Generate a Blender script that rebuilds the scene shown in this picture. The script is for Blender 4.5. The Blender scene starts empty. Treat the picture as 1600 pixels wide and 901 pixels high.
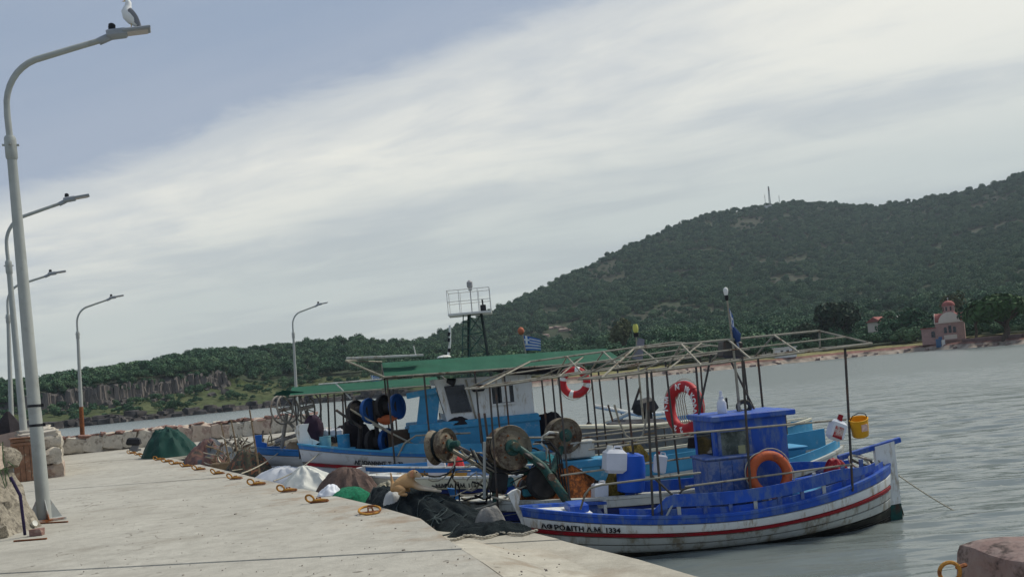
import bpy, math, random
import numpy as np
from mathutils import Vector, Matrix, noise as mnoise

scene = bpy.context.scene
COL = scene.collection

# ------------------------------------------------------------------ camera
F, PX, PY = 1400.0, 800.0, 590.0            # focal length and principal point in photo pixels (1600 wide)
ROLL = math.radians(5.2)
RS, RC = math.sin(ROLL), math.cos(ROLL)
CZ = 2.35                                   # eye height above the water
cam_d = bpy.data.cameras.new('camera'); cam = bpy.data.objects.new('camera', cam_d); COL.objects.link(cam)
cam.matrix_world = Matrix(((RC, RS, 0, 0), (0, 0, -1, 0), (-RS, RC, 0, CZ), (0, 0, 0, 1)))
cam_d.sensor_width = 36.0; cam_d.lens = 36.0 * F / 1600.0
cam_d.shift_y = (PY - 450.5) / 1600.0
cam_d.clip_start = 0.1; cam_d.clip_end = 12000
scene.camera = cam

# ------------------------------------------------------------------ sky and sun
SUN_EL, SUN_AZ = math.radians(52), math.radians(62)      # azimuth measured from +Y towards +X
w = bpy.data.worlds.new('World'); scene.world = w; w.use_nodes = True
nt = w.node_tree; N = nt.nodes; LK = nt.links
for n in list(N): N.remove(n)
def wn(t, **k):
    n = N.new(t)
    for a, b in k.items(): setattr(n, a, b)
    return n
def wmath(op, a, b=None, c=None):
    n = wn('ShaderNodeMath', operation=op)
    for i, v in enumerate((a, b, c)):
        if v is None: continue
        if isinstance(v, (int, float)): n.inputs[i].default_value = v
        else: LK.new(v, n.inputs[i])
    return n.outputs[0]
def wmix(f, a, b):
    n = wn('ShaderNodeMix', data_type='RGBA')
    for i, v in ((0, f), (6, a), (7, b)):
        if isinstance(v, (int, float)): n.inputs[i].default_value = v
        elif isinstance(v, tuple): n.inputs[i].default_value = (*v, 1)
        else: LK.new(v, n.inputs[i])
    return n.outputs[2]
def wramp(v, lo, hi):
    n = wn('ShaderNodeMapRange', interpolation_type='SMOOTHSTEP')
    LK.new(v, n.inputs[0]); n.inputs[1].default_value = lo; n.inputs[2].default_value = hi
    return n.outputs[0]
out = wn('ShaderNodeOutputWorld'); bg = wn('ShaderNodeBackground')
sky = wn('ShaderNodeTexSky', sky_type='NISHITA'); sky.sun_disc = False
sky.sun_elevation = SUN_EL; sky.sun_rotation = SUN_AZ
tc = wn('ShaderNodeTexCoord'); sp = wn('ShaderNodeSeparateXYZ'); LK.new(tc.outputs['Generated'], sp.inputs[0])
zc = wmath('ADD', wmath('MAXIMUM', sp.outputs[2], 0.0), 0.045)
cx = wmath('DIVIDE', sp.outputs[0], zc); cy = wmath('DIVIDE', sp.outputs[1], zc)
# cloud-plane axes: s across the streets of cloud, q along them
s_ = wmath('ADD', wmath('MULTIPLY', cy, 0.888), wmath('MULTIPLY', cx, 0.46))
q_ = wmath('SUBTRACT', wmath('MULTIPLY', cx, 0.888), wmath('MULTIPLY', cy, 0.46))
def wnoise(sx, qx, scale, det, off, rough=0.55, dist=0.0):
    cb = wn('ShaderNodeCombineXYZ')
    LK.new(wmath('MULTIPLY', s_, sx), cb.inputs[0]); LK.new(wmath('MULTIPLY', q_, qx), cb.inputs[1]); cb.inputs[2].default_value = off
    n = wn('ShaderNodeTexNoise'); LK.new(cb.outputs[0], n.inputs['Vector'])
    n.inputs['Scale'].default_value = scale; n.inputs['Detail'].default_value = det
    n.inputs['Roughness'].default_value = rough; n.inputs['Distortion'].default_value = dist
    return n.outputs['Fac']
n_big = wnoise(1.0, 0.35, 0.55, 5, 3.1, 0.55, 0.3)
n_str = wnoise(1.0, 0.35, 0.8, 6, 7.7, 0.55, 0.5)
n_fine = wnoise(1.0, 0.6, 2.6, 8, 1.3, 0.62, 0.8)
edge = wmath('ADD', s_, wmath('MULTIPLY', wmath('SUBTRACT', n_big, 0.5), 0.7))
edge = wmath('ADD', edge, wmath('MULTIPLY', wmath('SUBTRACT', n_fine, 0.5), 0.5))
deck = wramp(edge, 2.16, 1.93)                 # 1 under the dark blue-grey deck
strk = wramp(wmath('ADD', wmath('ADD', n_str, wmath('MULTIPLY', wmath('SUBTRACT', n_big, 0.5), 0.7)), wmath('MULTIPLY', wmath('SUBTRACT', n_fine, 0.5), 0.3)), 0.34, 0.62)
glow = wramp(edge, 4.6, 2.2)                   # brighter cloud just beyond the deck's edge
pale = wmix(glow, (0.46, 0.49, 0.465), (0.70, 0.685, 0.61))
grey = wmix(glow, (0.37, 0.40, 0.40), (0.415, 0.445, 0.47))
cl = wmix(wmath('MULTIPLY', strk, 0.85), pale, grey)
blue = wmix(wramp(n_str, 0.3, 0.7), (0.215, 0.275, 0.375), (0.30, 0.342, 0.415))
cl = wmix(deck, cl, blue)
nsk = wn('ShaderNodeVectorMath', operation='SCALE'); LK.new(sky.outputs[0], nsk.inputs[0]); nsk.inputs['Scale'].default_value = 0.09
colr = wmix(0.9, nsk.outputs[0], cl)
LK.new(colr, bg.inputs[0]); bg.inputs[1].default_value = 1.0
LK.new(bg.outputs[0], out.inputs[0])

sd = bpy.data.lights.new('sun', 'SUN'); so = bpy.data.objects.new('sun', sd); COL.objects.link(so)
sd.energy = 2.6; sd.angle = math.radians(14); sd.color = (1.0, 0.94, 0.82)
_d = Vector((math.sin(SUN_AZ) * math.cos(SUN_EL), math.cos(SUN_AZ) * math.cos(SUN_EL), math.sin(SUN_EL)))
so.rotation_euler = _d.to_track_quat('Z', 'Y').to_euler(); so.location = (30, 20, 60)

scene.view_settings.view_transform = 'Standard'; scene.view_settings.look = 'None'
scene.view_settings.exposure = 0.42; scene.view_settings.gamma = 1.0
scene.view_settings.use_curve_mapping = False
scene.cycles.use_denoising = True
scene.cycles.max_bounces = 6; scene.cycles.transparent_max_bounces = 6
scene.cycles.volume_bounces = 0

# ------------------------------------------------------------------ pixel helpers (a pixel gives a direction only)
def ray(px, py):
    u = (px - PX) / F; v = -(py - PY) / F
    return Vector((u * RC + v * RS, 1.0, -u * RS + v * RC))
def gz(px, py, z):                       # where the pixel's ray meets the level z
    d = ray(px, py); t = (z - CZ) / d.z
    return Vector((d.x * t, t, z))
def at(px, py, y):                       # where it reaches the depth y
    d = ray(px, py); return Vector((d.x * y, y, CZ + d.z * y))

# ------------------------------------------------------------------ materials
MATS = {}
def pm(name, col, rough=0.65, var=0.12, scale=6.0, bump=0.15, metal=0.0, wear=None, wear_amt=0.35, wscale=3.0, col2=None, spec=0.24, det=5, streak=1.0):
    if name in MATS: return MATS[name]
    m = bpy.data.materials.new(name); m.use_nodes = True; t = m.node_tree
    b = t.nodes['Principled BSDF']; b.inputs['Roughness'].default_value = rough; b.inputs['Metallic'].default_value = metal
    b.inputs['Specular IOR Level'].default_value = spec
    tcn = t.nodes.new('ShaderNodeTexCoord')
    nz = t.nodes.new('ShaderNodeTexNoise'); t.links.new(tcn.outputs['Object'], nz.inputs['Vector'])
    nz.inputs['Scale'].default_value = scale; nz.inputs['Detail'].default_value = det; nz.inputs['Roughness'].default_value = 0.6
    mr = t.nodes.new('ShaderNodeMapRange'); t.links.new(nz.outputs['Fac'], mr.inputs[0])
    mr.inputs[1].default_value = 0.3; mr.inputs[2].default_value = 0.7
    mx = t.nodes.new('ShaderNodeMix'); mx.data_type = 'RGBA'; t.links.new(mr.outputs[0], mx.inputs[0])
    a = col; c2 = col2 if col2 else tuple(min(1, c * (1 + var)) for c in col)
    a = tuple(c * (1 - var) for c in col) if not col2 else col
    mx.inputs[6].default_value = (*a, 1); mx.inputs[7].default_value = (*c2, 1)
    last = mx.outputs[2]
    if wear:
        n2 = t.nodes.new('ShaderNodeTexNoise'); mp_ = t.nodes.new('ShaderNodeMapping'); t.links.new(tcn.outputs['Object'], mp_.inputs[0]); mp_.inputs['Scale'].default_value = (1, 1, streak); t.links.new(mp_.outputs[0], n2.inputs['Vector'])
        n2.inputs['Scale'].default_value = wscale; n2.inputs['Detail'].default_value = 9; n2.inputs['Roughness'].default_value = 0.72
        m2 = t.nodes.new('ShaderNodeMapRange'); t.links.new(n2.outputs['Fac'], m2.inputs[0])
        m2.inputs[1].default_value = 0.72 - wear_amt * 0.4; m2.inputs[2].default_value = 0.80 - wear_amt * 0.35
        x2 = t.nodes.new('ShaderNodeMix'); x2.data_type = 'RGBA'; t.links.new(m2.outputs[0], x2.inputs[0])
        t.links.new(last, x2.inputs[6]); x2.inputs[7].default_value = (*wear, 1); last = x2.outputs[2]
    t.links.new(last, b.inputs['Base Color'])
    if bump:
        bp = t.nodes.new('ShaderNodeBump'); bp.inputs['Strength'].default_value = bump; bp.inputs['Distance'].default_value = 0.02
        n3 = t.nodes.new('ShaderNodeTexNoise'); t.links.new(tcn.outputs['Object'], n3.inputs['Vector'])
        n3.inputs['Scale'].default_value = scale * 4; n3.inputs['Detail'].default_value = 6
        t.links.new(n3.outputs['Fac'], bp.inputs['Height']); t.links.new(bp.outputs[0], b.inputs['Normal'])
    MATS[name] = m
    return m

M = {}
M['galv'] = pm('galvanised_steel', (0.37, 0.39, 0.365), 0.55, 0.1, 3, 0.05, 0.05, wear=(0.29, 0.30, 0.275), wear_amt=0.45, wscale=2)
M['galv_rust'] = pm('galvanised_rusty', (0.42, 0.44, 0.42), 0.55, 0.1, 3, 0.1, 0.2, wear=(0.26, 0.09, 0.03), wear_amt=0.55, wscale=1.3)
M['rust'] = pm('rust', (0.20, 0.075, 0.03), 0.85, 0.35, 14, 0.5, wear=(0.09, 0.045, 0.03), wear_amt=0.5)
M['ring'] = pm('rusty_painted_iron', (0.50, 0.25, 0.05), 0.85, 0.25, 18, 0.5, wear=(0.19, 0.075, 0.03), wear_amt=0.6, wscale=9)
M['black'] = pm('black_plastic', (0.018, 0.019, 0.022), 0.5, 0.25, 9)
M['rubber'] = pm('dark_rubber', (0.03, 0.03, 0.03), 0.8, 0.3, 9, 0.3)
M['white'] = pm('white_paint', (0.70, 0.71, 0.68), 0.6, 0.08, 3, 0.2, wear=(0.40, 0.34, 0.25), wear_amt=0.48, wscale=7, spec=0.3, streak=.25)
M['white_old'] = pm('weathered_white_paint', (0.47, 0.485, 0.45), 0.6, 0.14, 3, 0.2, wear=(0.25, 0.22, 0.16), wear_amt=0.52, wscale=5, streak=.25)
M['cream'] = pm('cream_paint', (0.66, 0.63, 0.49), 0.55, 0.08, 4, 0.15, wear=(0.34, 0.31, 0.22), wear_amt=0.3)
M['blue'] = pm('royal_blue_paint', (0.018, 0.082, 0.42), 0.5, 0.22, 2.5, 0.25, wear=(0.085, 0.15, 0.36), wear_amt=0.62, wscale=7, spec=0.3, streak=.35)
M['blue_faded'] = pm('faded_blue_paint', (0.045, 0.10, 0.31), 0.7, 0.25, 4, 0.25, wear=(0.15, 0.19, 0.33), wear_amt=0.65, wscale=6)
M['navy'] = pm('navy_paint', (0.014, 0.028, 0.14), 0.4, 0.2, 3, 0.12, wear=(0.06, 0.08, 0.16), wear_amt=0.35)
M['sky_blue'] = pm('light_blue_paint', (0.06, 0.28, 0.47), 0.6, 0.14, 3, 0.15, wear=(0.22, 0.36, 0.46), wear_amt=0.42, wscale=4)
M['mid_blue'] = pm('mid_blue_paint', (0.03, 0.16, 0.42), 0.5, 0.15, 3, 0.15, wear=(0.12, 0.2, 0.33), wear_amt=0.4, wscale=4)
M['red'] = pm('red_paint', (0.27, 0.010, 0.018), 0.5, 0.18, 4, 0.15, wear=(0.16, 0.03, 0.03), wear_amt=0.45, wscale=5)
M['ring_red'] = pm('lifebuoy_red', (0.43, 0.022, 0.028), 0.55, 0.15, 5, 0.15, wear=(0.25, 0.04, 0.05), wear_amt=0.4)
M['orange'] = pm('lifebuoy_orange', (0.46, 0.10, 0.035), 0.6, 0.15, 6, 0.2, wear=(0.28, 0.07, 0.04), wear_amt=0.45, wscale=5)
M['ochre'] = pm('ochre_paint', (0.30, 0.18, 0.05), 0.6, 0.2, 5, 0.2)
M['antifoul'] = pm('green_antifoul', (0.012, 0.07, 0.06), 0.6, 0.3, 5, 0.2, wear=(0.06, 0.035, 0.025), wear_amt=0.5)
M['pipe'] = pm('weathered_tube', (0.30, 0.28, 0.22), 0.5, 0.2, 5, 0.2, 0.3, wear=(0.10, 0.055, 0.03), wear_amt=0.45, wscale=4)
M['pipe_dark'] = pm('dark_tube', (0.07, 0.065, 0.06), 0.55, 0.25, 6, 0.2, 0.2, wear=(0.12, 0.06, 0.035), wear_amt=0.5)
M['wood'] = pm('weathered_wood', (0.22, 0.16, 0.10), 0.8, 0.3, 9, 0.4)
M['bin_wood'] = pm('stained_bin_wood', (0.24, 0.125, 0.075), 0.7, 0.3, 7, 0.35, wear=(0.36, 0.31, 0.22), wear_amt=0.45, wscale=3)
M['green_sheet'] = pm('green_tarpaulin_roof', (0.010, 0.082, 0.046), 0.8, 0.15, 2.5, 0.15, wear=(0.025, 0.10, 0.065), wear_amt=0.4)
M['green_tarp'] = pm('dark_green_tarpaulin', (0.006, 0.042, 0.033), 0.75, 0.2, 3, 0.2)
M['net_dark'] = pm('dark_fishing_net', (0.006, 0.011, 0.0135), 0.95, 0.5, 22, 1.0, wear=(0.014, 0.022, 0.024), wear_amt=0.7, wscale=8)
M['net_brown'] = pm('brown_net', (0.11, 0.075, 0.062), 0.9, 0.3, 20, 1.0)
M['net_green'] = pm('green_net', (0.012, 0.15, 0.075), 0.9, 0.4, 24, 1.0)
M['net_orange'] = pm('orange_net', (0.36, 0.115, 0.03), 0.95, 0.5, 30, 1.0, wear=(0.12, 0.045, 0.02), wear_amt=0.7, wscale=14)
M['net_olive'] = pm('olive_net', (0.16, 0.12, 0.03), 0.95, 0.5, 30, 1.0)
M['sheet_white'] = pm('white_sheet', (0.62, 0.62, 0.56), 0.7, 0.1, 3, 0.3)
M['sheet_grey'] = pm('grey_sheet', (0.46, 0.48, 0.51), 0.7, 0.1, 3, 0.3)
M['tarp_black'] = pm('black_cloth', (0.02, 0.017, 0.02), 0.85, 0.3, 8, 0.4)
M['brass'] = pm('worn_drum', (0.235, 0.20, 0.14), 0.65, 0.35, 5, 0.3, 0.1, wear=(0.075, 0.05, 0.035), wear_amt=0.68, wscale=5)
M['steel'] = pm('worn_steel', (0.38, 0.37, 0.34), 0.4, 0.2, 5, 0.2, 0.6, wear=(0.17, 0.11, 0.07), wear_amt=0.45)
M['hgreen'] = pm('green_machine_paint', (0.024, 0.082, 0.07), 0.5, 0.25, 6, 0.25, wear=(0.10, 0.085, 0.05), wear_amt=0.5, wscale=6)
M['teal'] = pm('teal_machine_paint', (0.05, 0.23, 0.28), 0.5, 0.2, 6, 0.2, wear=(0.2, 0.24, 0.24), wear_amt=0.4)
M['yellow'] = pm('yellow_plastic', (0.72, 0.36, 0.02), 0.45, 0.1, 4, 0.05)
M['jug'] = pm('white_plastic', (0.68, 0.70, 0.74), 0.45, 0.06, 5, 0.08)
M['drum_blue'] = pm('blue_plastic', (0.02, 0.10, 0.50), 0.4, 0.1, 4, 0.05)
M['glass'] = pm('dark_window_glass', (0.012, 0.016, 0.02), 0.08, 0.2, 3, 0.0, spec=0.6)
M['rope'] = pm('pale_rope', (0.42, 0.39, 0.31), 0.9, 0.2, 30, 0.4)
M['dark_rope'] = pm('dark_rope', (0.08, 0.075, 0.065), 0.9, 0.3, 30, 0.4)
M['skin_dog'] = pm('tan_fur', (0.50, 0.32, 0.155), 0.9, 0.18, 12, 0.6)
M['dog_white'] = pm('cream_fur', (0.66, 0.56, 0.42), 0.9, 0.12, 12, 0.6)
M['dog_red'] = pm('reddish_fur', (0.42, 0.2, 0.11), 0.9, 0.15, 12, 0.6)
M['gull_white'] = pm('white_feathers', (0.78, 0.79, 0.78), 0.8, 0.05, 9, 0.2)
M['gull_grey'] = pm('grey_feathers', (0.20, 0.21, 0.235), 0.8, 0.1, 9, 0.2)
M['gull_dark'] = pm('dark_feathers', (0.03, 0.03, 0.035), 0.8, 0.2, 9, 0.2)
M['beak'] = pm('yellow_beak', (0.6, 0.36, 0.05), 0.6, 0.1, 9, 0.1)
M['ink'] = pm('black_lettering', (0.012, 0.012, 0.016), 0.6, 0.1, 9, 0.0)
M['letter'] = pm('white_lettering', (0.8, 0.8, 0.78), 0.6, 0.05, 9, 0.0)
M['letter_teal'] = pm('teal_lettering', (0.07, 0.2, 0.26), 0.6, 0.05, 9, 0.0)
M['tile'] = pm('red_roof_tile', (0.29, 0.10, 0.085), 0.85, 0.2, 2, 0.4)
M['pink_stone'] = pm('pink_stone', (0.42, 0.26, 0.235), 0.9, 0.2, 1.5, 0.5, col2=(0.31, 0.20, 0.18))
M['plaster'] = pm('pale_plaster', (0.62, 0.54, 0.47), 0.8, 0.06, 1, 0.2)
M['far_white'] = pm('far_white_wall', (0.68, 0.67, 0.63), 0.8, 0.06, 0.6, 0.1)
M['bark'] = pm('bark', (0.085, 0.065, 0.05), 0.95, 0.3, 4, 0.6)

# ------------------------------------------------------------------ mesh collector
class MB:
    def __init__(self): self.v = []; self.f = []; self.smooth = False
    def add(self, vs, fs):
        o = len(self.v); self.v.extend([tuple(p) for p in vs]); self.f.extend([tuple(i + o for i in q) for q in fs]); return self
    def box(self, c, s, rot=None, taper=1.0, bev=0.0):
        hx, hy, hz = s[0] / 2, s[1] / 2, s[2] / 2
        if bev > 0:
            b = min(bev, hx * .9, hy * .9, hz * .9); vs = []; lev = [(-hz, hx - b, hy - b), (-hz + b, hx, hy), (hz - b, hx, hy), (hz, hx - b, hy - b)]
            for (z, ax, ay) in lev:
                k = taper if z > 0 else 1
                vs += [(-ax * k, -ay * k, z), (ax * k, -ay * k, z), (ax * k, ay * k, z), (-ax * k, ay * k, z)]
            fs = [(3, 2, 1, 0), (12, 13, 14, 15)]
            for l in range(3):
                for i in range(4): j = (i + 1) % 4; fs.append((l * 4 + i, l * 4 + j, l * 4 + 4 + j, l * 4 + 4 + i))
        else:
            t = taper
            vs = [(-hx, -hy, -hz), (hx, -hy, -hz), (hx, hy, -hz), (-hx, hy, -hz), (-hx * t, -hy * t, hz), (hx * t, -hy * t, hz), (hx * t, hy * t, hz), (-hx * t, hy * t, hz)]
            fs = [(3, 2, 1, 0), (4, 5, 6, 7), (0, 1, 5, 4), (1, 2, 6, 5), (2, 3, 7, 6), (3, 0, 4, 7)]
        R = rot if rot else Matrix.Identity(3)
        c = Vector(c)
        return self.add([R @ Vector(p) + c for p in vs], fs)
    def tube(self, pts, r, seg=8, cap=True):
        pts = [Vector(p) for p in pts]; n = len(pts)
        rs = r if isinstance(r, (list, tuple)) else [r] * n
        vs = []; fs = []; up = None
        for i in range(n):
            d = (pts[min(i + 1, n - 1)] - pts[max(i - 1, 0)])
            if d.length < 1e-9: d = Vector((0, 0, 1))
            d.normalize()
            if up is None: up = Vector((0, 0, 1)) if abs(d.z) < 0.9 else Vector((1, 0, 0))
            a = d.cross(up).normalized(); b = a.cross(d).normalized(); up = b
            for k in range(seg):
                th = 2 * math.pi * k / seg
                vs.append(pts[i] + (a * math.cos(th) + b * math.sin(th)) * rs[i])
        for i in range(n - 1):
            for k in range(seg):
                k2 = (k + 1) % seg
                fs.append((i * seg + k, i * seg + k2, (i + 1) * seg + k2, (i + 1) * seg + k))
        if cap: fs.append(tuple(range(seg - 1, -1, -1))); fs.append(tuple((n - 1) * seg + k for k in range(seg)))
        self.smooth = True
        return self.add(vs, fs)
    def lathe(self, prof, c=(0, 0, 0), axis=(0, 0, 1), seg=20):
        ax = Vector(axis).normalized(); u = ax.orthogonal().normalized(); v = ax.cross(u); c = Vector(c)
        vs = []; fs = []
        for (r, h) in prof:
            for k in range(seg):
                th = 2 * math.pi * k / seg
                vs.append(c + ax * h + (u * math.cos(th) + v * math.sin(th)) * max(r, 1e-4))
        for i in range(len(prof) - 1):
            for k in range(seg):
                k2 = (k + 1) % seg
                fs.append((i * seg + k, i * seg + k2, (i + 1) * seg + k2, (i + 1) * seg + k))
        fs.append(tuple(range(seg - 1, -1, -1))); fs.append(tuple((len(prof) - 1) * seg + k for k in range(seg)))
        self.smooth = True
        return self.add(vs, fs)
    def ball(self, c, r, rot=None, nu=14, nv=9, fn=None):
        if isinstance(r, (int, float)): r = (r, r, r)
        vs = []; fs = []; R = rot if rot else Matrix.Identity(3); c = Vector(c)
        for j in range(nv + 1):
            ph = math.pi * j / nv
            for i in range(nu):
                th = 2 * math.pi * i / nu
                d = Vector((math.sin(ph) * math.cos(th), math.sin(ph) * math.sin(th), math.cos(ph)))
                k = fn(d) if fn else 1.0
                vs.append(R @ Vector((d.x * r[0] * k, d.y * r[1] * k, d.z * r[2] * k)) + c)
        for j in range(nv):
            for i in range(nu):
                i2 = (i + 1) % nu
                fs.append((j * nu + i, (j + 1) * nu + i, (j + 1) * nu + i2, j * nu + i2))
        self.smooth = True
        return self.add(vs, fs)
    def grid(self, P, closed=False):         # P[i][j] -> point
        n = len(P); m = len(P[0]); vs = [p for row in P for p in row]; fs = []
        for i in range(n - 1):
            for j in range(m - 1 + (1 if closed else 0)):
                j2 = (j + 1) % m
                fs.append((i * m + j, i * m + j2, (i + 1) * m + j2, (i + 1) * m + j))
        return self.add(vs, fs)
    def prism(self, poly, z0, z1):           # poly: xy list
        n = len(poly)
        vs = [(p[0], p[1], z0) for p in poly] + [(p[0], p[1], z1) for p in poly]
        fs = [tuple(range(n - 1, -1, -1)), tuple(range(n, 2 * n))] + [(i, (i + 1) % n, n + (i + 1) % n, n + i) for i in range(n)]
        return self.add(vs, fs)
    def torus(self, c, R_, r, axis, seg=32, s2=10, a0=0.0, a1=2 * math.pi):
        ax = Vector(axis).normalized(); u = ax.orthogonal().normalized(); v = ax.cross(u); c = Vector(c)
        full = abs(a1 - a0 - 2 * math.pi) < 1e-6
        pts = [c + (u * math.cos(a0 + (a1 - a0) * k / seg) + v * math.sin(a0 + (a1 - a0) * k / seg)) * R_ for k in range(seg + 1)]
        return self.tube(pts, r, s2, cap=not full)
    def mesh(self, name, mat):
        me = bpy.data.meshes.new(name); me.from_pydata([tuple(p) for p in self.v], [], self.f)
        if mat: me.materials.append(M[mat] if isinstance(mat, str) else mat)
        if self.smooth:
            me.polygons.foreach_set('use_smooth', [True] * len(me.polygons))
            try: me.set_sharp_from_angle(angle=math.radians(42))
            except Exception: pass
        me.update(); return me
def obj(name, mb, mat, parent=None, loc=None, rot=None):
    me = mb if isinstance(mb, bpy.types.Mesh) else mb.mesh(name, mat)
    o = bpy.data.objects.new(name, me); COL.objects.link(o)
    if parent: o.parent = parent
    if loc is not None: o.location = loc
    if rot is not None: o.rotation_euler = rot
    return o
def tag(o, label, cat, group=None):
    o['label'] = label; o['category'] = cat
    if group: o['group'] = group
    return o
def thing(name, label, cat, loc=(0, 0, 0), rz=0.0, group=None):
    o = bpy.data.objects.new(name, None); COL.objects.link(o); o.empty_display_size = 0.2
    o.location = loc; o.rotation_euler = (0, 0, rz)
    return tag(o, label, cat, group)
def struct(name, mb, mat, parent=None):
    o = obj(name, mb, mat, parent)
    if not parent: o['kind'] = 'structure'
    return o
def copy_tree(o, parent=None):
    c = o.copy(); COL.objects.link(c); c.parent = parent
    for ch in list(o.children): copy_tree(ch, c)
    return c
def n3(x, y, z=0.0): return mnoise.noise(Vector((x, y, z)))
def sm(a, b, x):
    t = max(0.0, min(1.0, (x - a) / (b - a))); return t * t * (3 - 2 * t)
def lerp_tab(tab, x):
    if x <= tab[0][0]: return tab[0][1]
    for (x0, y0), (x1, y1) in zip(tab, tab[1:]):
        if x <= x1: return y0 + (y1 - y0) * (x - x0) / (x1 - x0)
    return tab[-1][1]

# ================================================================== SEA
def sea_material(name, rough, bumps, base):
    m = bpy.data.materials.new(name); m.use_nodes = True; t = m.node_tree; b = t.nodes['Principled BSDF']
    b.inputs['Base Color'].default_value = (*base, 1); b.inputs['Roughness'].default_value = rough
    b.inputs['IOR'].default_value = 1.33; b.inputs['Specular IOR Level'].default_value = 0.5
    tcn = t.nodes.new('ShaderNodeTexCoord'); prev = None
    for (sx, sy, dist, st, det) in bumps:
        mp = t.nodes.new('ShaderNodeMapping'); t.links.new(tcn.outputs['Object'], mp.inputs[0])
        mp.inputs['Scale'].default_value = (sx, sy, 1); mp.inputs['Rotation'].default_value = (0, 0, math.radians(-6))
        nz = t.nodes.new('ShaderNodeTexNoise'); t.links.new(mp.outputs[0], nz.inputs['Vector'])
        nz.inputs['Scale'].default_value = 2.2; nz.inputs['Detail'].default_value = det; nz.inputs['Distortion'].default_value = dist
        bp = t.nodes.new('ShaderNodeBump'); bp.inputs['Strength'].default_value = 1.0; bp.inputs['Distance'].default_value = st
        t.links.new(nz.outputs['Fac'], bp.inputs['Height'])
        if prev: t.links.new(prev.outputs[0], bp.inputs['Normal'])
        prev = bp
    t.links.new(prev.outputs[0], b.inputs['Normal'])
    # ripples get rougher away from the sheltered basin
    sx_ = t.nodes.new('ShaderNodeSeparateXYZ'); t.links.new(tcn.outputs['Object'], sx_.inputs[0])
    mr = t.nodes.new('ShaderNodeMapRange'); mr.interpolation_type = 'SMOOTHSTEP'; t.links.new(sx_.outputs[1], mr.inputs[0]); mr.inputs[1].default_value = 12; mr.inputs[2].default_value = 62; mr.inputs[3].default_value = rough; mr.inputs[4].default_value = .27
    t.links.new(mr.outputs[0], b.inputs['Roughness'])
    return m
# one sheet: real ripples in the harbour basin, opening into the flat open bay
NR, NC = 620, 640
ys_ = [4.0]
while ys_[-1] < 75: ys_.append(ys_[-1] + 0.045 + 0.0022 * max(0, ys_[-1] - 8))
ys_ = np.array(ys_); aa = np.linspace(-0.95, 1.0, NC)
AY, AA = np.meshgrid(ys_, aa, indexing='ij'); WX = AA * AY; WY = AY
rw = np.random.RandomState(4)
H = np.zeros_like(WX)
warp = 0.9 * np.sin(WX * .21 + WY * .17 + 1.0) + 0.6 * np.sin(WX * .47 - WY * .31 + 2.0) + .35 * np.sin(WX * 1.1 + WY * .5)
for lam, amp, n_ in ((2.6, .020, 3), (1.3, .0125, 5), (.72, .0075, 6), (.42, .0040, 6), (.26, .0020, 5)):
    for k in range(n_):
        th = math.radians(84 + rw.uniform(-24, 24)); kx, ky = math.cos(th) * 2 * math.pi / lam, math.sin(th) * 2 * math.pi / lam
        ph = rw.uniform(0, 6.28); env = .55 + .45 * np.sin(WX * rw.uniform(.15, .6) / lam * .5 + WY * rw.uniform(.1, .5) / lam * .5 + rw.uniform(0, 6))
        H += amp * env * np.sin(kx * WX + ky * WY + ph + warp * 1.3) / math.sqrt(n_) * 1.5
H *= 1.4 * np.clip((76 - WY) / 20, 0, 1)
vs = np.stack([WX, WY, H - 0.0], -1).reshape(-1, 3); nr, nc = WX.shape
idx = np.arange(nr * nc).reshape(nr, nc); qd = np.stack([idx[:-1, :-1], idx[:-1, 1:], idx[1:, 1:], idx[1:, :-1]], -1).reshape(-1, 4)
base_v = len(vs); vs = np.concatenate([vs, np.array([(-6000, -6000, -.1), (6000, -6000, -.1), (6000, 6000, -.1), (-6000, 6000, -.1)])]); qd = np.concatenate([qd, np.array([[base_v, base_v + 1, base_v + 2, base_v + 3]])])
me = bpy.data.meshes.new('sea'); me.vertices.add(len(vs)); me.vertices.foreach_set('co', vs.reshape(-1).astype(np.float32))
me.loops.add(len(qd) * 4); me.loops.foreach_set('vertex_index', qd.reshape(-1).astype(np.int32)); me.polygons.add(len(qd)); me.polygons.foreach_set('loop_start', np.arange(0, len(qd) * 4, 4, dtype=np.int32))
mi = np.zeros(len(qd), np.int32); mi[-1] = 1; me.update(calc_edges=True)
SW = sea_material('sea_water', 0.10, ((0.9, 4.2, 0.8, 0.010, 3), (0.16, 0.75, 0.8, 0.05, 2), (0.03, 0.10, 0.2, 0.12, 3)), (0.150, 0.176, 0.170))
me.materials.append(SW); me.materials.append(SW)
me.polygons.foreach_set('material_index', mi); me.polygons.foreach_set('use_smooth', [True] * len(qd)); me.update()
sea = bpy.data.objects.new('sea', me); COL.objects.link(sea); sea['kind'] = 'structure'

# ================================================================== HILLS
# the skyline and shore as directions from the photograph; distances from the shore line and from usual sizes
SHORE = [(-400, 215), (0, 222), (100, 231), (250, 258), (430, 292), (560, 285), (700, 240), (830, 205), (1000, 190), (1150, 200), (1300, 212), (1450, 204), (1600, 172), (2000, 150)]
RIDGE = [(-400, 640, 520), (0, 597, 500), (60, 591, 500), (120, 584, 490), (200, 569, 480), (240, 564, 480), (300, 550, 480), (350, 545, 480), (400, 540, 490), (450, 535, 500), (520, 529, 510), (560, 526, 520),
         (600, 532, 530), (640, 534, 560), (665, 529, 600), (700, 512, 660), (750, 492, 740), (800, 471, 820), (850, 446, 890), (900, 421, 950), (950, 396, 1010), (1000, 376, 1060), (1050, 353, 1100), (1100, 336, 1140),
         (1150, 326, 1170), (1200, 318, 1190), (1250, 313, 1200), (1300, 316, 1190), (1370, 321, 1160), (1450, 307, 1130), (1500, 299, 1110), (1550, 288, 1090), (1600, 267, 1080), (2000, 200, 1000)]
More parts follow.
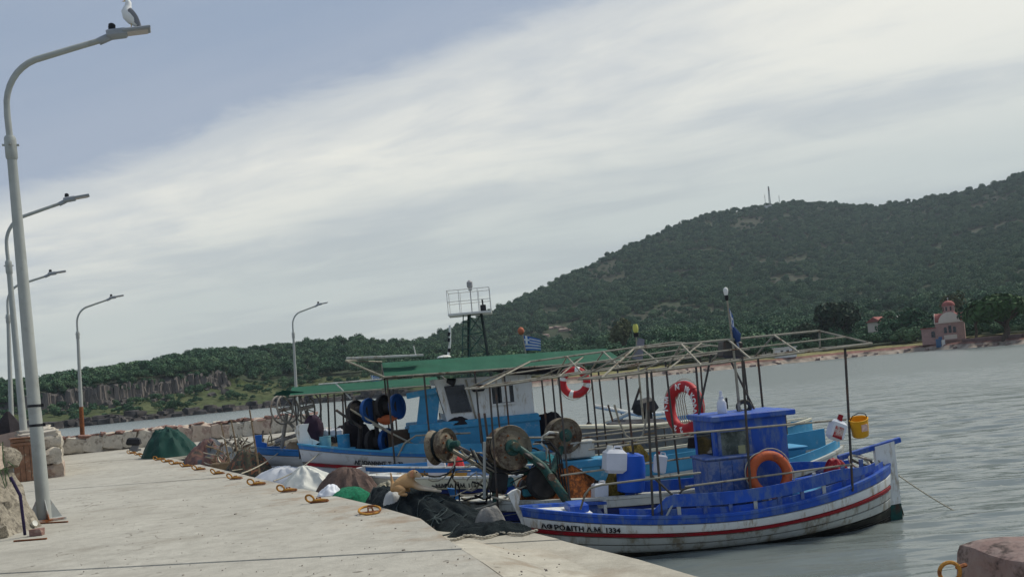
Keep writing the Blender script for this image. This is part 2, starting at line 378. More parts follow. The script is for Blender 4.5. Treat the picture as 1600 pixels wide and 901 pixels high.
CLB = [(-400, 640), (0, 648), (70, 642), (150, 633), (230, 621), (300, 609), (355, 602), (430, 599), (520, 590), (600, 586), (700, 588), (2000, 588)]   # foot of the cliff / top of the grass
CLT = [(-400, 622), (0, 622), (70, 613), (150, 601), (230, 591), (300, 581), (352, 577), (385, 596), (430, 597), (520, 588), (600, 584), (700, 586), (2000, 588)]
def col_of(px, py): d = ray(px, py); return d.x, d.z
T_sh = [(col_of(px, 0.0 + 590 - 0.091 * (px - 800))[0], y) for px, y in SHORE]
T_ry = [(col_of(px, py)[0], y) for px, py, y in RIDGE]
T_rs = [(col_of(px, py)[0], col_of(px, py)[1]) for px, py, y in RIDGE]
T_cb = [(col_of(px, py)[0], col_of(px, py)[1]) for px, py in CLB]
T_ct = [(col_of(px, py)[0], col_of(px, py)[1]) for px, py in CLT]
A_L = col_of(650, 560)[0]; A_M = col_of(820, 560)[0]
def shore_y(a): return lerp_tab(T_sh, a) + 3.0 * n3(a * 60, 5.0) + 1.2 * n3(a * 190, 9.0)
def terr(a, Y):
    """height of the land at column a = x/y and depth Y; also the zone"""
    ys = shore_y(a); ds = Y - ys
    left = 1 - sm(A_L, A_M, a)
    dc = 55 * left + 26 * (1 - left)
    yc = ys + dc; yr = max(lerp_tab(T_ry, a), yc + 60)
    zb = (CZ + lerp_tab(T_cb, a) * yc) * left + 2.2 * (1 - left)
    zt = (CZ + lerp_tab(T_ct, a) * yc) * left + 2.3 * (1 - left)
    x = a * Y
    if ds < 0: return max(-3.0, ds * 0.35), 0.0, ds
    if ds < dc:
        bank = 1.1 * sm(0, 3.0, ds)
        z = bank + (zb - 1.1) * max(0, ds / dc) ** 1.15 * (1 if ds > 0 else 0)
        z += 0.35 * n3(x / 6, Y / 6) * sm(0, 6, ds) * sm(dc, dc - 8, ds)
        return z, ds / dc, ds
    if ds < dc + 2.0: return zb + (zt - zb) * (ds - dc) / 2.0, 1.0, ds
    sr = lerp_tab(T_rs, a) - 3.6 / yr; st = (zt - CZ) / yc
    if Y <= yr:
        g = (Y - yc - 2) / (yr - yc - 2)
        sl = st + (sr - st) * (0.25 * g + 0.75 * g ** 1.25) if left < 0.5 else st + (sr - st) * g ** 0.85
        z = CZ + sl * Y
        z += (9.0 * (1 - left) + 1.5 * left) * n3(x / 130, Y / 150, 3) * math.sin(math.pi * min(1, g)) * 1.0
        return z, 1.0 + g, ds
    zr = CZ + sr * yr
    return zr - (Y - yr) * 0.22, 2.2, ds

NA, NYY = 420, 150
a0, a1 = -1.05, 1.05
avals = np.linspace(a0, a1, NA)
tv = []
verts = np.zeros((NA, NYY, 3)); zone = np.zeros((NA, NYY, 4))
for i, a in enumerate(avals):
    ys = shore_y(a); yr = lerp_tab(T_ry, a)
    left = 1 - sm(A_L, A_M, a); dc = 55 * left + 26 * (1 - left)
    near = np.concatenate([np.linspace(-6, 6, 14), np.linspace(7, dc - 0.01, 26), [dc + 0.5, dc + 1.0, dc + 1.5, dc + 2.01]])
    far = np.linspace(dc + 6, (yr - ys) * 1.12, NYY - len(near) - 4)
    ext = np.array([(yr - ys) * 1.2, (yr - ys) * 1.4, (yr - ys) * 1.8, (yr - ys) * 2.6])
    for j, ds in enumerate(np.concatenate([near, far, ext])):
        Y = ys + ds; z, zn, d_ = terr(a, Y)
        verts[i, j] = (a * Y, Y, z)
        px = PX + F * a
        nse = 0.5 + 0.5 * n3(a * Y / 4, Y / 4, 2); nb = 0.5 + 0.5 * n3(a * Y / 25, Y / 25, 8)
        if zn <= 1.0:
            if left > 0.5:
                rock = np.array((0.06, 0.056, 0.055)); gr = np.array((0.088, 0.098, 0.045)) * (0.75 + 0.5 * nb); gr2 = np.array((0.045, 0.065, 0.025))
                c = rock * (0.6 + 0.8 * nse) if ds < 3 + 3 * nse else gr * nb + gr2 * (1 - nb)
            else:
                red = np.array((0.17, 0.085, 0.07)); gr = np.array((0.20, 0.185, 0.085)); pale = np.array((0.34, 0.29, 0.24))
                c = red * (0.7 + 0.6 * nse) if ds < 5 else gr * (0.7 + 0.5 * nb)
                if ds < 1.4: c = pale * (0.6 + 0.5 * nse)
            if 0.999 < zn <= 1.0 and left > 0.5 and px < 345: c = np.array((0.11, 0.105, 0.10))
        else:
            c = np.array((0.040, 0.052, 0.030)) * (0.8 + 0.6 * nb)
            if n3(a * Y / 70, Y / 70, 4) > .3: c = np.array((0.052, 0.058, 0.038)) * (0.7 + 0.5 * nse)
        zone[i, j] = (*c, 1)
mb = MB(); idx = np.arange(NA * NYY).reshape(NA, NYY)
q = np.stack([idx[:-1, :-1], idx[1:, :-1], idx[1:, 1:], idx[:-1, 1:]], -1).reshape(-1, 4)
me = bpy.data.meshes.new('hills'); me.from_pydata(verts.reshape(-1, 3).tolist(), [], q.tolist())
ca = me.color_attributes.new('soil', 'FLOAT_COLOR', 'POINT'); ca.data.foreach_set('color', zone.reshape(-1).astype(np.float32))
me.polygons.foreach_set('use_smooth', [True] * len(me.polygons))
def hill_material():
    m = bpy.data.materials.new('hill_soil'); m.use_nodes = True; t = m.node_tree; b = t.nodes['Principled BSDF']
    b.inputs['Roughness'].default_value = 0.95; b.inputs['Specular IOR Level'].default_value = 0.1
    at_ = t.nodes.new('ShaderNodeVertexColor'); at_.layer_name = 'soil'
    tcn = t.nodes.new('ShaderNodeTexCoord'); nz = t.nodes.new('ShaderNodeTexNoise'); t.links.new(tcn.outputs['Object'], nz.inputs['Vector'])
    nz.inputs['Scale'].default_value = 0.6; nz.inputs['Detail'].default_value = 8
    mr = t.nodes.new('ShaderNodeMapRange'); t.links.new(nz.outputs['Fac'], mr.inputs[0]); mr.inputs[1].default_value = .3; mr.inputs[2].default_value = .7; mr.inputs[3].default_value = .55; mr.inputs[4].default_value = 1.4
    vm = t.nodes.new('ShaderNodeVectorMath'); vm.operation = 'SCALE'; t.links.new(at_.outputs[0], vm.inputs[0]); t.links.new(mr.outputs[0], vm.inputs['Scale'])
    t.links.new(vm.outputs[0], b.inputs['Base Color'])
    bp = t.nodes.new('ShaderNodeBump'); bp.inputs['Strength'].default_value = 0.8; bp.inputs['Distance'].default_value = 0.5
    t.links.new(nz.outputs['Fac'], bp.inputs['Height']); t.links.new(bp.outputs[0], b.inputs['Normal'])
    return m
me.materials.append(hill_material()); me.update()
hills = bpy.data.objects.new('hills', me); COL.objects.link(hills); hills['kind'] = 'structure'

# ------------------------------------------------------------------ foliage
def leaf_material(name, c1, c2, c3):
    m = bpy.data.materials.new(name); m.use_nodes = True; t = m.node_tree; b = t.nodes['Principled BSDF']
    b.inputs['Roughness'].default_value = 0.8; b.inputs['Specular IOR Level'].default_value = 0.2
    oi = t.nodes.new('ShaderNodeObjectInfo'); ge = t.nodes.new('ShaderNodeNewGeometry')
    r = t.nodes.new('ShaderNodeValToRGB'); t.links.new(oi.outputs['Random'], r.inputs[0])
    r.color_ramp.elements[0].color = (*c1, 1); r.color_ramp.elements[1].color = (*c3, 1)
    e = r.color_ramp.elements.new(0.5); e.color = (*c2, 1)
    nz = t.nodes.new('ShaderNodeTexNoise'); t.links.new(ge.outputs['Position'], nz.inputs['Vector']); nz.inputs['Scale'].default_value = 0.9; nz.inputs['Detail'].default_value = 2
    mr = t.nodes.new('ShaderNodeMapRange'); t.links.new(nz.outputs['Fac'], mr.inputs[0]); mr.inputs[1].default_value = .3; mr.inputs[2].default_value = .7; mr.inputs[3].default_value = .7; mr.inputs[4].default_value = 1.3
    vm = t.nodes.new('ShaderNodeVectorMath'); vm.operation = 'SCALE'; t.links.new(r.outputs[0], vm.inputs[0]); t.links.new(mr.outputs[0], vm.inputs['Scale'])
    t.links.new(vm.outputs[0], b.inputs['Base Color'])
    return m
M['leaf'] = leaf_material('forest_foliage', (0.036, 0.088, 0.047), (0.058, 0.126, 0.064), (0.105, 0.175, 0.088))
M['leaf_dark'] = leaf_material('dark_foliage', (0.022, 0.042, 0.024), (0.03, 0.052, 0.028), (0.035, 0.06, 0.03))
M['leaf_bright'] = leaf_material('bright_foliage', (0.038, 0.078, 0.026), (0.045, 0.09, 0.03), (0.052, 0.1, 0.034))
M['leaf_olive'] = leaf_material('olive_foliage', (0.085, 0.10, 0.045), (0.095, 0.105, 0.05), (0.10, 0.115, 0.055))
def crown_mesh(name, seed, n, rx, rz, base, leaf, mat, lobes=6):
    rnd = random.Random(seed); vs = []; fs = []
    L = []
    for k in range(lobes):
        th = rnd.uniform(0, 6.28); rr = rnd.uniform(0.15, 0.62) * rx if k else 0
        L.append((rr * math.cos(th), rr * math.sin(th), base + rz * rnd.uniform(0.65, 1.25), rnd.uniform(0.42, 0.68) * rx, rnd.uniform(0.45, 0.72) * rz))
    for i in range(n):
        cx_, cy_, cz_, r1, r2 = L[i % lobes]
        u = rnd.uniform(-0.55, 1); th = rnd.uniform(0, 6.283); s = math.sqrt(max(0, 1 - u * u)); k = rnd.uniform(0.72, 1.08)
        d = Vector((s * math.cos(th), s * math.sin(th), u))
        p = Vector((cx_ + d.x * r1 * k, cy_ + d.y * r1 * k, cz_ + d.z * r2 * k))
        nrm = (d + Vector((rnd.uniform(-.42, .42), rnd.uniform(-.42, .42), rnd.uniform(-.2, .45)))).normalized()
        a = nrm.orthogonal().normalized(); b = nrm.cross(a); ang = rnd.uniform(0, 6.28)
        a, b = a * math.cos(ang) + b * math.sin(ang), b * math.cos(ang) - a * math.sin(ang)
        l = leaf * rnd.uniform(0.6, 1.35); o = len(vs)
        bend = nrm * l * 0.25
        vs += [p - a * l - bend, p - b * l * 0.6, p + a * l - bend, p + b * l * 0.6 + bend]
        fs.append((o, o + 1, o + 2, o + 3))
    m = MB(); m.add(vs, fs); return m.mesh(name, mat)
protoC = bpy.data.collections.new('crown_kinds')
for k in range(5):
    o = bpy.data.objects.new('crown_kind', crown_mesh('crown_kind', 11 + k, 420, 2.7, 2.1, 0.9, 0.40, 'leaf', 7)); protoC.objects.link(o)
rnd = random.Random(5)
fp = []; fr = []; fsx = []; fi = []
def plant(a, Y, s, sink=0.5):
    z, zn, ds = terr(a, Y)
    fp.append((a * Y, Y, z - sink * s)); fr.append((rnd.uniform(-.1, .1), rnd.uniform(-.1, .1), rnd.uniform(0, 6.28))); fsx.append((s * rnd.uniform(.85, 1.2), s * rnd.uniform(.85, 1.2), s * rnd.uniform(.75, 1.2))); fi.append(rnd.randint(0, 4))
cnt = 0
while cnt < 30000:
    a = rnd.uniform(-0.85, 0.85); Y = math.sqrt(rnd.uniform(200 ** 2, 1260 ** 2))
    ys = shore_y(a); left = 1 - sm(A_L, A_M, a); dc = 55 * left + 26 * (1 - left); yr = lerp_tab(T_ry, a)
    if Y < ys + dc + 2.5 or Y > yr * 1.03: continue
    if left > .5 and rnd.random() < 0.25: pass
    x = a * Y
    if left < .5:
        bare = n3(x / 70, Y / 70, 4)
        if bare > 0.34 and rnd.random() < 0.8: continue
        if n3(x / 18, Y / 26, 9) > .42: continue
        pxx = PX + F * a
        if 790 < pxx < 920 and 440 < Y < 640 and n3(x / 22, Y / 22, 6) > 0.02: continue      # pale outcrops
    plant(a, Y, rnd.choice((0.45, 0.6, 0.8, 1.0, 1.2, 1.5)) * (0.85 if left > .5 else 1.0)); cnt += 1
# low shrubs on the grass of the far point and along the skyline
for k in range(2200):
    a = rnd.uniform(-0.62, -0.1); ys = shore_y(a); Y_ = ys + rnd.uniform(4, 55)
    if n3(a * Y_ / 9, Y_ / 9, 5) > .12: plant(a, Y_, rnd.choice((.1, .14, .2, .28, .4, .6)), 0.1)
for k in range(330):
    a = rnd.uniform(-0.62, -0.3); plant(a, shore_y(a) + 55 + rnd.uniform(.5, 4), rnd.uniform(.3, .8), 0.1)
for k in range(500):
    a = rnd.uniform(A_M - .1, 0.75); ys = shore_y(a); plant(a, ys + rnd.uniform(19, 27), rnd.uniform(.35, .9), 0.2)
for k in range(1500):
    a = rnd.uniform(-0.8, 0.75); yr = lerp_tab(T_ry, a); plant(a, yr * rnd.uniform(.985, 1.005), rnd.choice((.3, .4, .5, .65, .9)))
fm = bpy.data.meshes.new('forest'); fm.from_pydata(fp, [], [])
for nm, dat, ty in (('rot', fr, 'FLOAT_VECTOR'), ('siz', fsx, 'FLOAT_VECTOR')):
    at_ = fm.attributes.new(nm, ty, 'POINT'); at_.data.foreach_set('vector', np.array(dat, np.float32).reshape(-1))
at_ = fm.attributes.new('kind', 'INT', 'POINT'); at_.data.foreach_set('value', np.array(fi, np.int32))
forest = bpy.data.objects.new('forest', fm); COL.objects.link(forest); forest['kind'] = 'stuff'
tag(forest, 'dense low evergreen wood covering the hills across the bay', 'forest')
g = bpy.data.node_groups.new('scatter_crowns', 'GeometryNodeTree')
g.interface.new_socket('Geometry', in_out='INPUT', socket_type='NodeSocketGeometry'); g.interface.new_socket('Geometry', in_out='OUTPUT', socket_type='NodeSocketGeometry')
gi = g.nodes.new('NodeGroupInput'); go = g.nodes.new('NodeGroupOutput'); ip = g.nodes.new('GeometryNodeInstanceOnPoints'); ci = g.nodes.new('GeometryNodeCollectionInfo')
ci.inputs['Collection'].default_value = protoC; ci.inputs['Separate Children'].default_value = True; ci.inputs['Reset Children'].default_value = True
def named(nm, ty):
    n = g.nodes.new('GeometryNodeInputNamedAttribute'); n.data_type = ty; n.inputs['Name'].default_value = nm; return n.outputs['Attribute']
g.links.new(gi.outputs[0], ip.inputs['Points']); g.links.new(ci.outputs[0], ip.inputs['Instance']); ip.inputs['Pick Instance'].default_value = True
g.links.new(named('kind', 'INT'), ip.inputs['Instance Index'])
e2r = g.nodes.new('FunctionNodeEulerToRotation'); g.links.new(named('rot', 'FLOAT_VECTOR'), e2r.inputs[0]); g.links.new(e2r.outputs[0], ip.inputs['Rotation'])
g.links.new(named('siz', 'FLOAT_VECTOR'), ip.inputs['Scale']); g.links.new(ip.outputs[0], go.inputs[0])
mod = forest.modifiers.new('crowns', 'NODES'); mod.node_group = g

# ------------------------------------------------------------------ stones: shared rough block meshes
def rock_mesh(name, seed, mat, rough=0.16, sub=2, s=(1, 1, 1)):
    m = MB(); R = random.Random(seed); n = sub + 1; vs = {}; V = []; Fc = []
    def vid(i, j, k):
        if (i, j, k) not in vs:
            p = Vector((i / sub - .5, j / sub - .5, k / sub - .5))
            d = p.normalized(); rr = 0.5 + 0.13 * (p.length - .5)
            p = p * 0.72 + d * 0.5 * 0.28
            p += Vector((n3(p.x * 2.1 + seed * 3.7, p.y * 2.1, p.z * 2.1), n3(p.x * 2.1, p.y * 2.1 + seed * 5.1, p.z * 2.1 + 9), n3(p.x * 2.1 + 4, p.y * 2.1, p.z * 2.1 + seed * 2.3))) * rough
            vs[(i, j, k)] = len(V); V.append((p.x * s[0], p.y * s[1], p.z * s[2]))
        return vs[(i, j, k)]
    for ax in range(3):
        for side in (0, sub):
            for u in range(sub):
                for v in range(sub):
                    q_ = []
                    for (du, dv) in ((0, 0), (1, 0), (1, 1), (0, 1)):
                        c = [0, 0, 0]; c[ax] = side; c[(ax + 1) % 3] = u + du; c[(ax + 2) % 3] = v + dv; q_.append(vid(*c))
                    if side == 0: q_ = q_[::-1]
                    Fc.append(tuple(q_))
    m.add(V, Fc); m.smooth = True
    return m.mesh(name, mat)
M['cliff'] = pm('cliff_rock', (0.075, 0.07, 0.066), 0.95, 0.45, 0.35, 0.8, wear=(0.2, 0.17, 0.15), wear_amt=0.6, wscale=0.25)
M['wallstone'] = pm('wall_stone', (0.45, 0.37, 0.30), 0.9, 0.2, 2.2, 0.7, wear=(0.27, 0.19, 0.16), wear_amt=0.5, wscale=1.4)
M['wallstone2'] = pm('pale_wall_stone', (0.50, 0.46, 0.385), 0.9, 0.2, 2.4, 0.7, wear=(0.25, 0.22, 0.18), wear_amt=0.5, wscale=1.8)
M['redstone'] = pm('reddish_cap_stone', (0.26, 0.155, 0.13), 0.9, 0.25, 2.5, 0.7, wear=(0.36, 0.28, 0.23), wear_amt=0.45, wscale=1.5)
M['mortar'] = pm('grey_mortar', (0.34, 0.315, 0.27), 0.95, 0.18, 4, 0.6)
CLIFFM = [rock_mesh('rock_column', 40 + k, 'cliff', 0.22, 2) for k in range(6)]
R = random.Random(8)
for k in range(150):
    px = 40 + k * 2.1 + R.uniform(-1.5, 1.5)
    a = col_of(px, lerp_tab(CLT, px))[0]; ys = shore_y(a); yc = ys + 55
    zb = CZ + lerp_tab(T_cb, a) * yc; zt = CZ + lerp_tab(T_ct, a) * yc
    h = (zt - zb) * R.uniform(.45, .92) + 1.0
    blk = k % 3 == 0; h = h * (.42 if blk else 1)
    o = obj('rock_column', CLIFFM[k % 6], None, hills); wd = R.uniform(2.2, 4.2) if blk else R.uniform(.7, 2.0)
    o.location = (a * (yc - R.uniform(0, .6)), yc - R.uniform(0, .6), zb - 0.8 + h / 2); o.scale = (wd, R.uniform(2.2, 3.4), h * 1.12); o.rotation_euler = (R.uniform(-.09, .09), R.uniform(-.12, .12), R.uniform(-.3, .3))
SHM = [rock_mesh('shore_rock', 60 + k, pm('shore_rock', (0.055, 0.05, 0.05), 0.9, 0.4, 0.8, 0.8, wear=(0.15, 0.13, 0.115), wear_amt=0.5, wscale=0.6), 0.25, 2) for k in range(4)]
SHP = [rock_mesh('shore_rock', 70 + k, pm('pale_shore_rock', (0.30, 0.22, 0.19), 0.9, 0.3, 0.8, 0.8), 0.25, 2) for k in range(3)]
for k in range(150):
    lf = k < 105
    a = R.uniform(-0.62, -0.12) if lf else R.uniform(0.1, 0.6)
    ys = shore_y(a); ds = R.uniform(-0.8, 4.5) if lf else R.uniform(-.6, 1.6); z, _, _ = terr(a, ys + ds)
    o = obj('shore_rock', (SHM if lf else SHP)[k % (4 if lf else 3)], None, hills); s = R.uniform(1.2, 3.6) if lf else R.uniform(.4, 1.1)
    o.location = (a * (ys + ds), ys + ds, max(z, 0) + s * .1); o.scale = (s * R.uniform(.8, 1.6), s, s * R.uniform(.45, .8)); o.rotation_euler = (0, 0, R.uniform(0, 6))
for k in range(70):   # fallen blocks below the cliff
    px = R.uniform(50, 360); a = col_of(px, 620)[0]; Y = shore_y(a) + 55 - R.random() ** 2 * 22; z, _, _ = terr(a, Y); s = R.uniform(.7, 2.4)
    o = obj('fallen_rock', CLIFFM[k % 6], None, hills); o.location = (a * Y, Y, z + s * .15); o.scale = (s * R.uniform(.8, 1.5), s, s * R.uniform(.5, .9)); o.rotation_euler = (R.uniform(-.4, .4), R.uniform(-.4, .4), R.uniform(0, 6))
for k in range(26):   # pale outcrops on the big hill
    px = R.uniform(815, 905); Y = R.uniform(470, 620); a = (px - PX) / F; z, _, _ = terr(a, Y)
    o = obj('outcrop_rock', SHP[k % 3], None, hills); s = R.uniform(2, 5.5); o.location = (a * Y, Y, z + .3); o.scale = (s * 1.7, s, s * .55); o.rotation_euler = (.2, 0, R.uniform(0, 6))

# ------------------------------------------------------------------ single trees along the far shore
def tree(name, label, px, wpx, hpx, D, mat, seed, n=1100, sink=0.0, group=None):
    a = (px - PX) / F; z, _, _ = terr(a, D); W = wpx * D / F / 2; H = hpx * D / F
    t = thing(name, label, 'tree', (a * D, D, z - sink), 0, group)
    R_ = random.Random(seed); b = MB(); th = H * 0.45
    b.tube([(0, 0, -.3), (.1 * W, 0, th * .5), (.05 * W, .05, th)], [W * .1, W * .075, W * .05], 8)
    for k in range(5):
        an = k * 1.3 + R_.uniform(-.4, .4); b.tube([(.05 * W, 0, th * R_.uniform(.55, .9)), (math.cos(an) * W * .3, math.sin(an) * W * .3, th * 1.25), (math.cos(an) * W * .55, math.sin(an) * W * .55, th * 1.55)], [W * .05, W * .035, W * .015], 6)
    obj('trunk', b, 'bark', t)
    obj('crown', crown_mesh('crown', seed, n, W * .82, H * .42, H * .30, max(.16, W * .11), mat, 9), None, t)
    return t
tree('plane_tree', 'broad bright green tree on the stone terrace beside the chapel', 1572, 118, 70, 181, 'leaf_bright', 1, 1900)
tree('leafy_tree', 'smaller green tree between the chapel and the broad tree', 1527, 52, 58, 196, 'leaf', 2)
tree('leafy_tree', 'brown-tinged tree standing right behind the chapel dome', 1497, 46, 66, 228, 'leaf_olive', 3)
tree('leafy_tree', 'dark wide tree at the shore left of the red roofed house', 1312, 96, 66, 246, 'leaf_dark', 4, 1500)
tree('leafy_tree', 'round green tree in front of the red roofed house', 1398, 56, 46, 238, 'leaf', 5)
tree('leafy_tree', 'bushy green tree just left of the chapel annex', 1432, 50, 52, 236, 'leaf', 6)
tree('tall_tree', 'tall yellowish tree rising above the wood behind the boats', 978, 46, 70, 262, 'leaf_olive', 7, 1400)
tree('leafy_tree', 'low dark tree behind the small white shore building', 1262, 60, 40, 236, 'leaf_dark', 8)
tree('lone_pine', 'lone dark tree standing out on the hill skyline', 1082, 9, 13, 1120, 'leaf_dark', 9, 200)

# ------------------------------------------------------------------ chapel and houses across the bay
def on_land(px, D):
    a = (px - PX) / F; z, _, _ = terr(a, D); return Vector((a * D, D, z))
def barrel(mb, axis, half, r, z0, thick=0.0, seg=14):
    rows = []
    for s in (-half, half):
        rows.append([((s, r * math.cos(math.pi * k / seg), z0 + r * 1.0 * math.sin(math.pi * k / seg)) if axis == 'x' else (r * math.cos(math.pi * k / seg), s, z0 + r * math.sin(math.pi * k / seg))) for k in range(seg + 1)])
    mb.grid(rows); return mb
def half_disc(mb, axis, s, r, z0, t, seg=14):
    pts = [(r * math.cos(math.pi * k / seg), z0 + r * math.sin(math.pi * k / seg)) for k in range(seg + 1)]
    n = len(pts)
    f = lambda u, z, e: (s + e, u, z) if axis == 'x' else (u, s + e, z)
    vs = [f(u, z, 0) for u, z in pts] + [f(u, z, t) for u, z in pts]
    mb.add(vs, [tuple(range(n)), tuple(range(2 * n - 1, n - 1, -1))] + [(i, n + i, n + (i + 1) % n, (i + 1) % n) for i in range(n)])
p = on_land(1489, 206); gz0 = max(0.6, p.z - .2)
ch = thing('chapel', 'small pink stone domed chapel with red tiled vaults at the water', 'chapel', (p.x, p.y, gz0), math.radians(-28)); ch.scale = (.98,) * 3
S_ = 3.05
obj('wall', MB().box((0, 0, 2.3), (2 * S_, 2 * S_, 4.8)), 'pink_stone', ch)
obj('cornice', MB().box((0, 0, 4.78), (2 * S_ + .35, 2 * S_ + .35, .2)), 'plaster', ch)
rf = MB(); barrel(rf, 'x', S_ + .1, 2.15, 4.9); barrel(rf, 'y', S_ + .1, 2.15, 4.9); rf.smooth = True
obj('vault_roof', rf, 'tile', ch)
for ax, s, t in (('y', -S_ - .12, .1), ('y', S_ + .02, .1), ('x', -S_ - .12, .1), ('x', S_ + .02, .1)):
    m_ = MB(); half_disc(m_, ax, s, 2.28, 4.88, t); obj('tympanum', m_, 'plaster', ch)
    m_ = MB(); half_disc(m_, ax, s - .06 if s < 0 else s + .1, 1.75, 4.95, .05); obj('arch_panel', m_, 'plaster', ch)
dr = obj('drum', MB().lathe([(1.28, 6.0), (1.28, 8.55), (1.4, 8.57), (1.4, 8.7)], seg=8), 'pink_stone', ch)
for k in range(8):
    an = math.pi / 8 + k * math.pi / 4
    obj('drum_window', MB().box((math.cos(an) * 1.16, math.sin(an) * 1.16, 7.95), (.12, .34, .9), Matrix.Rotation(an, 3, 'Z')), 'glass', dr)
obj('dome', MB().lathe([(1.42, 8.68), (1.36, 9.1), (1.1, 9.5), (.66, 9.8), (.12, 9.94), (0.02, 9.98)], seg=18), 'tile', ch)
obj('cross', MB().box((0, 0, 10.3), (.09, .09, .7)).box((0, 0, 10.43), (.42, .07, .07)), 'far_white', ch)
def arch_win(parent, x, w_, z0, h, y, nm='window'):
    m_ = MB(); pts = [(x - w_ / 2, z0), (x + w_ / 2, z0)] + [(x + w_ / 2 * math.cos(math.pi * k / 6), z0 + h - w_ / 2 + w_ / 2 * math.sin(math.pi * k / 6)) for k in range(7)]
    n = len(pts); m_.add([(u, y, z) for u, z in pts] + [(u, y + .12, z) for u, z in pts], [tuple(range(n)), tuple(range(2 * n - 1, n - 1, -1))] + [(i, n + i, n + (i + 1) % n, (i + 1) % n) for i in range(n)])
    return obj(nm, m_, 'glass', parent)
for x, h in ((-.95, 1.4), (0, 1.75), (.95, 1.4)): arch_win(ch, x, .62, 2.35, h, -S_ - .04)
obj('window_panel', MB().box((0, -S_ - .05, 1.35), (2.7, .08, 1.0), bev=.02), 'plaster', ch)
obj('plinth', MB().box((0, 0, .35), (2 * S_ + .5, 2 * S_ + .5, .7)).box((.3, -S_ - .3, .62), (3.6, .5, .2)), 'pink_stone', ch)
an_ = obj('annex', MB().box((-S_ - 1.5, -1.1, 1.85), (3.0, 3.6, 3.7)), 'pink_stone', ch)
obj('annex_roof', MB().box((-S_ - 1.5, -1.1, 3.8), (3.4, 4.0, .22)), 'tile', an_)
arch_win(an_, -S_ - .55, .8, 1.6, 1.5, -2.94)
p = on_land(1466, 203.5)
kb = thing('kiosk', 'blue and white shrine box in front of the chapel', 'box', (p.x, p.y - 1.6, max(.4, p.z - .5)), math.radians(-20))
obj('blue_body', MB().box((-.35, 0, .95), (1.0, .8, 1.9), bev=.04).box((.1, .1, 1.9), (.7, .7, .9), bev=.04), pm('far_blue', (.06, .13, .24), .7), kb)
obj('white_door', MB().box((.62, -.1, .8), (.7, .7, 1.6), bev=.04), 'far_white', kb)
# stone terrace wall along the shore by the chapel
tw = thing('terrace_wall', 'low dark stone terrace wall along the shore by the chapel', 'wall', (0, 0, 0))
SM = [rock_mesh('stone', 90 + k, pm('terrace_stone', (.15, .10, .09), .9, .3, 1, .6), 0.12, 2) for k in range(4)]
tb = MB(); R = random.Random(3)
for k in range(26):
    px0 = 1508 + k * 5.2; D = lerp_tab(SHORE, px0) + 4.5; q0 = Vector(((px0 - PX) / F * D, D)); px1 = px0 + 5.2; D1 = lerp_tab(SHORE, px1) + 4.5; q1 = Vector(((px1 - PX) / F * D1, D1))
    z0 = .5
    for r_ in range(3):
        c = q0.lerp(q1, .5 + .15 * (r_ % 2)); o = obj('stone', SM[(k + r_) % 4], None, tw); o.location = (c.x, c.y, z0 + r_ * .55); o.scale = ((q1 - q0).length * 1.12, 1.1, .62); o.rotation_euler = (0, 0, math.atan2(q1.y - q0.y, q1.x - q0.x))
def white_house(px, D, wd, h, label, name='shore_building', n=3):
    p = on_land(px, D); t = thing(name, label, 'building', (p.x, p.y, p.z - .1), math.radians(-8))
    obj('wall', MB().box((0, 0, h / 2), (wd, 3, h)), 'far_white', t)
    obj('roof', MB().box((0, 0, h + .1), (wd + .5, 3.6, .2)), 'far_white', t)
    for k in range(n):
        obj('window', MB().box((-wd * .18 + k * wd * .55 / max(1, n - 1), -1.48, h * .52), (wd * .13, .1, h * .5)), 'glass', t)
    return t
white_house(1228, 212, 4.8, 2.3, 'low white shore building with three dark openings')
white_house(1200, 224, 2.6, 1.5, 'tiny white hut behind the low white building', n=2)
p = on_land(1383, 262); hs = thing('red_roof_house', 'red roofed house half hidden among trees left of the chapel', 'house', (p.x, p.y, p.z + 4.6), math.radians(25))
obj('wall', MB().box((0, 0, -1.2), (6, 5, 5.4)), 'plaster', hs)
rf = MB(); rf.add([(-3.4, -2.9, 1.5), (3.4, -2.9, 1.5), (3.4, 2.9, 1.5), (-3.4, 2.9, 1.5), (-3.4, 0, 3.0), (3.4, 0, 3.0)], [(0, 1, 5, 4), (2, 3, 4, 5), (0, 4, 3), (1, 2, 5), (3, 2, 1, 0)]); obj('roof', rf, 'tile', hs)
for x in (-1.5, 1.3): obj('window', MB().box((x, -2.5, 0), (.9, .1, 1.2)), 'glass', hs)
p = on_land(1408, 268); hs = thing('pale_roof_house', 'pale roofed outbuilding beside the red roofed house', 'house', (p.x, p.y, p.z + 5.4), math.radians(10))
obj('wall', MB().box((0, 0, -1.2), (5, 4, 5)), 'plaster', hs)
obj('roof', MB().box((0, 0, 1.5), (5.8, 4.8, .25), Matrix.Rotation(math.radians(-14), 3, 'Y')), 'sheet_white', hs)
# hilltop masts
def mast(px, py_top, label, w_, lattice=True):
    a = (px - PX) / F; D = 1175.0; zb, _, _ = terr(a, D); zt = at(px, py_top, D).z
    t = thing('antenna_mast', label, 'mast', (a * D, D, zb), 0, 'masts on the hilltop'); h = zt - zb
    b = MB()
    for sx, sy in ((-1, -1), (1, -1), (1, 1), (-1, 1)): b.tube([(sx * w_, sy * w_, -1), (sx * w_ * .45, sy * w_ * .45, h)], w_ * .35, 5)
    obj('lattice', b, 'galv', t)
    for k in range(1, 7):
        f = k / 7; ww = w_ * (1 - .55 * f); obj('brace', MB().box((0, 0, h * f), (ww * 2, ww * 2, w_ * .3)), 'galv', t)
    obj('antenna_panel', MB().box((0, -w_ * .8, h * .86), (w_ * 1.3, w_ * .5, h * .14)), pm('far_rust', (.22, .12, .10), .8), t)
mast(1226, 289, 'tall thick antenna mast on the hilltop', 1.0)
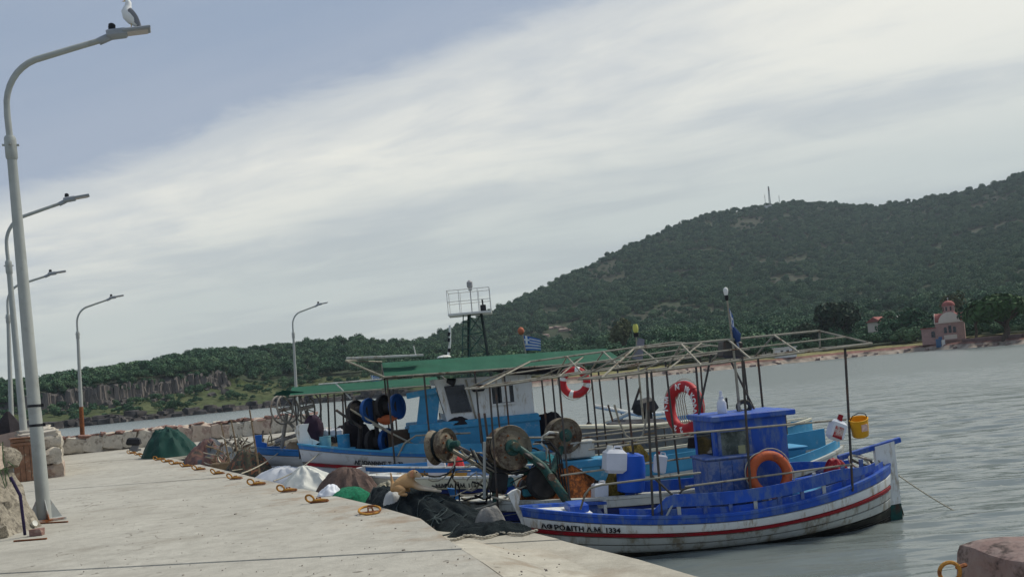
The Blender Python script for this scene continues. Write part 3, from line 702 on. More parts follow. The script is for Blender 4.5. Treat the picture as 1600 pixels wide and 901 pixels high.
mast(1219, 302, 'thin antenna mast left of the tall hilltop mast', .3)
mast(1241, 303, 'thin antenna mast right of the tall hilltop mast', .3)
p = on_land(1222, 1172); hu = thing('mast_hut', 'white equipment hut at the foot of the hilltop mast', 'hut', (p.x, p.y, p.z + .5))
obj('wall', MB().box((0, 0, 2.2), (9, 5, 5)), 'far_white', hu); obj('roof', MB().box((0, 0, 4.9), (9.6, 5.6, .5)), 'plaster', hu)

# ================================================================== QUAY
DK, LG = 0.75, 0.55                     # deck and ledge levels above the water
R0 = Vector((-2.01, 11.73)); QU = Vector((-0.4826, 0.8758)); QN = Vector((0.8758, 0.4826))
def E(s, off): return R0 + QU * s + QN * off
def concrete(name, c1, c2, spec_d=0.5):
    m = bpy.data.materials.new(name); m.use_nodes = True; t = m.node_tree; b = t.nodes['Principled BSDF']; b.inputs['Roughness'].default_value = 0.92; b.inputs['Specular IOR Level'].default_value = 0.25
    tcn = t.nodes.new('ShaderNodeTexCoord')
    def nz(sc, det, ro, ax=(1, 1, 1)):
        mp = t.nodes.new('ShaderNodeMapping'); t.links.new(tcn.outputs['Object'], mp.inputs[0]); mp.inputs['Scale'].default_value = ax; mp.inputs['Rotation'].default_value = (0, 0, math.radians(12))
        n = t.nodes.new('ShaderNodeTexNoise'); t.links.new(mp.outputs[0], n.inputs['Vector']); n.inputs['Scale'].default_value = sc; n.inputs['Detail'].default_value = det; n.inputs['Roughness'].default_value = ro; return n.outputs['Fac']
    def rng(v, a, b_, lo=0, hi=1):
        n = t.nodes.new('ShaderNodeMapRange'); t.links.new(v, n.inputs[0]); n.inputs[1].default_value = a; n.inputs[2].default_value = b_; n.inputs[3].default_value = lo; n.inputs[4].default_value = hi; return n.outputs[0]
    def mix(f, a, b_, bt='MIX'):
        n = t.nodes.new('ShaderNodeMix'); n.data_type = 'RGBA'; n.blend_type = bt
        for i, v in ((0, f), (6, a), (7, b_)):
            if isinstance(v, tuple): n.inputs[i].default_value = (*v, 1)
            elif isinstance(v, float): n.inputs[i].default_value = v
            else: t.links.new(v, n.inputs[i])
        return n.outputs[2]
    base = mix(rng(nz(0.45, 6, .6), .35, .65), c1, c2)
    streak = nz(1.2, 7, .65, (0.7, 1.5, 1))                                   # brushed, trowelled across the quay
    base = mix(rng(streak, .50, .72, 0, .42), base, tuple(c * .60 for c in c1))
    mid = nz(4.5, 7, .7); base = mix(rng(mid, .45, .70, 0, .6), base, tuple(c * .68 for c in c1))
    fine = nz(26, 5, .7); base = mix(rng(fine, .3, .7, 0, .42), base, tuple(c * .74 for c in c1))
    pit = nz(7.5, 3, .5); base = mix(rng(pit, .685, .72, 0, .8), base, (0.13, 0.115, 0.095))
    pale = nz(1.9, 8, .7); base = mix(rng(pale, .60, .74, 0, .5), base, tuple(min(.8, c * 1.22) for c in c2))
    # cracks and dark blotches
    vo = t.nodes.new('ShaderNodeTexVoronoi'); vo.feature = 'DISTANCE_TO_EDGE'; vo.inputs['Scale'].default_value = 0.32
    wv = t.nodes.new('ShaderNodeVectorMath'); wv.operation = 'ADD'; t.links.new(tcn.outputs['Object'], wv.inputs[0])
    wn_ = t.nodes.new('ShaderNodeTexNoise'); wn_.inputs['Scale'].default_value = 1.4; wn_.inputs['Detail'].default_value = 6; t.links.new(tcn.outputs['Object'], wn_.inputs['Vector']); t.links.new(wn_.outputs['Color'], wv.inputs[1]); t.links.new(wv.outputs[0], vo.inputs['Vector'])
    crk = rng(vo.outputs['Distance'], .0, .0055, 1, 0); cm = nz(.5, 2, .5)
    mu = t.nodes.new('ShaderNodeMath'); mu.operation = 'MULTIPLY'; t.links.new(crk, mu.inputs[0]); t.links.new(rng(cm, .5, .58), mu.inputs[1])
    base = mix(mu.outputs[0], base, (0.15, 0.135, 0.11))
    blot = nz(.8, 5, .65); base = mix(rng(blot, .57, .70, 0, .5), base, (0.22, 0.20, 0.16))
    sp3 = t.nodes.new('ShaderNodeVectorMath'); sp3.operation = 'DOT_PRODUCT'; t.links.new(tcn.outputs['Object'], sp3.inputs[0]); sp3.inputs[1].default_value = (QN.x, QN.y, 0)
    ab = t.nodes.new('ShaderNodeMath'); ab.operation = 'ABSOLUTE'; su = t.nodes.new('ShaderNodeMath'); su.operation = 'SUBTRACT'; t.links.new(sp3.outputs['Value'], su.inputs[0]); su.inputs[1].default_value = R0.dot(QN); t.links.new(su.outputs[0], ab.inputs[0])
    near = rng(ab.outputs[0], 0.0, 0.9, 1, 0); mu2 = t.nodes.new('ShaderNodeMath'); mu2.operation = 'MULTIPLY'; t.links.new(near, mu2.inputs[0]); t.links.new(rng(nz(1.6, 5, .6), .50, .72, 0, .8), mu2.inputs[1])
    base = mix(mu2.outputs[0], base, (0.25, 0.165, 0.095))              # rust washed off the mooring rings
    t.links.new(base, b.inputs['Base Color'])
    bp = t.nodes.new('ShaderNodeBump'); bp.inputs['Strength'].default_value = 0.7; bp.inputs['Distance'].default_value = 0.012
    ad = t.nodes.new('ShaderNodeMath'); ad.operation = 'ADD'; t.links.new(fine, ad.inputs[0]); t.links.new(streak, ad.inputs[1])
    t.links.new(ad.outputs[0], bp.inputs['Height']); t.links.new(bp.outputs[0], b.inputs['Normal'])
    return m
M['conc'] = concrete('quay_concrete', (0.375, 0.356, 0.305), (0.47, 0.452, 0.39))
M['conc_warm'] = concrete('ledge_concrete', (0.42, 0.39, 0.318), (0.515, 0.485, 0.405))
M['conc_dark'] = pm('quay_side_concrete', (0.20, 0.185, 0.16), .95, .3, 2, .6, wear=(.08, .08, .06), wear_amt=.6, wscale=1)

def clip(poly, fn):                       # keep the side where fn(p) >= 0
    o = []
    for i in range(len(poly)):
        a, b = poly[i], poly[(i + 1) % len(poly)]; fa, fb = fn(a), fn(b)
        if fa >= 0: o.append(a)
        if (fa >= 0) != (fb >= 0): t = fa / (fa - fb); o.append((a[0] + (b[0] - a[0]) * t, a[1] + (b[1] - a[1]) * t))
    return o
edge_in = [(2.0, -4.0), (0.9, 3.0), (0.3, 5.5), (-0.37, 7.85), (-0.81, 9.3), (-1.25, 10.9)] + [tuple(E(s, .35)) for s in (0.9, 4, 8, 12, 16, 20, 23)]
edge_out = [(9, -4), (9, 5.6)] + [tuple(gz(px, 905, LG).xy) for px in (1480, 1380, 1250, 1120)] + [tuple(gz(1085, 897, LG).xy), tuple(gz(1000, 872, LG).xy), tuple(gz(900, 848, LG).xy), (0.06, 10.42)] + [tuple(E(s, 1.15)) for s in (1.5, 4, 8, 12, 16, 20, 23)]
head = [(-10.6, 37.6), (-9.2, 41.0), (-9.0, 43.8)]
outer = [(-9.4, 44.4), (-21.6, 40.4), (-23, 39.4), (-15.4, 25.6), (-10.2, 15.4), (-12.5, 13.0), (-12.5, 3.0), (-4, -4)]
deck_poly = edge_in + head + outer
body = edge_out + head + outer
struct('quay', MB().prism(body, -2.5, LG - 0.02), 'conc_dark')
quay = bpy.data.objects['quay']
# poured slabs with joints between them; joints run almost square to the view as in the photograph
def joint(k): return 8.55 + 4.95 * k
def bev_prism(poly, z0, z1, b=0.012):
    n = len(poly); c = Vector((sum(p[0] for p in poly) / n, sum(p[1] for p in poly) / n)); m = MB()
    ins = []
    for i in range(n):
        p0, p1, p2 = Vector(poly[i - 1]), Vector(poly[i]), Vector(poly[(i + 1) % n])
        d1 = (p1 - p0).normalized() if (p1 - p0).length > 1e-6 else Vector((1, 0)); d2 = (p2 - p1).normalized() if (p2 - p1).length > 1e-6 else Vector((1, 0))
        nn = Vector((-d1.y, d1.x)) + Vector((-d2.y, d2.x)); nn = nn.normalized() if nn.length > 1e-6 else Vector((0, 0)); ins.append(p1 + nn * b)
    area = sum(poly[i][0] * poly[(i + 1) % n][1] - poly[(i + 1) % n][0] * poly[i][1] for i in range(n))
    if area < 0: ins = [Vector(poly[i]) * 2 - ins[i] for i in range(n)]
    m.add([(p[0], p[1], z0) for p in poly] + [(p[0], p[1], z1 - b) for p in poly] + [(p.x, p.y, z1) for p in ins],
          [tuple(range(2 * n, 3 * n))] + [(i, (i + 1) % n, n + (i + 1) % n, n + i) for i in range(n)] + [(n + i, n + (i + 1) % n, 2 * n + (i + 1) % n, 2 * n + i) for i in range(n)])
    return m
def slabs(poly, zt, zb, mat, name, gap, ks, slope=-0.2, jit=0):
    for k in ks:
        lo, hi = joint(k) + jit, joint(k + 1) + jit
        pl = clip(poly, lambda p: p[1] - slope * p[0] - lo - gap) if k > ks[0] else poly
        pl = clip(pl, lambda p: hi - gap - (p[1] - slope * p[0])) if k < ks[-1] else pl
        if len(pl) < 3: continue
        obj(name, bev_prism(pl, zb, zt - (0.006 if k % 2 else 0.0)), mat, quay)
slabs(deck_poly, DK, LG - 0.03, 'conc', 'slab', 0.012, list(range(-3, 8)))
ledge_poly = edge_out + [tuple(E(23, .36))] + [(p[0] + .012, p[1]) for p in reversed(edge_in)]
slabs(ledge_poly, LG, LG - 0.1, 'conc_warm', 'ledge_slab', 0.01, list(range(-3, 5)), jit=1.3)
# near the viewer the ledge rises flush with the deck: a ramped screed
rp = [(-0.78, 9.15), (-0.37, 7.86), (0.3, 5.5), (0.9, 3.0), (2.0, -1.0)]
mbr = MB()
rows = []
for (x, y) in rp:
    rows.append([(x - .01, y, DK - .004), (x + .25, y + .05, DK - .035), (x + .6, y + .1, LG + .04), (x + .95, y + .15, LG + .004)])
mbr.grid(rows); mbr.smooth = True
obj('ramp_screed', mbr, 'conc_warm', quay)
# small stones, chips and dark grit lying on the deck
R = random.Random(21); grit = MB()
for k in range(300):
    px, py = R.uniform(60, 900), R.uniform(722, 900); p = gz(px, py, DK)
    if (p.xy - R0).dot(QN) > .2 or p.x < -13 or p.y < 5: continue
    s = R.uniform(.004, .012) * (1 if R.random() < .95 else 2.0)
    grit.box((p.x, p.y, DK + s * .25), (s * R.uniform(.8, 2.2), s, s * .7), Matrix.Rotation(R.uniform(0, 3), 3, 'Z'), taper=.7)
o = obj('grit', grit, pm('dark_grit', (.22, .19, .16), .95, .4, 30), quay); o['kind'] = 'stuff'

# ------------------------------------------------------------------ rubble walls
M['roughwall'] = pm('rough_rubble', (0.30, 0.27, 0.215), 0.95, 0.3, 7, 1.0, wear=(0.14, 0.125, 0.10), wear_amt=0.6, wscale=9)
def wall(name, label, p0, p1, thick, h, courses, slen, mats, cap=None, seed=1, z0=DK, jitter=.05, batter=0.0, rough=.14, tilt=0.0):
    p0, p1 = Vector(p0), Vector(p1); L = (p1 - p0).length; rz = math.atan2(p1.y - p0.y, p1.x - p0.x)
    t = thing(name, label, 'wall', (p0.x, p0.y, z0), rz); R = random.Random(seed)
    obj('core', MB().box((L / 2, 0, h * .46), (L * .985, thick * .78, h * .92)), 'mortar', t)
    pool = [[rock_mesh('stone', seed * 10 + k, m, rough, 3) for k in range(4)] for m in mats]
    ch_ = h / courses
    for c in range(courses):
        x = -R.uniform(0, slen * .4) if c % 2 else 0.0
        while x < L:
            l = slen * R.uniform(.65, 1.45); l = min(l, L - x + .1)
            if l < slen * .25: break
            for sy in (-1, 1):
                o = obj('stone', R.choice(R.choice(pool)), None, t); hh = ch_ * R.uniform(.92, 1.12)
                o.location = (x + l / 2, sy * (thick * .33 + R.uniform(-jitter, jitter) * .5), ch_ * (c + .5) + R.uniform(-.02, .02)); o.scale = (l * 1.06, thick * .52, hh * 1.08)
                o.rotation_euler = (R.uniform(-.06, .06), tilt + R.uniform(-.08, .08), R.uniform(-.05, .05))
            x += l
    if cap:
        pc = [rock_mesh('cap_stone', seed * 10 + 50 + k, cap, .2, 3) for k in range(3)]; x = 0
        while x < L:
            l = slen * R.uniform(.3, .9); o = obj('cap_stone', R.choice(pc), None, t)
            o.location = (x + l / 2, R.uniform(-.1, .1), h + R.uniform(-.02, .07)); o.scale = (l * 1.02, thick * R.uniform(.8, 1.1), R.uniform(.08, .19)); o.rotation_euler = (R.uniform(-.1, .1), R.uniform(-.2, .2), R.uniform(-.2, .2)); x += l
    return t
wall('parapet_wall', 'long low rubble stone parapet with reddish cap stones closing the mole', (-20.9, 39.4), (-9.7, 43.2), .7, .72, 1, .62, ['wallstone', 'wallstone2', 'wallstone2'], 'redstone', 4, rough=.24, tilt=.16)
wall('seawall', 'tall pale rubble seawall behind the wooden bin, running along the mole', (-13.15, 24.75), (-20.7, 38.6), .95, 1.22, 3, .62, ['wallstone2', 'wallstone'], 'wallstone2', 5, rough=.22)
wall('seawall', 'weathered rubble seawall end beside the nearest lamp post', (-7.72, 13.25), (-11.8, 12.5), .85, 1.25, 4, .42, ['roughwall', 'roughwall', 'wallstone'], 'roughwall', 6, rough=.22, jitter=.08)
# sloping rubble toe against the end of the near wall
t = thing('rubble_toe', 'heap of mortared rubble sloping down at the seawall end', 'rubble', (-7.78, 13.1, DK))
b = MB(); rows = []
for i in range(13):
    f = i / 12; row = []
    for j in range(11):
        g_ = j / 10; x = .42 - .5 * f ** .9 + .05 * n3(f * 5, g_ * 6, 2); y = -.5 + 1.1 * g_; z = 1.28 * f
        row.append((x + .035 * n3(f * 16, g_ * 16), y, z))
    rows.append(row)
for i in range(4): rows.append([(rows[12][0][0] - .2 * (i + 1), p[1], 1.28 + .05 * n3(i * 3.0, p[1] * 4)) for p in rows[12]])
b.grid(rows)
rows = []
for i in range(13):
    f = i / 12; row = []
    for j in range(9):
        g_ = j / 8; x0_ = .42 - .5 * f ** .9 + .05 * n3(f * 5, 0, 2); row.append((x0_ - g_ * 1.0, -.5 + .06 * n3(f * 9 + 3, g_ * 9, 5), 1.28 * f))
    rows.append(row)
b.grid(rows); b.smooth = True; obj('mortar_face', b, 'roughwall', t)
pool = [rock_mesh('stone', 700 + k, 'roughwall', .22, 3) for k in range(4)] + [rock_mesh('stone', 720, 'redstone', .2, 3)]
R = random.Random(31)
for k in range(34):
    r_ = R.random(); s = R.uniform(.16, .34); z = R.uniform(0, 1.15); x = .36 - .5 * (z / 1.28) ** .9 - R.random() ** 2 * .9
    o = obj('stone', pool[k % 5 if k % 7 == 0 else k % 4], None, t); o.location = (x, R.uniform(-.46, -.36) if k % 3 else R.uniform(-.3, .4), z + .05); o.scale = (s * 1.1, s * .6, s * .75); o.rotation_euler = (R.uniform(-.4, .4), R.uniform(-.4, .4), R.uniform(0, 6))

# ------------------------------------------------------------------ lamp posts
def kx(m_): m_.v = [(x * .888, y, z) for x, y, z in m_.v]; return m_
def lamp_mesh():
    t = thing('street_lamp', '', 'street lamp'); 
    pole = MB(); pole.tube([(0, 0, .02), (0, 0, 3.0), (0, 0, 6.1)], [.105, .09, .068], 12); obj('pole', pole, 'galv', t)
    b = MB()
    for k in range(4):
        an = k * math.pi / 2 + .4; R_ = Matrix.Rotation(an, 3, 'Z'); m_ = [(.09, -.006, .03), (.26, -.006, .03), (.09, -.006, .36)]
        vs = [R_ @ Vector(p) for p in m_] + [R_ @ Vector((p[0], .006, p[2])) for p in m_]; b.add(vs, [(0, 1, 2), (5, 4, 3), (0, 3, 4, 1), (1, 4, 5, 2), (2, 5, 3, 0)])
    b.box((0, 0, .018), (.5, .5, .03), Matrix.Rotation(.4, 3, 'Z')); obj('base_plate', b, 'galv_rust', t)
    obj('collar', MB().lathe([(.075, 5.75), (.088, 5.78), (.088, 6.08), (.072, 6.12)], seg=12).box((0, 0, 5.98), (.24, .03, .03)).box((0, 0, 5.98), (.03, .24, .03)), 'galv', t)
    arm = MB(); pts = [(0, 0, 6.0), (-.01, 0, 6.45)]
    for k in range(1, 9):
        an = math.radians(180 - k * 8.6); pts.append((.80 + .81 * math.cos(an), 0, 6.55 + .86 * math.sin(an)))
    pts += [(1.15, 0, 7.56), (1.66, 0, 7.72)]
    arm.tube(pts, [.056, .054] + [.05] * 8 + [.047, .045], 10); kx(arm); obj('arm', arm, 'galv', t)
    hd = MB(); hd.tube([(1.60, 0, 7.69), (1.80, 0, 7.78)], .062, 10)
    Rt = Matrix.Rotation(math.radians(-9), 3, 'Y')
    hd.box((1.92, 0, 7.83), (.36, .2, .13), Rt, bev=.03); hd.box((2.27, 0, 7.90), (.5, .24, .055), Rt, bev=.015); kx(hd)
    h = obj('lamp_head', hd, pm('lamp_grey', (.30, .32, .34), .5, .1, 4, .05), t)
    obj('lens', kx(MB().box((2.27, 0, 7.866), (.4, .18, .02), Rt)), pm('lens', (.5, .45, .42), .3, .05, 4, 0), h)
    obj('sensor', MB().lathe([(.05, 0), (.058, .05), (.055, .10), (.03, .12)], c=(1.63, 0, 7.88), axis=(.15, 0, 1), seg=12), 'black', h)
    return t
lp = lamp_mesh()
LAMPS = [(gz(70, 813, DK).xy, 0, 1.01, 'grey lamp post with a gull on its head, beside the rubble seawall end', 20),
         (Vector((-14.25, 26.0)), 0.0, 1.03, 'lamp post rising behind the wooden bin, second along the seawall', 20),
         (Vector((-21.4, 38.0)), 2.9, 1.02, 'lamp post at the far end of the seawall, third along it', 20),
         (gz(130, 706, DK).xy, 2.3, .9, 'lamp post with a rusty foot standing against the far parapet wall', 20),
         (at(464, 650, 42.6).xy, 2.2, .77, 'lamp post at the tip of the mole beyond the green canopied boats', 24)]
for k, (p, lean, s, lab, az) in enumerate(LAMPS):
    o = lp if k == 0 else copy_tree(lp)
    o.location = (p.x, p.y, DK); o.rotation_euler = (0, math.radians(lean), math.radians(az)); o.scale = (s, s, s); o['label'] = lab; o['group'] = 'lamp posts along the mole'
    if k == 3:
        for c in o.children:
            if c.name.startswith('pole'):
                c.data = c.data.copy(); c.data.materials.clear()
                m = M['galv_rust'].copy(); c.data.materials.append(M['galv'])
        obj('rusty_sleeve', MB().lathe([(.108, .02), (.12, .05), (.112, 1.2), (.1, 2.3)], seg=12), 'rust', o)
lamp1 = lp
# two black straps round the first post
for z in (1.52, 1.83):
    obj('strap', MB().lathe([(.100, z - .02), (.104, z), (.100, z + .02)], seg=14).box((.11, 0, z), (.05, .03, .05)), 'black', lamp1)

# ------------------------------------------------------------------ gull on the first lamp
mw = Matrix.Translation((LAMPS[0][0].x, LAMPS[0][0].y, DK)) @ Matrix.Rotation(math.radians(20), 4, 'Z') @ Matrix.Scale(1.01, 4)
gp = mw @ Vector((1.92, 0, 7.915))
gu = thing('gull', 'white and grey gull standing on the lamp head', 'bird', gp, math.radians(18)); gu.scale = (1.15,) * 3
b = MB(); b.tube([(.12, 0, .045), (.085, 0, .075), (.04, 0, .13), (-.01, 0, .20), (-.025, 0, .26), (-.012, 0, .315), (.0, 0, .35), (.002, 0, .385), (-.008, 0, .415), (-.03, 0, .43)], [.012, .04, .075, .088, .078, .055, .044, .046, .036, .012], 14); obj('body', b, 'gull_white', gu)
for s in (-1, 1):
    wg = MB(); rows = []
    for k in range(7):
        f = k / 6; c = Vector((.015 + .13 * f, s * (.075 - .055 * f), .27 - .235 * f)); wd = .055 * math.sin(math.pi * min(1, .18 + .75 * f)) + .006
        rows.append([c + Vector((-wd * .7, s * .012, -wd * .55)), c + Vector((0, s * .022, 0)), c + Vector((wd * .6, s * .004, wd * .5)), c + Vector((0, -s * .004, 0))])
    wg.grid(rows, True); wg.smooth = True; obj('wing', wg, 'gull_grey', gu)
    obj('leg', MB().tube([(.02, s * .03, .09), (.012, s * .03, 0.005), (-.025, s * .03, .003)], .0045, 6), 'beak', gu)
obj('tail', MB().box((.135, 0, .03), (.09, .05, .014), Matrix.Rotation(math.radians(28), 3, 'Y'), taper=.8), 'gull_dark', gu)
obj('beak', MB().tube([(-.03, 0, .418), (-.075, 0, .405)], [.012, .004], 8), 'beak', gu)

# ------------------------------------------------------------------ wooden bin, pipe and litter by the wall
p = gz(38, 752, DK)
wb = thing('wooden_bin', 'tall brown slatted wooden litter bin beside the lamp post', 'bin', (p.x, p.y + .3, DK), math.radians(25))
R = random.Random(2)
for side in range(4):
    Rz = Matrix.Rotation(side * math.pi / 2, 3, 'Z')
    for k in range(5):
        c = Rz @ Vector((-.26 + k * .13, -.33, .5)); obj('slat', MB().box(c, (.118, .022, .98 + R.uniform(-.01, .01)), Rz, bev=.005), 'bin_wood', wb)
obj('liner', MB().box((0, 0, .48), (.58, .58, .92)), 'black', wb)
for z in (1.02, 1.12): obj('rim_board', MB().box((0, 0, z), (.74, .74, .085), bev=.01), 'bin_wood', wb)
obj('lid', MB().box((0, 0, 1.185), (.8, .8, .03), bev=.008), 'bin_wood', wb)
a_, b_ = at(17, 752, 12.35), at(40, 822, 12.6)
dp = obj('drain_pipe', MB().tube([(a_.x, a_.y, 1.62), (a_.x + .1, a_.y + .02, 1.35), (b_.x - .02, b_.y, DK + .03)], .022, 8), pm('purple_pipe', (.025, .018, .06), .5, .2, 4, .1)); tag(dp, 'thin dark purple pole leaning on the seawall end', 'pole')
gr_ = MB(); R = random.Random(9)
for k in range(14):
    x = R.uniform(-.3, -.08); y = R.uniform(-.25, .25); gr_.tube([(x, y, 0), (x + R.uniform(-.08, .15), y, -.1 - R.random() * .3), (x + R.uniform(0, .3), y, -.35 - R.random() * .35)], .008, 4)
p = at(6, 690, 13.2); o = obj('green_net', gr_, pm('faded_green_net', (.07, .12, .06), .9, .4, 20, .5), None, (p.x, p.y, p.z)); tag(o, 'faded green netting hanging over the seawall end', 'net')
p = gz(47, 825, DK); o = obj('paper_cup', MB().lathe([(.03, 0), (.045, .11), (.047, .115), (.035, .11)], axis=(.9, -.3, .35), seg=10), 'sheet_white', None, (p.x, p.y, DK + .04)); tag(o, 'crushed white cup lying at the foot of the seawall', 'cup')
p = gz(52, 838, DK); o = obj('brick_piece', rock_mesh('brick_piece', 5, 'redstone', .12, 2), None, None, (p.x, p.y + .1, DK + .05)); o.scale = (.2, .12, .1); tag(o, 'broken reddish brick beside the crushed cup', 'brick')
p, q_ = gz(22, 846, DK), gz(73, 842, DK); o = obj('metal_strip', MB().box((p + q_) / 2 + Vector((0, 0, .012)), ((q_ - p).length, .03, .02), Matrix.Rotation(math.atan2(q_.y - p.y, q_.x - p.x), 3, 'Z')), 'rust'); tag(o, 'flat rusty metal strip lying on the deck below the seawall', 'metal strip')
p, q_ = gz(60, 818, DK), gz(106, 815.5, DK); o = obj('iron_bar', MB().box((p + q_) / 2 + Vector((0, 0, .012)), ((q_ - p).length, .025, .02), Matrix.Rotation(math.atan2(q_.y - p.y, q_.x - p.x), 3, 'Z')), 'rust'); tag(o, 'short rusty bar lying at the foot of the gull lamp post', 'bar')
p = gz(88, 742, DK); o = obj('old_tyre', MB().torus((0, 0, .2), .15, .06, (.75, -.6, .1), 20, 8), 'rubber', None, (p.x, p.y, DK)); tag(o, 'old black tyre leaning on the end of the tall seawall', 'tyre')
# dark covered heap and pale boulder behind the bin
p = at(16, 690, 27)
cv = MB(); cv.lathe([(.75, -.2), (.6, .25), (.32, .75), (.05, 1.12)], seg=7); o = obj('black_cover', cv, 'tarp_black', None, (p.x, p.y, p.z - .2)); tag(o, 'pointed black cover on the seawall behind the wooden bin', 'cover')
p = at(26, 690, 25.4); o = obj('boulder', rock_mesh('boulder', 55, pm('pink_boulder', (.45, .32, .25), .9, .15, 3, .5), .12, 4), None, None, (p.x, p.y, p.z - .1)); o.scale = (.75, .6, .75); tag(o, 'rounded pinkish boulder on the seawall behind the wooden bin', 'boulder')

# ------------------------------------------------------------------ mooring rings
RPX = [(578, 802), (497, 785), (450, 768), (402, 757.5), (367, 748.5), (340, 740.5), (311, 734), (291, 729), (275, 725), (262, 721.5), (249, 718.5), (237, 715.5), (226, 713), (216, 710.5), (206, 708.5)]
def ring_thing(kind):
    t = thing('mooring_ring', '', 'mooring ring')
    b = MB()
    if kind == 0: b.torus((0, 0, .045), .14, .016, (.05, -.26, 1), 26, 8)
    else:
        b.torus((-.12, 0, .07), .065, .016, (.25, 1, .55), 20, 8)
        b.tube([(-.06, 0, .04), (.06, 0.01, .035), (.15, 0.02, .025)], [.016, .024, .016], 8)
    obj('ring', b, 'ring', t)
    s = MB(); s.box((.02 if kind else 0, .03, .012), (.26, .1, .022), bev=.006)
    s.tube([(-.02, .0, .0), (-.02, .02, .07), (.03, .03, .07), (.05, .03, 0)], .014, 6); obj('staple', s, 'rust', t)
    return t
rings = [ring_thing(0), ring_thing(1)]; used = [False, False]; R = random.Random(12)
RLAB = {0: 'rusty orange ring lying flat on the bare deck before the dark nets', 1: 'rusty mooring ring by the bare deck edge near the green net', 2: 'rusty mooring ring in front of the white sheet', 3: 'rusty mooring ring with black rope by the grey sheet', 4: 'rusty mooring ring before the camouflage heap', 5: 'rusty mooring ring between the camouflage and blanket heaps', 6: 'rusty mooring ring in front of the patterned blanket'}
for i, (px, py) in enumerate(RPX):
    k = 0 if i == 0 else 1; o = rings[k] if not used[k] else copy_tree(rings[k]); used[k] = True
    p = gz(px, py, DK); o.location = (p.x, p.y, DK + .004); o.rotation_euler = (0, 0, R.uniform(-.3, .25) if k else 0.1)
    o['label'] = RLAB.get(i, 'small rusty mooring ring in front of the dark green tarpaulin' if i < 10 else 'small rusty mooring ring past the dark outboard motor'); o['group'] = 'mooring rings along the quay edge'
    if i > 7: o.scale = (1.05,) * 3

# ------------------------------------------------------------------ covered heaps and nets along the edge
def edge_px(px, off):                      # point on the line parallel to the edge that shows at column px
    best = None
    for k in range(600):
        s = -2 + k * .06; p = E(s, off); a = p.x / p.y; b_ = (.8 - CZ) / p.y; x = PX + F * (a * RC - b_ * RS)
        if best is None or abs(x - px) < best[0]: best = (abs(x - px), p)
    return best[1]
def heap(name, label, cat, c, lx, ly, h, rz, mat, seed, z0, folds=7, fold=.12, power=2.0, rugged=.22, nr=18, na=56, peak=(0, 0), drop=.0):
    b = MB(); rows = []
    for i in range(nr + 1):
        r = i / nr; row = []
        for j in range(na):
            th = 2 * math.pi * j / na
            out = 1 + .16 * n3(math.cos(th) * 1.7 + seed, math.sin(th) * 1.7) + .07 * n3(math.cos(th) * 5 + seed, math.sin(th) * 5, 4)
            x = math.cos(th) * lx * out * r + peak[0] * lx * (1 - r); y = math.sin(th) * ly * out * r + peak[1] * ly * (1 - r)
            z = h * (1 - r ** power)
            f = fold * h * math.sin(folds * th + 5 * n3(seed, r * 2.0) + 2 * n3(th, seed)) * r ** 1.2 * (1 - r ** 5)
            g_ = rugged * h * (n3(x * 3.1 + seed, y * 3.1, seed) + .6 * abs(n3(x * 7 + seed, y * 7, seed * 2)) + .35 * n3(x * 16, y * 16, seed)) * (1 - r ** 6)
            z = max(-drop * sm(.8, 1, r), z + f + g_) if r < 1 else -drop
            row.append((x, y, z))
        rows.append(row)
    b.grid(rows, True); b.smooth = True
    o = obj(name, b, mat, None, (c[0], c[1], z0), (0, 0, rz)); return tag(o, label, cat)
QR = math.atan2(QU.y, QU.x)                # direction along the quay
def M_patt():
    m = bpy.data.materials.new('patterned_blanket'); m.use_nodes = True; t = m.node_tree; b = t.nodes['Principled BSDF']; b.inputs['Roughness'].default_value = .9
    tcn = t.nodes.new('ShaderNodeTexCoord'); nz = t.nodes.new('ShaderNodeTexNoise'); t.links.new(tcn.outputs['Object'], nz.inputs['Vector']); nz.inputs['Scale'].default_value = 1.9; nz.inputs['Detail'].default_value = 3; nz.inputs['Distortion'].default_value = .6
    r = t.nodes.new('ShaderNodeValToRGB'); t.links.new(nz.outputs['Fac'], r.inputs[0]); cr = r.color_ramp; cr.elements[0].position = .36; cr.elements[0].color = (.045, .06, .075, 1); cr.elements[1].position = .5; cr.elements[1].color = (.16, .075, .06, 1)
    for ps, c in ((.44, (.07, .075, .085)), (.56, (.10, .06, .055)), (.62, (.24, .12, .08)), (.7, (.06, .06, .05))): e = cr.elements.new(ps); e.color = (*c, 1)
    t.links.new(r.outputs[0], b.inputs['Base Color']); return m
def M_camo():
    m = bpy.data.materials.new('camouflage_cloth'); m.use_nodes = True; t = m.node_tree; b = t.nodes['Principled BSDF']; b.inputs['Roughness'].default_value = .9
    tcn = t.nodes.new('ShaderNodeTexCoord'); nz = t.nodes.new('ShaderNodeTexNoise'); t.links.new(tcn.outputs['Object'], nz.inputs['Vector']); nz.inputs['Scale'].default_value = 4.5; nz.inputs['Detail'].default_value = 2
    r = t.nodes.new('ShaderNodeValToRGB'); r.color_ramp.interpolation = 'CONSTANT'; t.links.new(nz.outputs['Fac'], r.inputs[0]); cr = r.color_ramp; cr.elements[0].color = (.018, .02, .02, 1); cr.elements[1].position = .62; cr.elements[1].color = (.22, .09, .045, 1)
    for ps, c in ((.42, (.07, .065, .04)), (.5, (.11, .055, .035)), (.55, (.03, .04, .03))): e = cr.elements.new(ps); e.color = (*c, 1)
    t.links.new(r.outputs[0], b.inputs['Base Color']); return m
M['patt'] = M_patt(); M['camo'] = M_camo()
c = edge_px(268, .55); heap('green_tarp_heap', 'big heap under a dark green tarpaulin on the quay edge', 'tarpaulin', c, 1.35, .95, .92, QR + .1, 'green_tarp', 3, DK + .002, 9, .10, 2.1, .16, peak=(.15, .1))
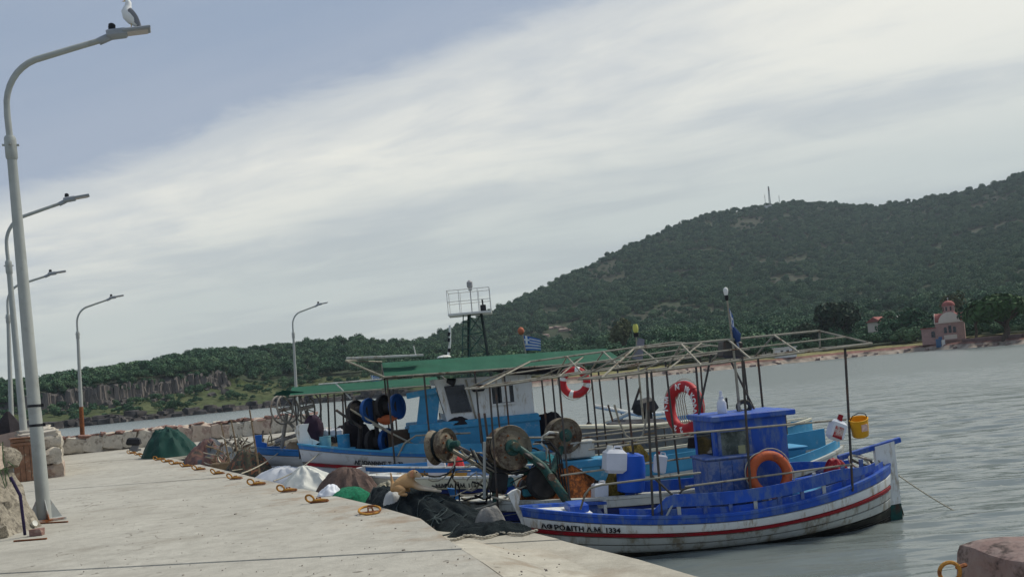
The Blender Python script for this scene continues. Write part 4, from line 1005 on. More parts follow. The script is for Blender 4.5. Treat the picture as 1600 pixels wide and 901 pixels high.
c = edge_px(330, .75); heap('blanket_heap', 'heap under a red and blue patterned blanket beside the green tarpaulin', 'blanket', c, .95, .7, .72, QR + .4, 'patt', 8, DK - .05, 8, .12, 1.6, .2, peak=(.1, -.1), drop=.12)
c = edge_px(388, .85); heap('camouflage_heap', 'dark heap in camouflage cloth next to the blue stem boat', 'net heap', c, .62, .55, .5, QR, 'camo', 12, DK - .1, 7, .18, 1.8, .3, drop=.1)
c = edge_px(218, .25); ob = thing('outboard_motor', 'dark grey outboard motor lying left of the green tarpaulin', 'outboard motor', (c[0] - .2, c[1], DK), .2)
obj('cowling', MB().box((0, 0, .42), (.55, .36, .3), Matrix.Rotation(.1, 3, 'Y'), .85, bev=.06), 'black', ob); obj('leg', MB().box((.02, 0, .16), (.3, .2, .32), Matrix.Rotation(.4, 3, 'Y'), .8, bev=.03).tube([(-.2, 0, .1), (.25, 0, .06)], .04, 8), pm('grey_alloy', (.16, .165, .17), .5), ob)
c = edge_px(446, .85); heap('grey_sheet', 'crumpled pale grey sheet spread on the edge below the tall white stem', 'sheet', c, 1.5, .62, .30, QR, 'sheet_grey', 15, DK - .12, 11, .14, 2.0, .14, drop=.12)
c = edge_px(492, .70); heap('white_sheet', 'white sheet draped over a heap at the quay edge', 'sheet', c, .78, .58, .46, QR + .3, 'sheet_white', 19, DK - .1, 9, .16, 1.25, .12, peak=(.1, .3), drop=.1)
c = edge_px(545, 1.0); heap('brown_net_heap', 'brown fishing net heap behind the green net', 'net heap', c, .95, .5, .42, QR, 'net_brown', 23, DK - .12, 13, .12, 2.0, .12, drop=.1)
c = edge_px(545, .62); heap('green_net_heap', 'small bright green net between brown and dark nets', 'net heap', c, .42, .34, .13, QR, 'net_green', 27, DK - .05, 6, .1, 2.4, .2, drop=.12)
c = edge_px(516, .36); heap('white_bag', 'small white plastic bag lying beside the white sheet', 'bag', c, .2, .2, .15, 0, 'jug', 29, DK, 5, .2, 2, .3)
c = edge_px(588, .98); heap('pale_net_heap', 'small pale net bundle behind the dog', 'net heap', c + Vector((.1, .5)), .34, .3, .27, QR, pm('pale_net', (.40, .37, .28), .95, .3, 24, 1, wear=(.2, .18, .12), wear_amt=.6, wscale=9), 31, LG, 7, .15, 1.8, .4)
dark = heap('dark_net_heap', 'long heap of dark blue green fishing nets on the lower quay ledge', 'net heap', E(.38, .86), 1.9, .5, .36, QR, 'net_dark', 35, LG + .002, 13, .10, 2.3, .16, 30, 130, peak=(.55, 0), drop=.0)
heap('dark_net_heap', 'flat dark net skirt trailing beside the white bow post', 'net heap', (-.42, 10.58), .5, .22, .12, -.15, 'net_dark', 37, LG + .004, 9, .2, 2.6, .3, 14, 64)
heap('grey_stone_bag', 'grey sack half sunk in the dark nets near the bow post', 'sack', (-.42, 10.95), .2, .13, .2, .3, pm('grey_sack', (.20, .195, .18), .9, .2, 9, .5), 39, LG + .05, 5, .12, 3.2, .15)
p = E(.72, .62); heap('foam_float', 'pale clear plastic tub half under the dark nets', 'tub', p, .24, .17, .22, 1.9, pm('pale_tub', (.42, .43, .42), .6, .2, 7, .4), 41, DK - .06, 5, .1, 3.5, .12)
p = E(1.45, .80); heap('pale_bag', 'white spotted bag tucked beside the dog', 'bag', p, .2, .14, .25, 1.9, 'sheet_white', 43, DK - .16, 5, .12, 3, .15)

# float line along the foot of the nets
fl = MB(); R = random.Random(14); pts = []
for k in range(60):
    f = k / 59; p = gz(690 + 150 * f, 846 - 12 * f + 2.5 * math.sin(f * 17), LG); pts.append(Vector((p.x, p.y + .05, LG + .012)))
fl.tube(pts, .006, 5)
for k in range(0, 60, 2): fl.ball(pts[k] + Vector((0, R.uniform(-.03, .03), .012)), (.03, .016, .016), Matrix.Rotation(R.uniform(-.6, .6), 3, 'Z'), 8, 5)
o = obj('float_line', fl, pm('pale_cork', (.42, .38, .3), .9, .3, 20)); tag(o, 'string of small pale net floats along the foot of the dark nets', 'float line')
R = random.Random(15); b = MB()
for k in range(16):
    s = R.uniform(-1.3, 1.9); p = E(s, R.uniform(.55, 1.1)); x, y = p.x, p.y; pts = []; an = R.uniform(0, 6)
    for i in range(14): an += R.uniform(-.7, .7); x += .06 * math.cos(an); y += .06 * math.sin(an); pts.append(Vector((x, y, 0)))
    o_ = [Vector((q.x, q.y, 3.0)) for q in pts]
    b.v.extend([]); 
    for q in pts:
        ok, loc, nn, fi_ = dark.ray_cast(dark.matrix_world.inverted() @ Vector((q.x, q.y, 3)) if False else Vector(((q.x - dark.location.x) * math.cos(-QR) - (q.y - dark.location.y) * math.sin(-QR), (q.x - dark.location.x) * math.sin(-QR) + (q.y - dark.location.y) * math.cos(-QR), 3)), Vector((0, 0, -1)))
        q.z = (LG + loc.z + .012) if ok else LG + .01
    b.tube(pts, R.choice((.006, .009, .012)), 5)
o = obj('net_cord', b, pm('net_cord', (.045, .06, .06), .9, .4, 20), dark); o.matrix_parent_inverse = (Matrix.Translation(dark.location) @ Matrix.Rotation(QR, 4, 'Z')).inverted(); o['kind'] = 'stuff'
# ------------------------------------------------------------------ dog lying on the nets
dz = .985; D_ = 12.35; o0 = at(611, 775, D_)
dog = thing('dog', 'tan dog with pale legs lying on the dark nets', 'dog', (o0.x, o0.y - .02, o0.z + .01), 0.0); dog.scale = (1.06,) * 3
def skin(name, pts, edges, mat, parent, sub=2):
    me = bpy.data.meshes.new(name); me.from_pydata([p[:3] for p in pts], edges, []); me.materials.append(M[mat] if isinstance(mat, str) else mat)
    o = bpy.data.objects.new(name, me); COL.objects.link(o); o.parent = parent
    o.modifiers.new('Skin', 'SKIN'); 
    if not me.skin_vertices: me.skin_vertices.new() if hasattr(me.skin_vertices, 'new') else None
    sk = me.skin_vertices[0].data
    for i, p in enumerate(pts): sk[i].radius = (p[3], p[4] if len(p) > 4 else p[3]); sk[i].use_root = (i == 0)
    s = o.modifiers.new('Sub', 'SUBSURF'); s.levels = sub; s.render_levels = sub
    me.polygons.foreach_set('use_smooth', [True] * len(me.polygons)); return o
def dog_mat():
    m = bpy.data.materials.new('dog_coat'); m.use_nodes = True; t = m.node_tree; b = t.nodes['Principled BSDF']; b.inputs['Roughness'].default_value = .95; b.inputs['Specular IOR Level'].default_value = .1
    tcn = t.nodes.new('ShaderNodeTexCoord'); sp_ = t.nodes.new('ShaderNodeSeparateXYZ'); t.links.new(tcn.outputs['Object'], sp_.inputs[0])
    nz = t.nodes.new('ShaderNodeTexNoise'); t.links.new(tcn.outputs['Object'], nz.inputs['Vector']); nz.inputs['Scale'].default_value = 9; nz.inputs['Detail'].default_value = 6
    # coat pattern: tan back and head, cream legs (a marking of the animal, not shade)
    ad = t.nodes.new('ShaderNodeMath'); ad.operation = 'MULTIPLY_ADD'; t.links.new(nz.outputs['Fac'], ad.inputs[0]); ad.inputs[1].default_value = .16; t.links.new(sp_.outputs[0], ad.inputs[2])
    mr = t.nodes.new('ShaderNodeMapRange'); t.links.new(ad.outputs[0], mr.inputs[0]); mr.inputs[1].default_value = .38; mr.inputs[2].default_value = .54
    mx = t.nodes.new('ShaderNodeMix'); mx.data_type = 'RGBA'; t.links.new(mr.outputs[0], mx.inputs[0]); mx.inputs[6].default_value = (.46, .285, .14, 1); mx.inputs[7].default_value = (.66, .57, .44, 1)
    m2 = t.nodes.new('ShaderNodeMix'); m2.data_type = 'RGBA'; m2.blend_type = 'MULTIPLY'; m2.inputs[0].default_value = .6; t.links.new(mx.outputs[2], m2.inputs[6]); t.links.new(nz.outputs['Color'], m2.inputs[7])
    g_ = t.nodes.new('ShaderNodeHueSaturation'); g_.inputs['Value'].default_value = 1.5; g_.inputs['Saturation'].default_value = .95; t.links.new(m2.outputs[2], g_.inputs['Color'])
    t.links.new(mx.outputs[2], b.inputs['Base Color'])
    bp = t.nodes.new('ShaderNodeBump'); bp.inputs['Strength'].default_value = .5; bp.inputs['Distance'].default_value = .01; t.links.new(nz.outputs['Fac'], bp.inputs['Height']); t.links.new(bp.outputs[0], b.inputs['Normal']); return m
pts = [(.10, .02, .135, .095), (.03, .02, .11, .07), (.18, .01, .165, .105), (.25, -.01, .19, .092), (.285, -.02, .235, .066), (.315, -.03, .268, .062), (.355, -.045, .262, .052), (.392, -.055, .238, .031), (.425, -.06, .222, .022),
       (.30, -.075, .13, .042), (.40, -.085, .075, .032), (.52, -.08, .045, .022), (.62, -.075, .018, .018), (.67, -.07, .008, .016),
       (.30, .055, .12, .042), (.41, .06, .065, .03), (.53, .06, .04, .022), (.60, .06, .015, .018),
       (.10, -.09, .11, .062), (.20, -.125, .065, .045), (.12, -.13, .03, .028), (.24, -.14, .012, .022),
       (.10, .11, .10, .06), (.2, .14, .06, .04), (.24, .14, .015, .022),
       (.03, .03, .17, .022), (.025, .035, .235, .014), (.02, .03, .30, .010)]
ed = [(0, 1), (0, 2), (2, 3), (3, 4), (4, 5), (5, 6), (6, 7), (7, 8), (3, 9), (9, 10), (10, 11), (11, 12), (12, 13), (3, 14), (14, 15), (15, 16), (16, 17), (0, 18), (18, 19), (19, 20), (20, 21), (0, 22), (22, 23), (23, 24), (1, 25), (25, 26), (26, 27)]
skin('body', pts, ed, dog_mat(), dog)
for s in (-1, 1):
    e = MB(); b0 = Vector((.30, -.03 + s * .055, .305)); rows = [[b0, b0 + Vector((.04, s * .006, .008))], [b0 + Vector((-.012, s * .028, -.03)), b0 + Vector((.035, s * .03, -.025))], [b0 + Vector((-.008, s * .038, -.075)), b0 + Vector((.022, s * .036, -.078))]]
    rows2 = [[p + Vector((0, s * .008, .004)) for p in r] for r in rows]; e.grid([r + list(reversed(r2)) for r, r2 in zip(rows, rows2)], True); e.smooth = True; obj('ear', e, 'dog_red', dog)
    obj('eye', MB().ball((.372, -.046 + s * .036, .283), .009, None, 8, 6), 'black', dog)
obj('nose', MB().ball((.443, -.062, .226), (.014, .016, .012), None, 10, 6), 'black', dog)

# ------------------------------------------------------------------ navigation beacon beyond the boats
D_ = 48.0; bx = at(747, 560, D_)
bc = thing('light_beacon', 'dark lattice harbour beacon with a white railed platform and lamp', 'beacon', (bx.x, D_, .8), 0)
zt = at(735, 492, D_).z - .8; cxo = at(735, 490, D_).x - bx.x
Rl = .07
for sx, sy in ((-1, -1), (1, -1), (1, 1), (-1, 1)):
    obj('leg', MB().tube([(.72 * sx, .72 * sy, 0), (cxo + .25 + .34 * sx, .34 * sy, zt)], Rl, 6), pm('dark_green_steel', (.018, .03, .028), .6, .2, 4), bc)
br = MB()
for k in range(5):
    f0, f1 = k / 5, (k + 1) / 5
    def cn(f, sx, sy): w0 = .72 + (.34 - .72) * f; return Vector((w0 * sx + (cxo + .25) * f, w0 * sy, zt * f))
    br.tube([cn(f0, -1, -1), cn(f1, 1, -1)], .03, 5); br.tube([cn(f0, 1, 1), cn(f1, -1, 1)], .03, 5); br.tube([cn(f1, -1, -1), cn(f1, 1, -1)], .03, 5); br.tube([cn(f0, 1, -1), cn(f1, 1, 1)], .03, 5)
obj('bracing', br, M['hgreen'], bc)
ld = MB()
for sx in (0, .38): ld.tube([(cxo - .95 + sx, -.75, 0), (cxo - .35 + sx, -.5, zt + .1)], .03, 5)
for k in range(14): f = k / 14; ld.tube([(cxo - .95 + .6 * f, -.75 + .25 * f, zt * f), (cxo - .57 + .6 * f, -.75 + .25 * f, zt * f)], .022, 5)
obj('ladder', ld, M['hgreen'], bc)
obj('platform', MB().box((cxo, 0, zt + .05), (2.3, 1.7, .1)), 'far_white', bc)
rl = MB(); x0, x1 = cxo - 1.12, cxo + 1.12; zr = zt + 1.32
for y in (-.82, .82):
    for z in (zr, zt + .72): rl.tube([(x0, y, z), (x1, y, z)], .022, 6)
    for x in (x0, x0 + .62, x1 - .62, x1): rl.tube([(x, y, zt + .1), (x, y, zr)], .02, 6)
for x in (x0, x1):
    for z in (zr, zt + .72): rl.tube([(x, -.82, z), (x, .82, z)], .022, 6)
obj('railing', rl, 'far_white', bc)
obj('lantern', MB().lathe([(.09, zt + 1.3), (.11, zt + 1.45), (.16, zt + 1.5), (.16, zt + 1.75), (.05, zt + 1.86)], c=(cxo + .1, 0, 0), seg=12).tube([(cxo + .1, 0, zt + .1), (cxo + .1, 0, zt + 1.35)], .03, 6), pm('lantern_grey', (.3, .3, .3), .5), bc)
obj('solar_box', MB().box((cxo + .72, -.3, zt + .28), (.3, .3, .36), bev=.03).tube([(cxo + .72, -.3, zt + .4), (cxo + .7, -.3, zt + .75)], .05, 6), 'black', bc)
obj('base_block', MB().box((0, 0, -.9), (2.4, 2.4, 1.8), bev=.08), 'conc_dark', bc)

# ------------------------------------------------------------------ stone bollard at the basin corner
p = at(1614, 880, 5.0)
bo = thing('stone_bollard', 'weathered reddish stone bollard with an iron ring at the basin corner', 'bollard', (p.x, 5.0, LG), .15)
b = MB(); rows = []
for k, (r, z) in enumerate([(.33, 0), (.32, .15), (.30, .3), (.295, .42), (.29, .55), (.275, .595), (.22, .62), (.1, .63), (.001, .632)]):
    row = []
    for j in range(40):
        th = 2 * math.pi * j / 40; sq = 1 / max(abs(math.cos(th)), abs(math.sin(th))) ** .8
        rr = r * sq * (1 + .045 * n3(math.cos(th) * 2, math.sin(th) * 2, z * 4) + .03 * n3(math.cos(th) * 7, math.sin(th) * 7, z * 12)); row.append((rr * math.cos(th), rr * math.sin(th), z + .02 * n3(rr * 4 * math.cos(th), rr * 4 * math.sin(th), 7)))
    rows.append(row)
b.grid(rows, True); b.smooth = True
obj('stone', b, pm('bollard_stone', (.19, .12, .105), .9, .3, 4, 1.0, col2=(.26, .215, .195), wear=(.06, .045, .04), wear_amt=.5, wscale=7), bo)
pr = at(1484, 893, 4.95) - Vector((p.x, 5.0, LG)); pr = Matrix.Rotation(-.15, 3, 'Z') @ pr
obj('iron_ring', MB().torus(pr, .055, .011, (.25, 1, .1), 24, 8), 'ring', bo)
obj('ring_eye', MB().tube([pr + Vector((.045, .0, .02)), pr + Vector((.12, .03, .02))], .012, 6), 'rust', bo)

# ================================================================== BOATS
class Boat:
    def __init__(s, name, label, bow, stern, hb, zb, zm, zs, zk=-.35, rake=.12, pw=2.3, full=.75):
        bow, stern = Vector(bow), Vector(stern); s.o = bow; s.L = (stern - bow).length; s.e = (stern - bow) / s.L; s.n = Vector((-s.e.y, s.e.x))
        s.hb, s.zb, s.zm, s.zs, s.zk, s.rake, s.pw, s.full = hb, zb, zm, zs, zk, rake, pw, full
        s.root = thing(name, label, 'boat', (bow.x, bow.y, 0), math.atan2(s.e.y, s.e.x), 'fishing boats moored bow to the quay')
    def loc(s, px, py, yl):
        d = ray(px, py); t = (yl + s.o.dot(s.n)) / d.xy.dot(s.n); q = d.xy * t - s.o
        return Vector((q.dot(s.e), yl, CZ + d.z * t))
    def w(s, p): q = s.o + s.e * p[0] + s.n * p[1]; return Vector((q.x, q.y, p[2]))
    def rz(s): return math.atan2(s.e.y, s.e.x)
    def beam(s, t): return s.hb * max(0.0, 1 - abs(2 * t - 1) ** s.pw) ** s.full
    def sheer(s, t): return s.zm + (s.zb - s.zm) * max(0, 1 - t / .6) ** 2 + (s.zs - s.zm) * max(0, (t - .45) / .55) ** 2
    def P(s, t, u, side, off=0.0, dz=0.0):
        hbt = s.beam(t); y = hbt * max(0, 1 - u ** 2.3) ** .8 * (1 + .06 * (1 - u)); z = s.sheer(t) + (s.zk - s.sheer(t)) * u ** .95
        x = t * s.L - s.rake * (z / max(.3, s.zb)) * (1 - t) ** 5 + s.rake * .5 * (z / max(.3, s.zs)) * t ** 6
        return Vector((x, side * (y + off + .012), z + dz))
    def strake(s, u0, u1, side, mat, name, parent, off=.014, nt=36):
        b = MB(); rows = []
        for i in range(nt + 1):
            t = .004 + .992 * i / nt; d = (u1 - u0)
            rows.append([s.P(t, u0 + .004, side, -.004), s.P(t, u0 + d * .10, side, off), s.P(t, u0 + d * .5, side, off * 1.1), s.P(t, u1 - d * .10, side, off), s.P(t, u1 - .004, side, -.004)])
        b.grid(rows); b.smooth = True; return obj(name, b, mat, parent)
    def hull(s, bands, inner='white_old', shell='conc_dark', cap='blue', deck=None, deckmat='white_old', capw=.085, capz=.03, fore=.2, aft=.82, foremat='white'):
        b = MB(); rows = []
        for i in range(37):
            t = .004 + .992 * i / 36; us = [k / 8 for k in range(9)]
            rows.append([s.P(t, u, -1, -.008) for u in us] + [s.P(t, u, 1, -.008) for u in reversed(us)])
        b.grid(rows); b.smooth = True; h = obj('hull', b, shell, s.root)
        b = MB(); rows = []
        for i in range(37):
            t = .01 + .98 * i / 36; us = [k / 6 for k in range(7)]
            rows.append([s.P(t, u, -1, -min(.03, s.beam(t) * .5)) for u in us] + [s.P(t, u, 1, -min(.03, s.beam(t) * .5)) for u in reversed(us)])
        b.grid(rows); b.smooth = True; obj('inner_planking', b, inner, h)
        for (u0, u1, mat, nm) in bands:
            for sd in (-1, 1): s.strake(u0, u1, sd, mat, nm, h)
        for sd in (-1, 1):
            b = MB(); rows = []
            for i in range(49):
                t = .002 + .996 * i / 48; p = s.P(t, 0, sd); iw = min(capw, s.beam(t) * .9 + .01)
                rows.append([p + Vector((0, sd * .022, -.005)), p + Vector((0, sd * .022, capz)), p + Vector((0, -sd * iw, capz)), p + Vector((0, -sd * iw, -.01))])
            b.grid(rows, True); obj('gunwale', b, cap, s.root)
        zd = deck if deck is not None else s.zm - .22
        def plate(t0, t1, zf, mat, nm, inset=.04):
            b = MB(); rows = []
            for i in range(25):
                t = t0 + (t1 - t0) * i / 24; w_ = max(.004, s.beam(t) - inset); x = t * s.L - s.rake * .8 * (1 - t) ** 5
                rows.append([(x, -w_, zf(t)), (x, 0, zf(t) + .015), (x, w_, zf(t))])
            b.grid(rows); return obj(nm, b, mat, s.root)
        plate(.12, .9, lambda t: zd, deckmat, 'deck')
        plate(.0, fore, lambda t: s.sheer(t) - .015, foremat, 'foredeck', .03)
        plate(aft, 1.0, lambda t: s.sheer(t) - .015, foremat, 'aft_deck', .03)
        return h
    def rail_band(s, t0, t1, side, z0, z1, mat, name, th=.025, inset=.03, zf=None):
        b = MB(); rows = []
        for i in range(33):
            f = i / 32; t = t0 + (t1 - t0) * f; p = s.P(t, 0, side); g_ = zf(f) if zf else 1.0
            a0, a1 = p.z + z0 * g_, p.z + z0 * g_ + (z1 - z0) * max(.12, g_); y = p.y - side * inset
            rows.append([(p.x, y - side * th, a0), (p.x, y, a0), (p.x, y, a1), (p.x, y - side * th, a1)])
        b.grid(rows, True); return obj(name, b, mat, s.root)
    def poly(s, pts, y0, y1, mat, name, parent=None):
        n = len(pts); b = MB(); b.add([(x, y0, z) for x, z in pts] + [(x, y1, z) for x, z in pts], [tuple(range(n)), tuple(range(2 * n - 1, n - 1, -1))] + [(i, n + i, n + (i + 1) % n, (i + 1) % n) for i in range(n)])
        return obj(name, b, mat, parent or s.root)
    def bar(s, p, q, r=.016, mat='pipe', name='canopy_bar', parent=None, seg=7):
        return obj(name, MB().tube([p, q], r, seg), mat, parent or s.root)
    def frame(s, x0, x1, y, ze0, ze1, rx0, rx1, zr, posts, r=.015, mids=2, mat='pipe', postmat='pipe_dark'):
        V3 = lambda a, b_, c_: Vector((a, b_, c_))
        zz = lambda x: ze0 + (ze1 - ze0) * (x - x0) / (x1 - x0)
        for sd in (-1, 1):
            s.bar(V3(x0, sd * y, ze0), V3(x1, sd * y, ze1), r, mat)
            s.bar(V3(x0, sd * y, ze0), V3(rx0, 0, zr[0]), r * .9, mat); s.bar(V3(x1, sd * y, ze1), V3(rx1, 0, zr[1]), r * .9, mat)
            for k in range(mids):
                f = (k + 1) / (mids + 1); xm = rx0 + (rx1 - rx0) * f; s.bar(V3(xm, sd * y, zz(xm)), V3(xm, 0, zr[0] + (zr[1] - zr[0]) * f), r * .85, mat)
            s.bar(V3(rx0 + .2, sd * y, zz(rx0)), V3(rx0 + (rx1 - rx0) * .36, 0, zr[0]), r * .75, mat)
        s.bar(V3(rx0, 0, zr[0]), V3(rx1, 0, zr[1]), r, mat)
        for sd in (-1, 1): s.bar(V3(rx0 * .5 + x0 * .5, sd * y * .52, (ze0 + zr[0]) / 2), V3(rx1 * .5 + x1 * .5, sd * y * .52, (ze1 + zr[1]) / 2), r * .7, mat)
        for x, z in ((x0, ze0), (x1, ze1)): s.bar(V3(x, -y, z), V3(x, y, z), r * .9, mat)
        for (p, q) in posts: s.bar(Vector(p), Vector(q), r * 1.05, postmat, 'post')
def text_mesh(txt, size, depth=.004):
    c = bpy.data.curves.new('lettering', 'FONT'); c.body = txt; c.size = size; c.extrude = depth; c.offset = size * .035; c.align_x = 'LEFT'; c.resolution_u = 2
    o = bpy.data.objects.new('lettering_tmp', c); COL.objects.link(o); dg = bpy.context.evaluated_depsgraph_get(); dg.update()
    me = bpy.data.meshes.new_from_object(o.evaluated_get(dg)); bpy.data.objects.remove(o); return me
def hull_text(bt, txt, t0, u, size, mat, side=-1, stretch=1.0, off=.03):
    """lettering that follows the planking"""
    me = text_mesh(txt, size); o = obj('name_lettering', me, None, bt.root); me.materials.clear(); me.materials.append(M[mat])
    n = len(me.vertices); co = np.zeros(n * 3, np.float32); me.vertices.foreach_get('co', co); co = co.reshape(-1, 3)
    for i in range(n):
        x, y, z = co[i]; t = t0 + x * stretch / bt.L; p = bt.P(t, u, side, off + z * .5)
        q = bt.P(t, u + .1, side, off + z * .5); d = (p - q).normalized()
        co[i] = p + d * y
    me.vertices.foreach_set('co', co.reshape(-1)); me.update(); return o
def hauler_drum(parent, c, axis, r, w_, rim='brass', hub='hgreen', dish=.35, name='hauler_drum'):
    ax = Vector(axis).normalized()
    p = obj(name, MB().lathe([(r * .3, w_ * .5), (r * .78, w_ * .34), (r * .97, w_ * .5), (r, w_ * .42), (r * .96, w_ * .2), (r * .80, 0), (r * .80, -w_ * .25), (r * .96, -w_ * .42), (r, -w_ * .5), (r * .93, -w_ * .52), (r * .3, -w_ * .45)], c=c, axis=ax, seg=30), rim, parent)
    obj('drum_hub', MB().lathe([(r * .34, -w_ * .75), (r * .36, w_ * .62), (r * .2, w_ * .66), (r * .2, w_ * 1.1), (r * .12, w_ * 1.12)], c=c, axis=ax, seg=14), hub, p)
    obj('wound_net', MB().torus(Vector(c) - ax * w_ * .12, r * .80, r * .09, ax, 26, 7), 'net_dark', p)
    for k in range(6):
        u = ax.orthogonal().normalized(); v = ax.cross(u); an = k * math.pi / 3; obj('bolt', MB().lathe([(.014, 0), (.014, .02)], c=Vector(c) + ax * w_ * .44 + (u * math.cos(an) + v * math.sin(an)) * r * .55, axis=ax, seg=6), 'rust', p)
    return p
def greek_flag(parent, p0, wdt, hgt, droop=.35, seed=1):
    m = MATS.get('flag')
    if not m:
        m = bpy.data.materials.new('striped_flag'); m.use_nodes = True; t = m.node_tree; b = t.nodes['Principled BSDF']; b.inputs['Roughness'].default_value = .8
        uv = t.nodes.new('ShaderNodeVertexColor'); uv.layer_name = 'print'; t.links.new(uv.outputs[0], b.inputs['Base Color']); MATS['flag'] = m
    b = MB(); rows = []; cols = []
    nx, nz = 16, 18
    for i in range(nx + 1):
        f = i / nx; row = []
        for j in range(nz + 1):
            g_ = j / nz
            row.append(Vector(p0) + Vector((wdt * f * (1 - .25 * droop), .05 * math.sin(f * 7 + g_ * 2 + seed) * f, -hgt * g_ * (1 - .25 * f) - droop * hgt * f ** 1.4)))
        rows.append(row)
    b.grid(rows); b.smooth = True; me = b.mesh('flag', m)
    ca = me.color_attributes.new('print', 'FLOAT_COLOR', 'CORNER'); data = []
    for poly in me.polygons:
        i, j = divmod(poly.index, nz); st = (j * 9) // nz; c = (.03, .12, .38, 1) if st % 2 == 0 else (.5, .52, .54, 1)
        if i < 6 and j < 10: c = (.66, .68, .7, 1) if (i in (2, 3) or j in (4, 5)) else (.03, .12, .38, 1)
        data += [c] * poly.loop_total
    ca.data.foreach_set('color', np.array(data, np.float32).reshape(-1)); return obj('flag', me, None, parent)
def lifebuoy(name, label, c, axis, Rm, r, mat, lines=True, bands=None):
    t = thing(name, label, 'lifebuoy', c); t.rotation_mode = 'QUATERNION'; t.rotation_quaternion = Vector(axis).to_track_quat('Z', 'Y')
    obj('ring', MB().torus((0, 0, 0), Rm, r, (0, 0, 1), 44, 14), mat, t)
    if lines:
        for k in range(4):
            a0 = k * math.pi / 2 + .35; pts = []
            for i in range(9):
                f = i / 8; an = a0 + f * math.pi / 2; rr = Rm + r * (1.02 + .45 * math.sin(math.pi * f)); pts.append((rr * math.cos(an), rr * math.sin(an), .01))
            obj('grab_line', MB().tube(pts, .007, 5), 'rope', t)
    if bands:
        for a_ in bands:
            obj('band', MB().torus((0, 0, 0), Rm, r * 1.035, (0, 0, 1), 6, 14, a_ - .16, a_ + .16), 'white', t)
    return t
def rope(name, label, pts, r=.011, mat='rope', sag=.0):
    P_ = []
    for (p, q) in zip(pts, pts[1:]):
        p, q = Vector(p), Vector(q)
        for k in range(8): f = k / 8; P_.append(p.lerp(q, f) - Vector((0, 0, sag * 4 * f * (1 - f))))
    P_.append(Vector(pts[-1])); o = obj(name, MB().tube(P_, r, 6), mat); return tag(o, label, 'rope')

# ------------------------------------------------------------------ boat 1: blue and white open boat, nearest
B1 = Boat('fishing_boat', 'blue and white wooden boat with red rail and small blue wheelhouse', (.05, 11.35), (4.85, 11.95), .80, .70, .455, .74, -.32)
r1 = B1.root
BD = pm('dark_bottom_paint', (.018, .018, .015), .6, .4, 3, .3, wear=(.06, .055, .04), wear_amt=.5, wscale=3)
pl = [(.262 + k * .118, .262 + (k + 1) * .118, BD if k > 1 else 'white_old', 'plank') for k in range(6)]
B1.hull([(.0, .085, 'blue', 'sheer_strake'), (.085, .215, 'white', 'name_strake')] + pl, inner='blue_faded', cap='blue', deck=.30, deckmat='white_old', fore=.17, aft=.88, foremat='white')
for sd in (-1, 1):
    b = MB(); rows = []
    for i in range(49):
        t = .012 + .976 * i / 48; rows.append([B1.P(t, .212, sd, .004), B1.P(t, .216, sd, .034), B1.P(t, .256, sd, .034), B1.P(t, .262, sd, .004)])
    b.grid(rows, True); obj('rubbing_rail', b, 'red', r1)
B1.rail_band(.27, .93, -1, .13, .28, 'blue', 'wash_strake', .028, .05, lambda f: sm(0, .12, f) * (1 - .45 * sm(.75, 1, f)))
B1.rail_band(.27, .93, 1, .13, .28, 'blue', 'wash_strake', .028, .05, lambda f: sm(0, .12, f) * (1 - .45 * sm(.75, 1, f)))
B1.rail_band(.22, .97, -1, .028, .10, 'blue', 'coaming', .02, .075)
for k in range(9):
    t = .36 + .065 * k; p = B1.P(t, 0, -1); obj('rail_post', MB().box((p.x, p.y + .075, p.z + .14), (.045, .03, .28)), 'blue_faded' if k % 3 else 'white_old', r1)
for k in range(11):
    t = .24 + .06 * k; p = B1.P(t, 0, 1); obj('frame_rib', MB().box((p.x, p.y - .06, p.z - .08), (.04, .04, .3)), 'white', r1)
for x in (.95, 1.75, 3.75): obj('thwart', MB().box((x, 0, .40), (.2, 1.3 * B1.beam(x / B1.L) / .8, .04), bev=.01), 'white' if x > 1 else 'blue', r1)
obj('bow_locker', MB().box((.60, -.12, .66), (.24, .42, .11), bev=.02), 'blue', r1)
st = [B1.loc(px, py, 0) for px, py in ((793, 771), (800, 766), (808, 763), (813, 766), (812, 776), (809, 787), (816, 797), (824, 813))]
B1.poly([(p.x, p.z) for p in st] + [(.10, .2), (.14, -.2), (.05, -.2), (-.02, .2), (-.11, .55), (-.17, .71)], -.045, .045, 'white', 'stem_post')
sp_ = [B1.loc(px, py, 0) for px, py in ((1372, 695), (1394, 690), (1397, 788), (1366, 786))]
rd = B1.poly([(4.70, 1.0), (4.98, 1.05), (5.0, .22), (4.72, .2)], -.03, .03, 'white', 'rudder'); B1.poly([(4.72, .198), (5.0, .218), (5.0, -.3), (4.74, -.3)], -.032, .032, 'antifoul', 'rudder_foot', rd)
B1.poly([(4.62, .78), (4.72, .82), (4.74, -.3), (4.55, -.3)], -.05, .05, 'white', 'stern_post')
b = MB(); p, q_ = Vector((4.19, 0, .90)), Vector((5.08, 0, 1.06)); d = q_ - p; b.box((p + q_) / 2, (d.length, .05, .075), Matrix.Rotation(-math.atan2(d.z, d.x), 3, 'Y'), bev=.01); obj('tiller', b, 'blue', r1)
hull_text(B1, 'ΑΦΡΟΔΙΤΗ Λ.Μ. 1334', .037, .192, .086, 'ink', -1, 1.0)
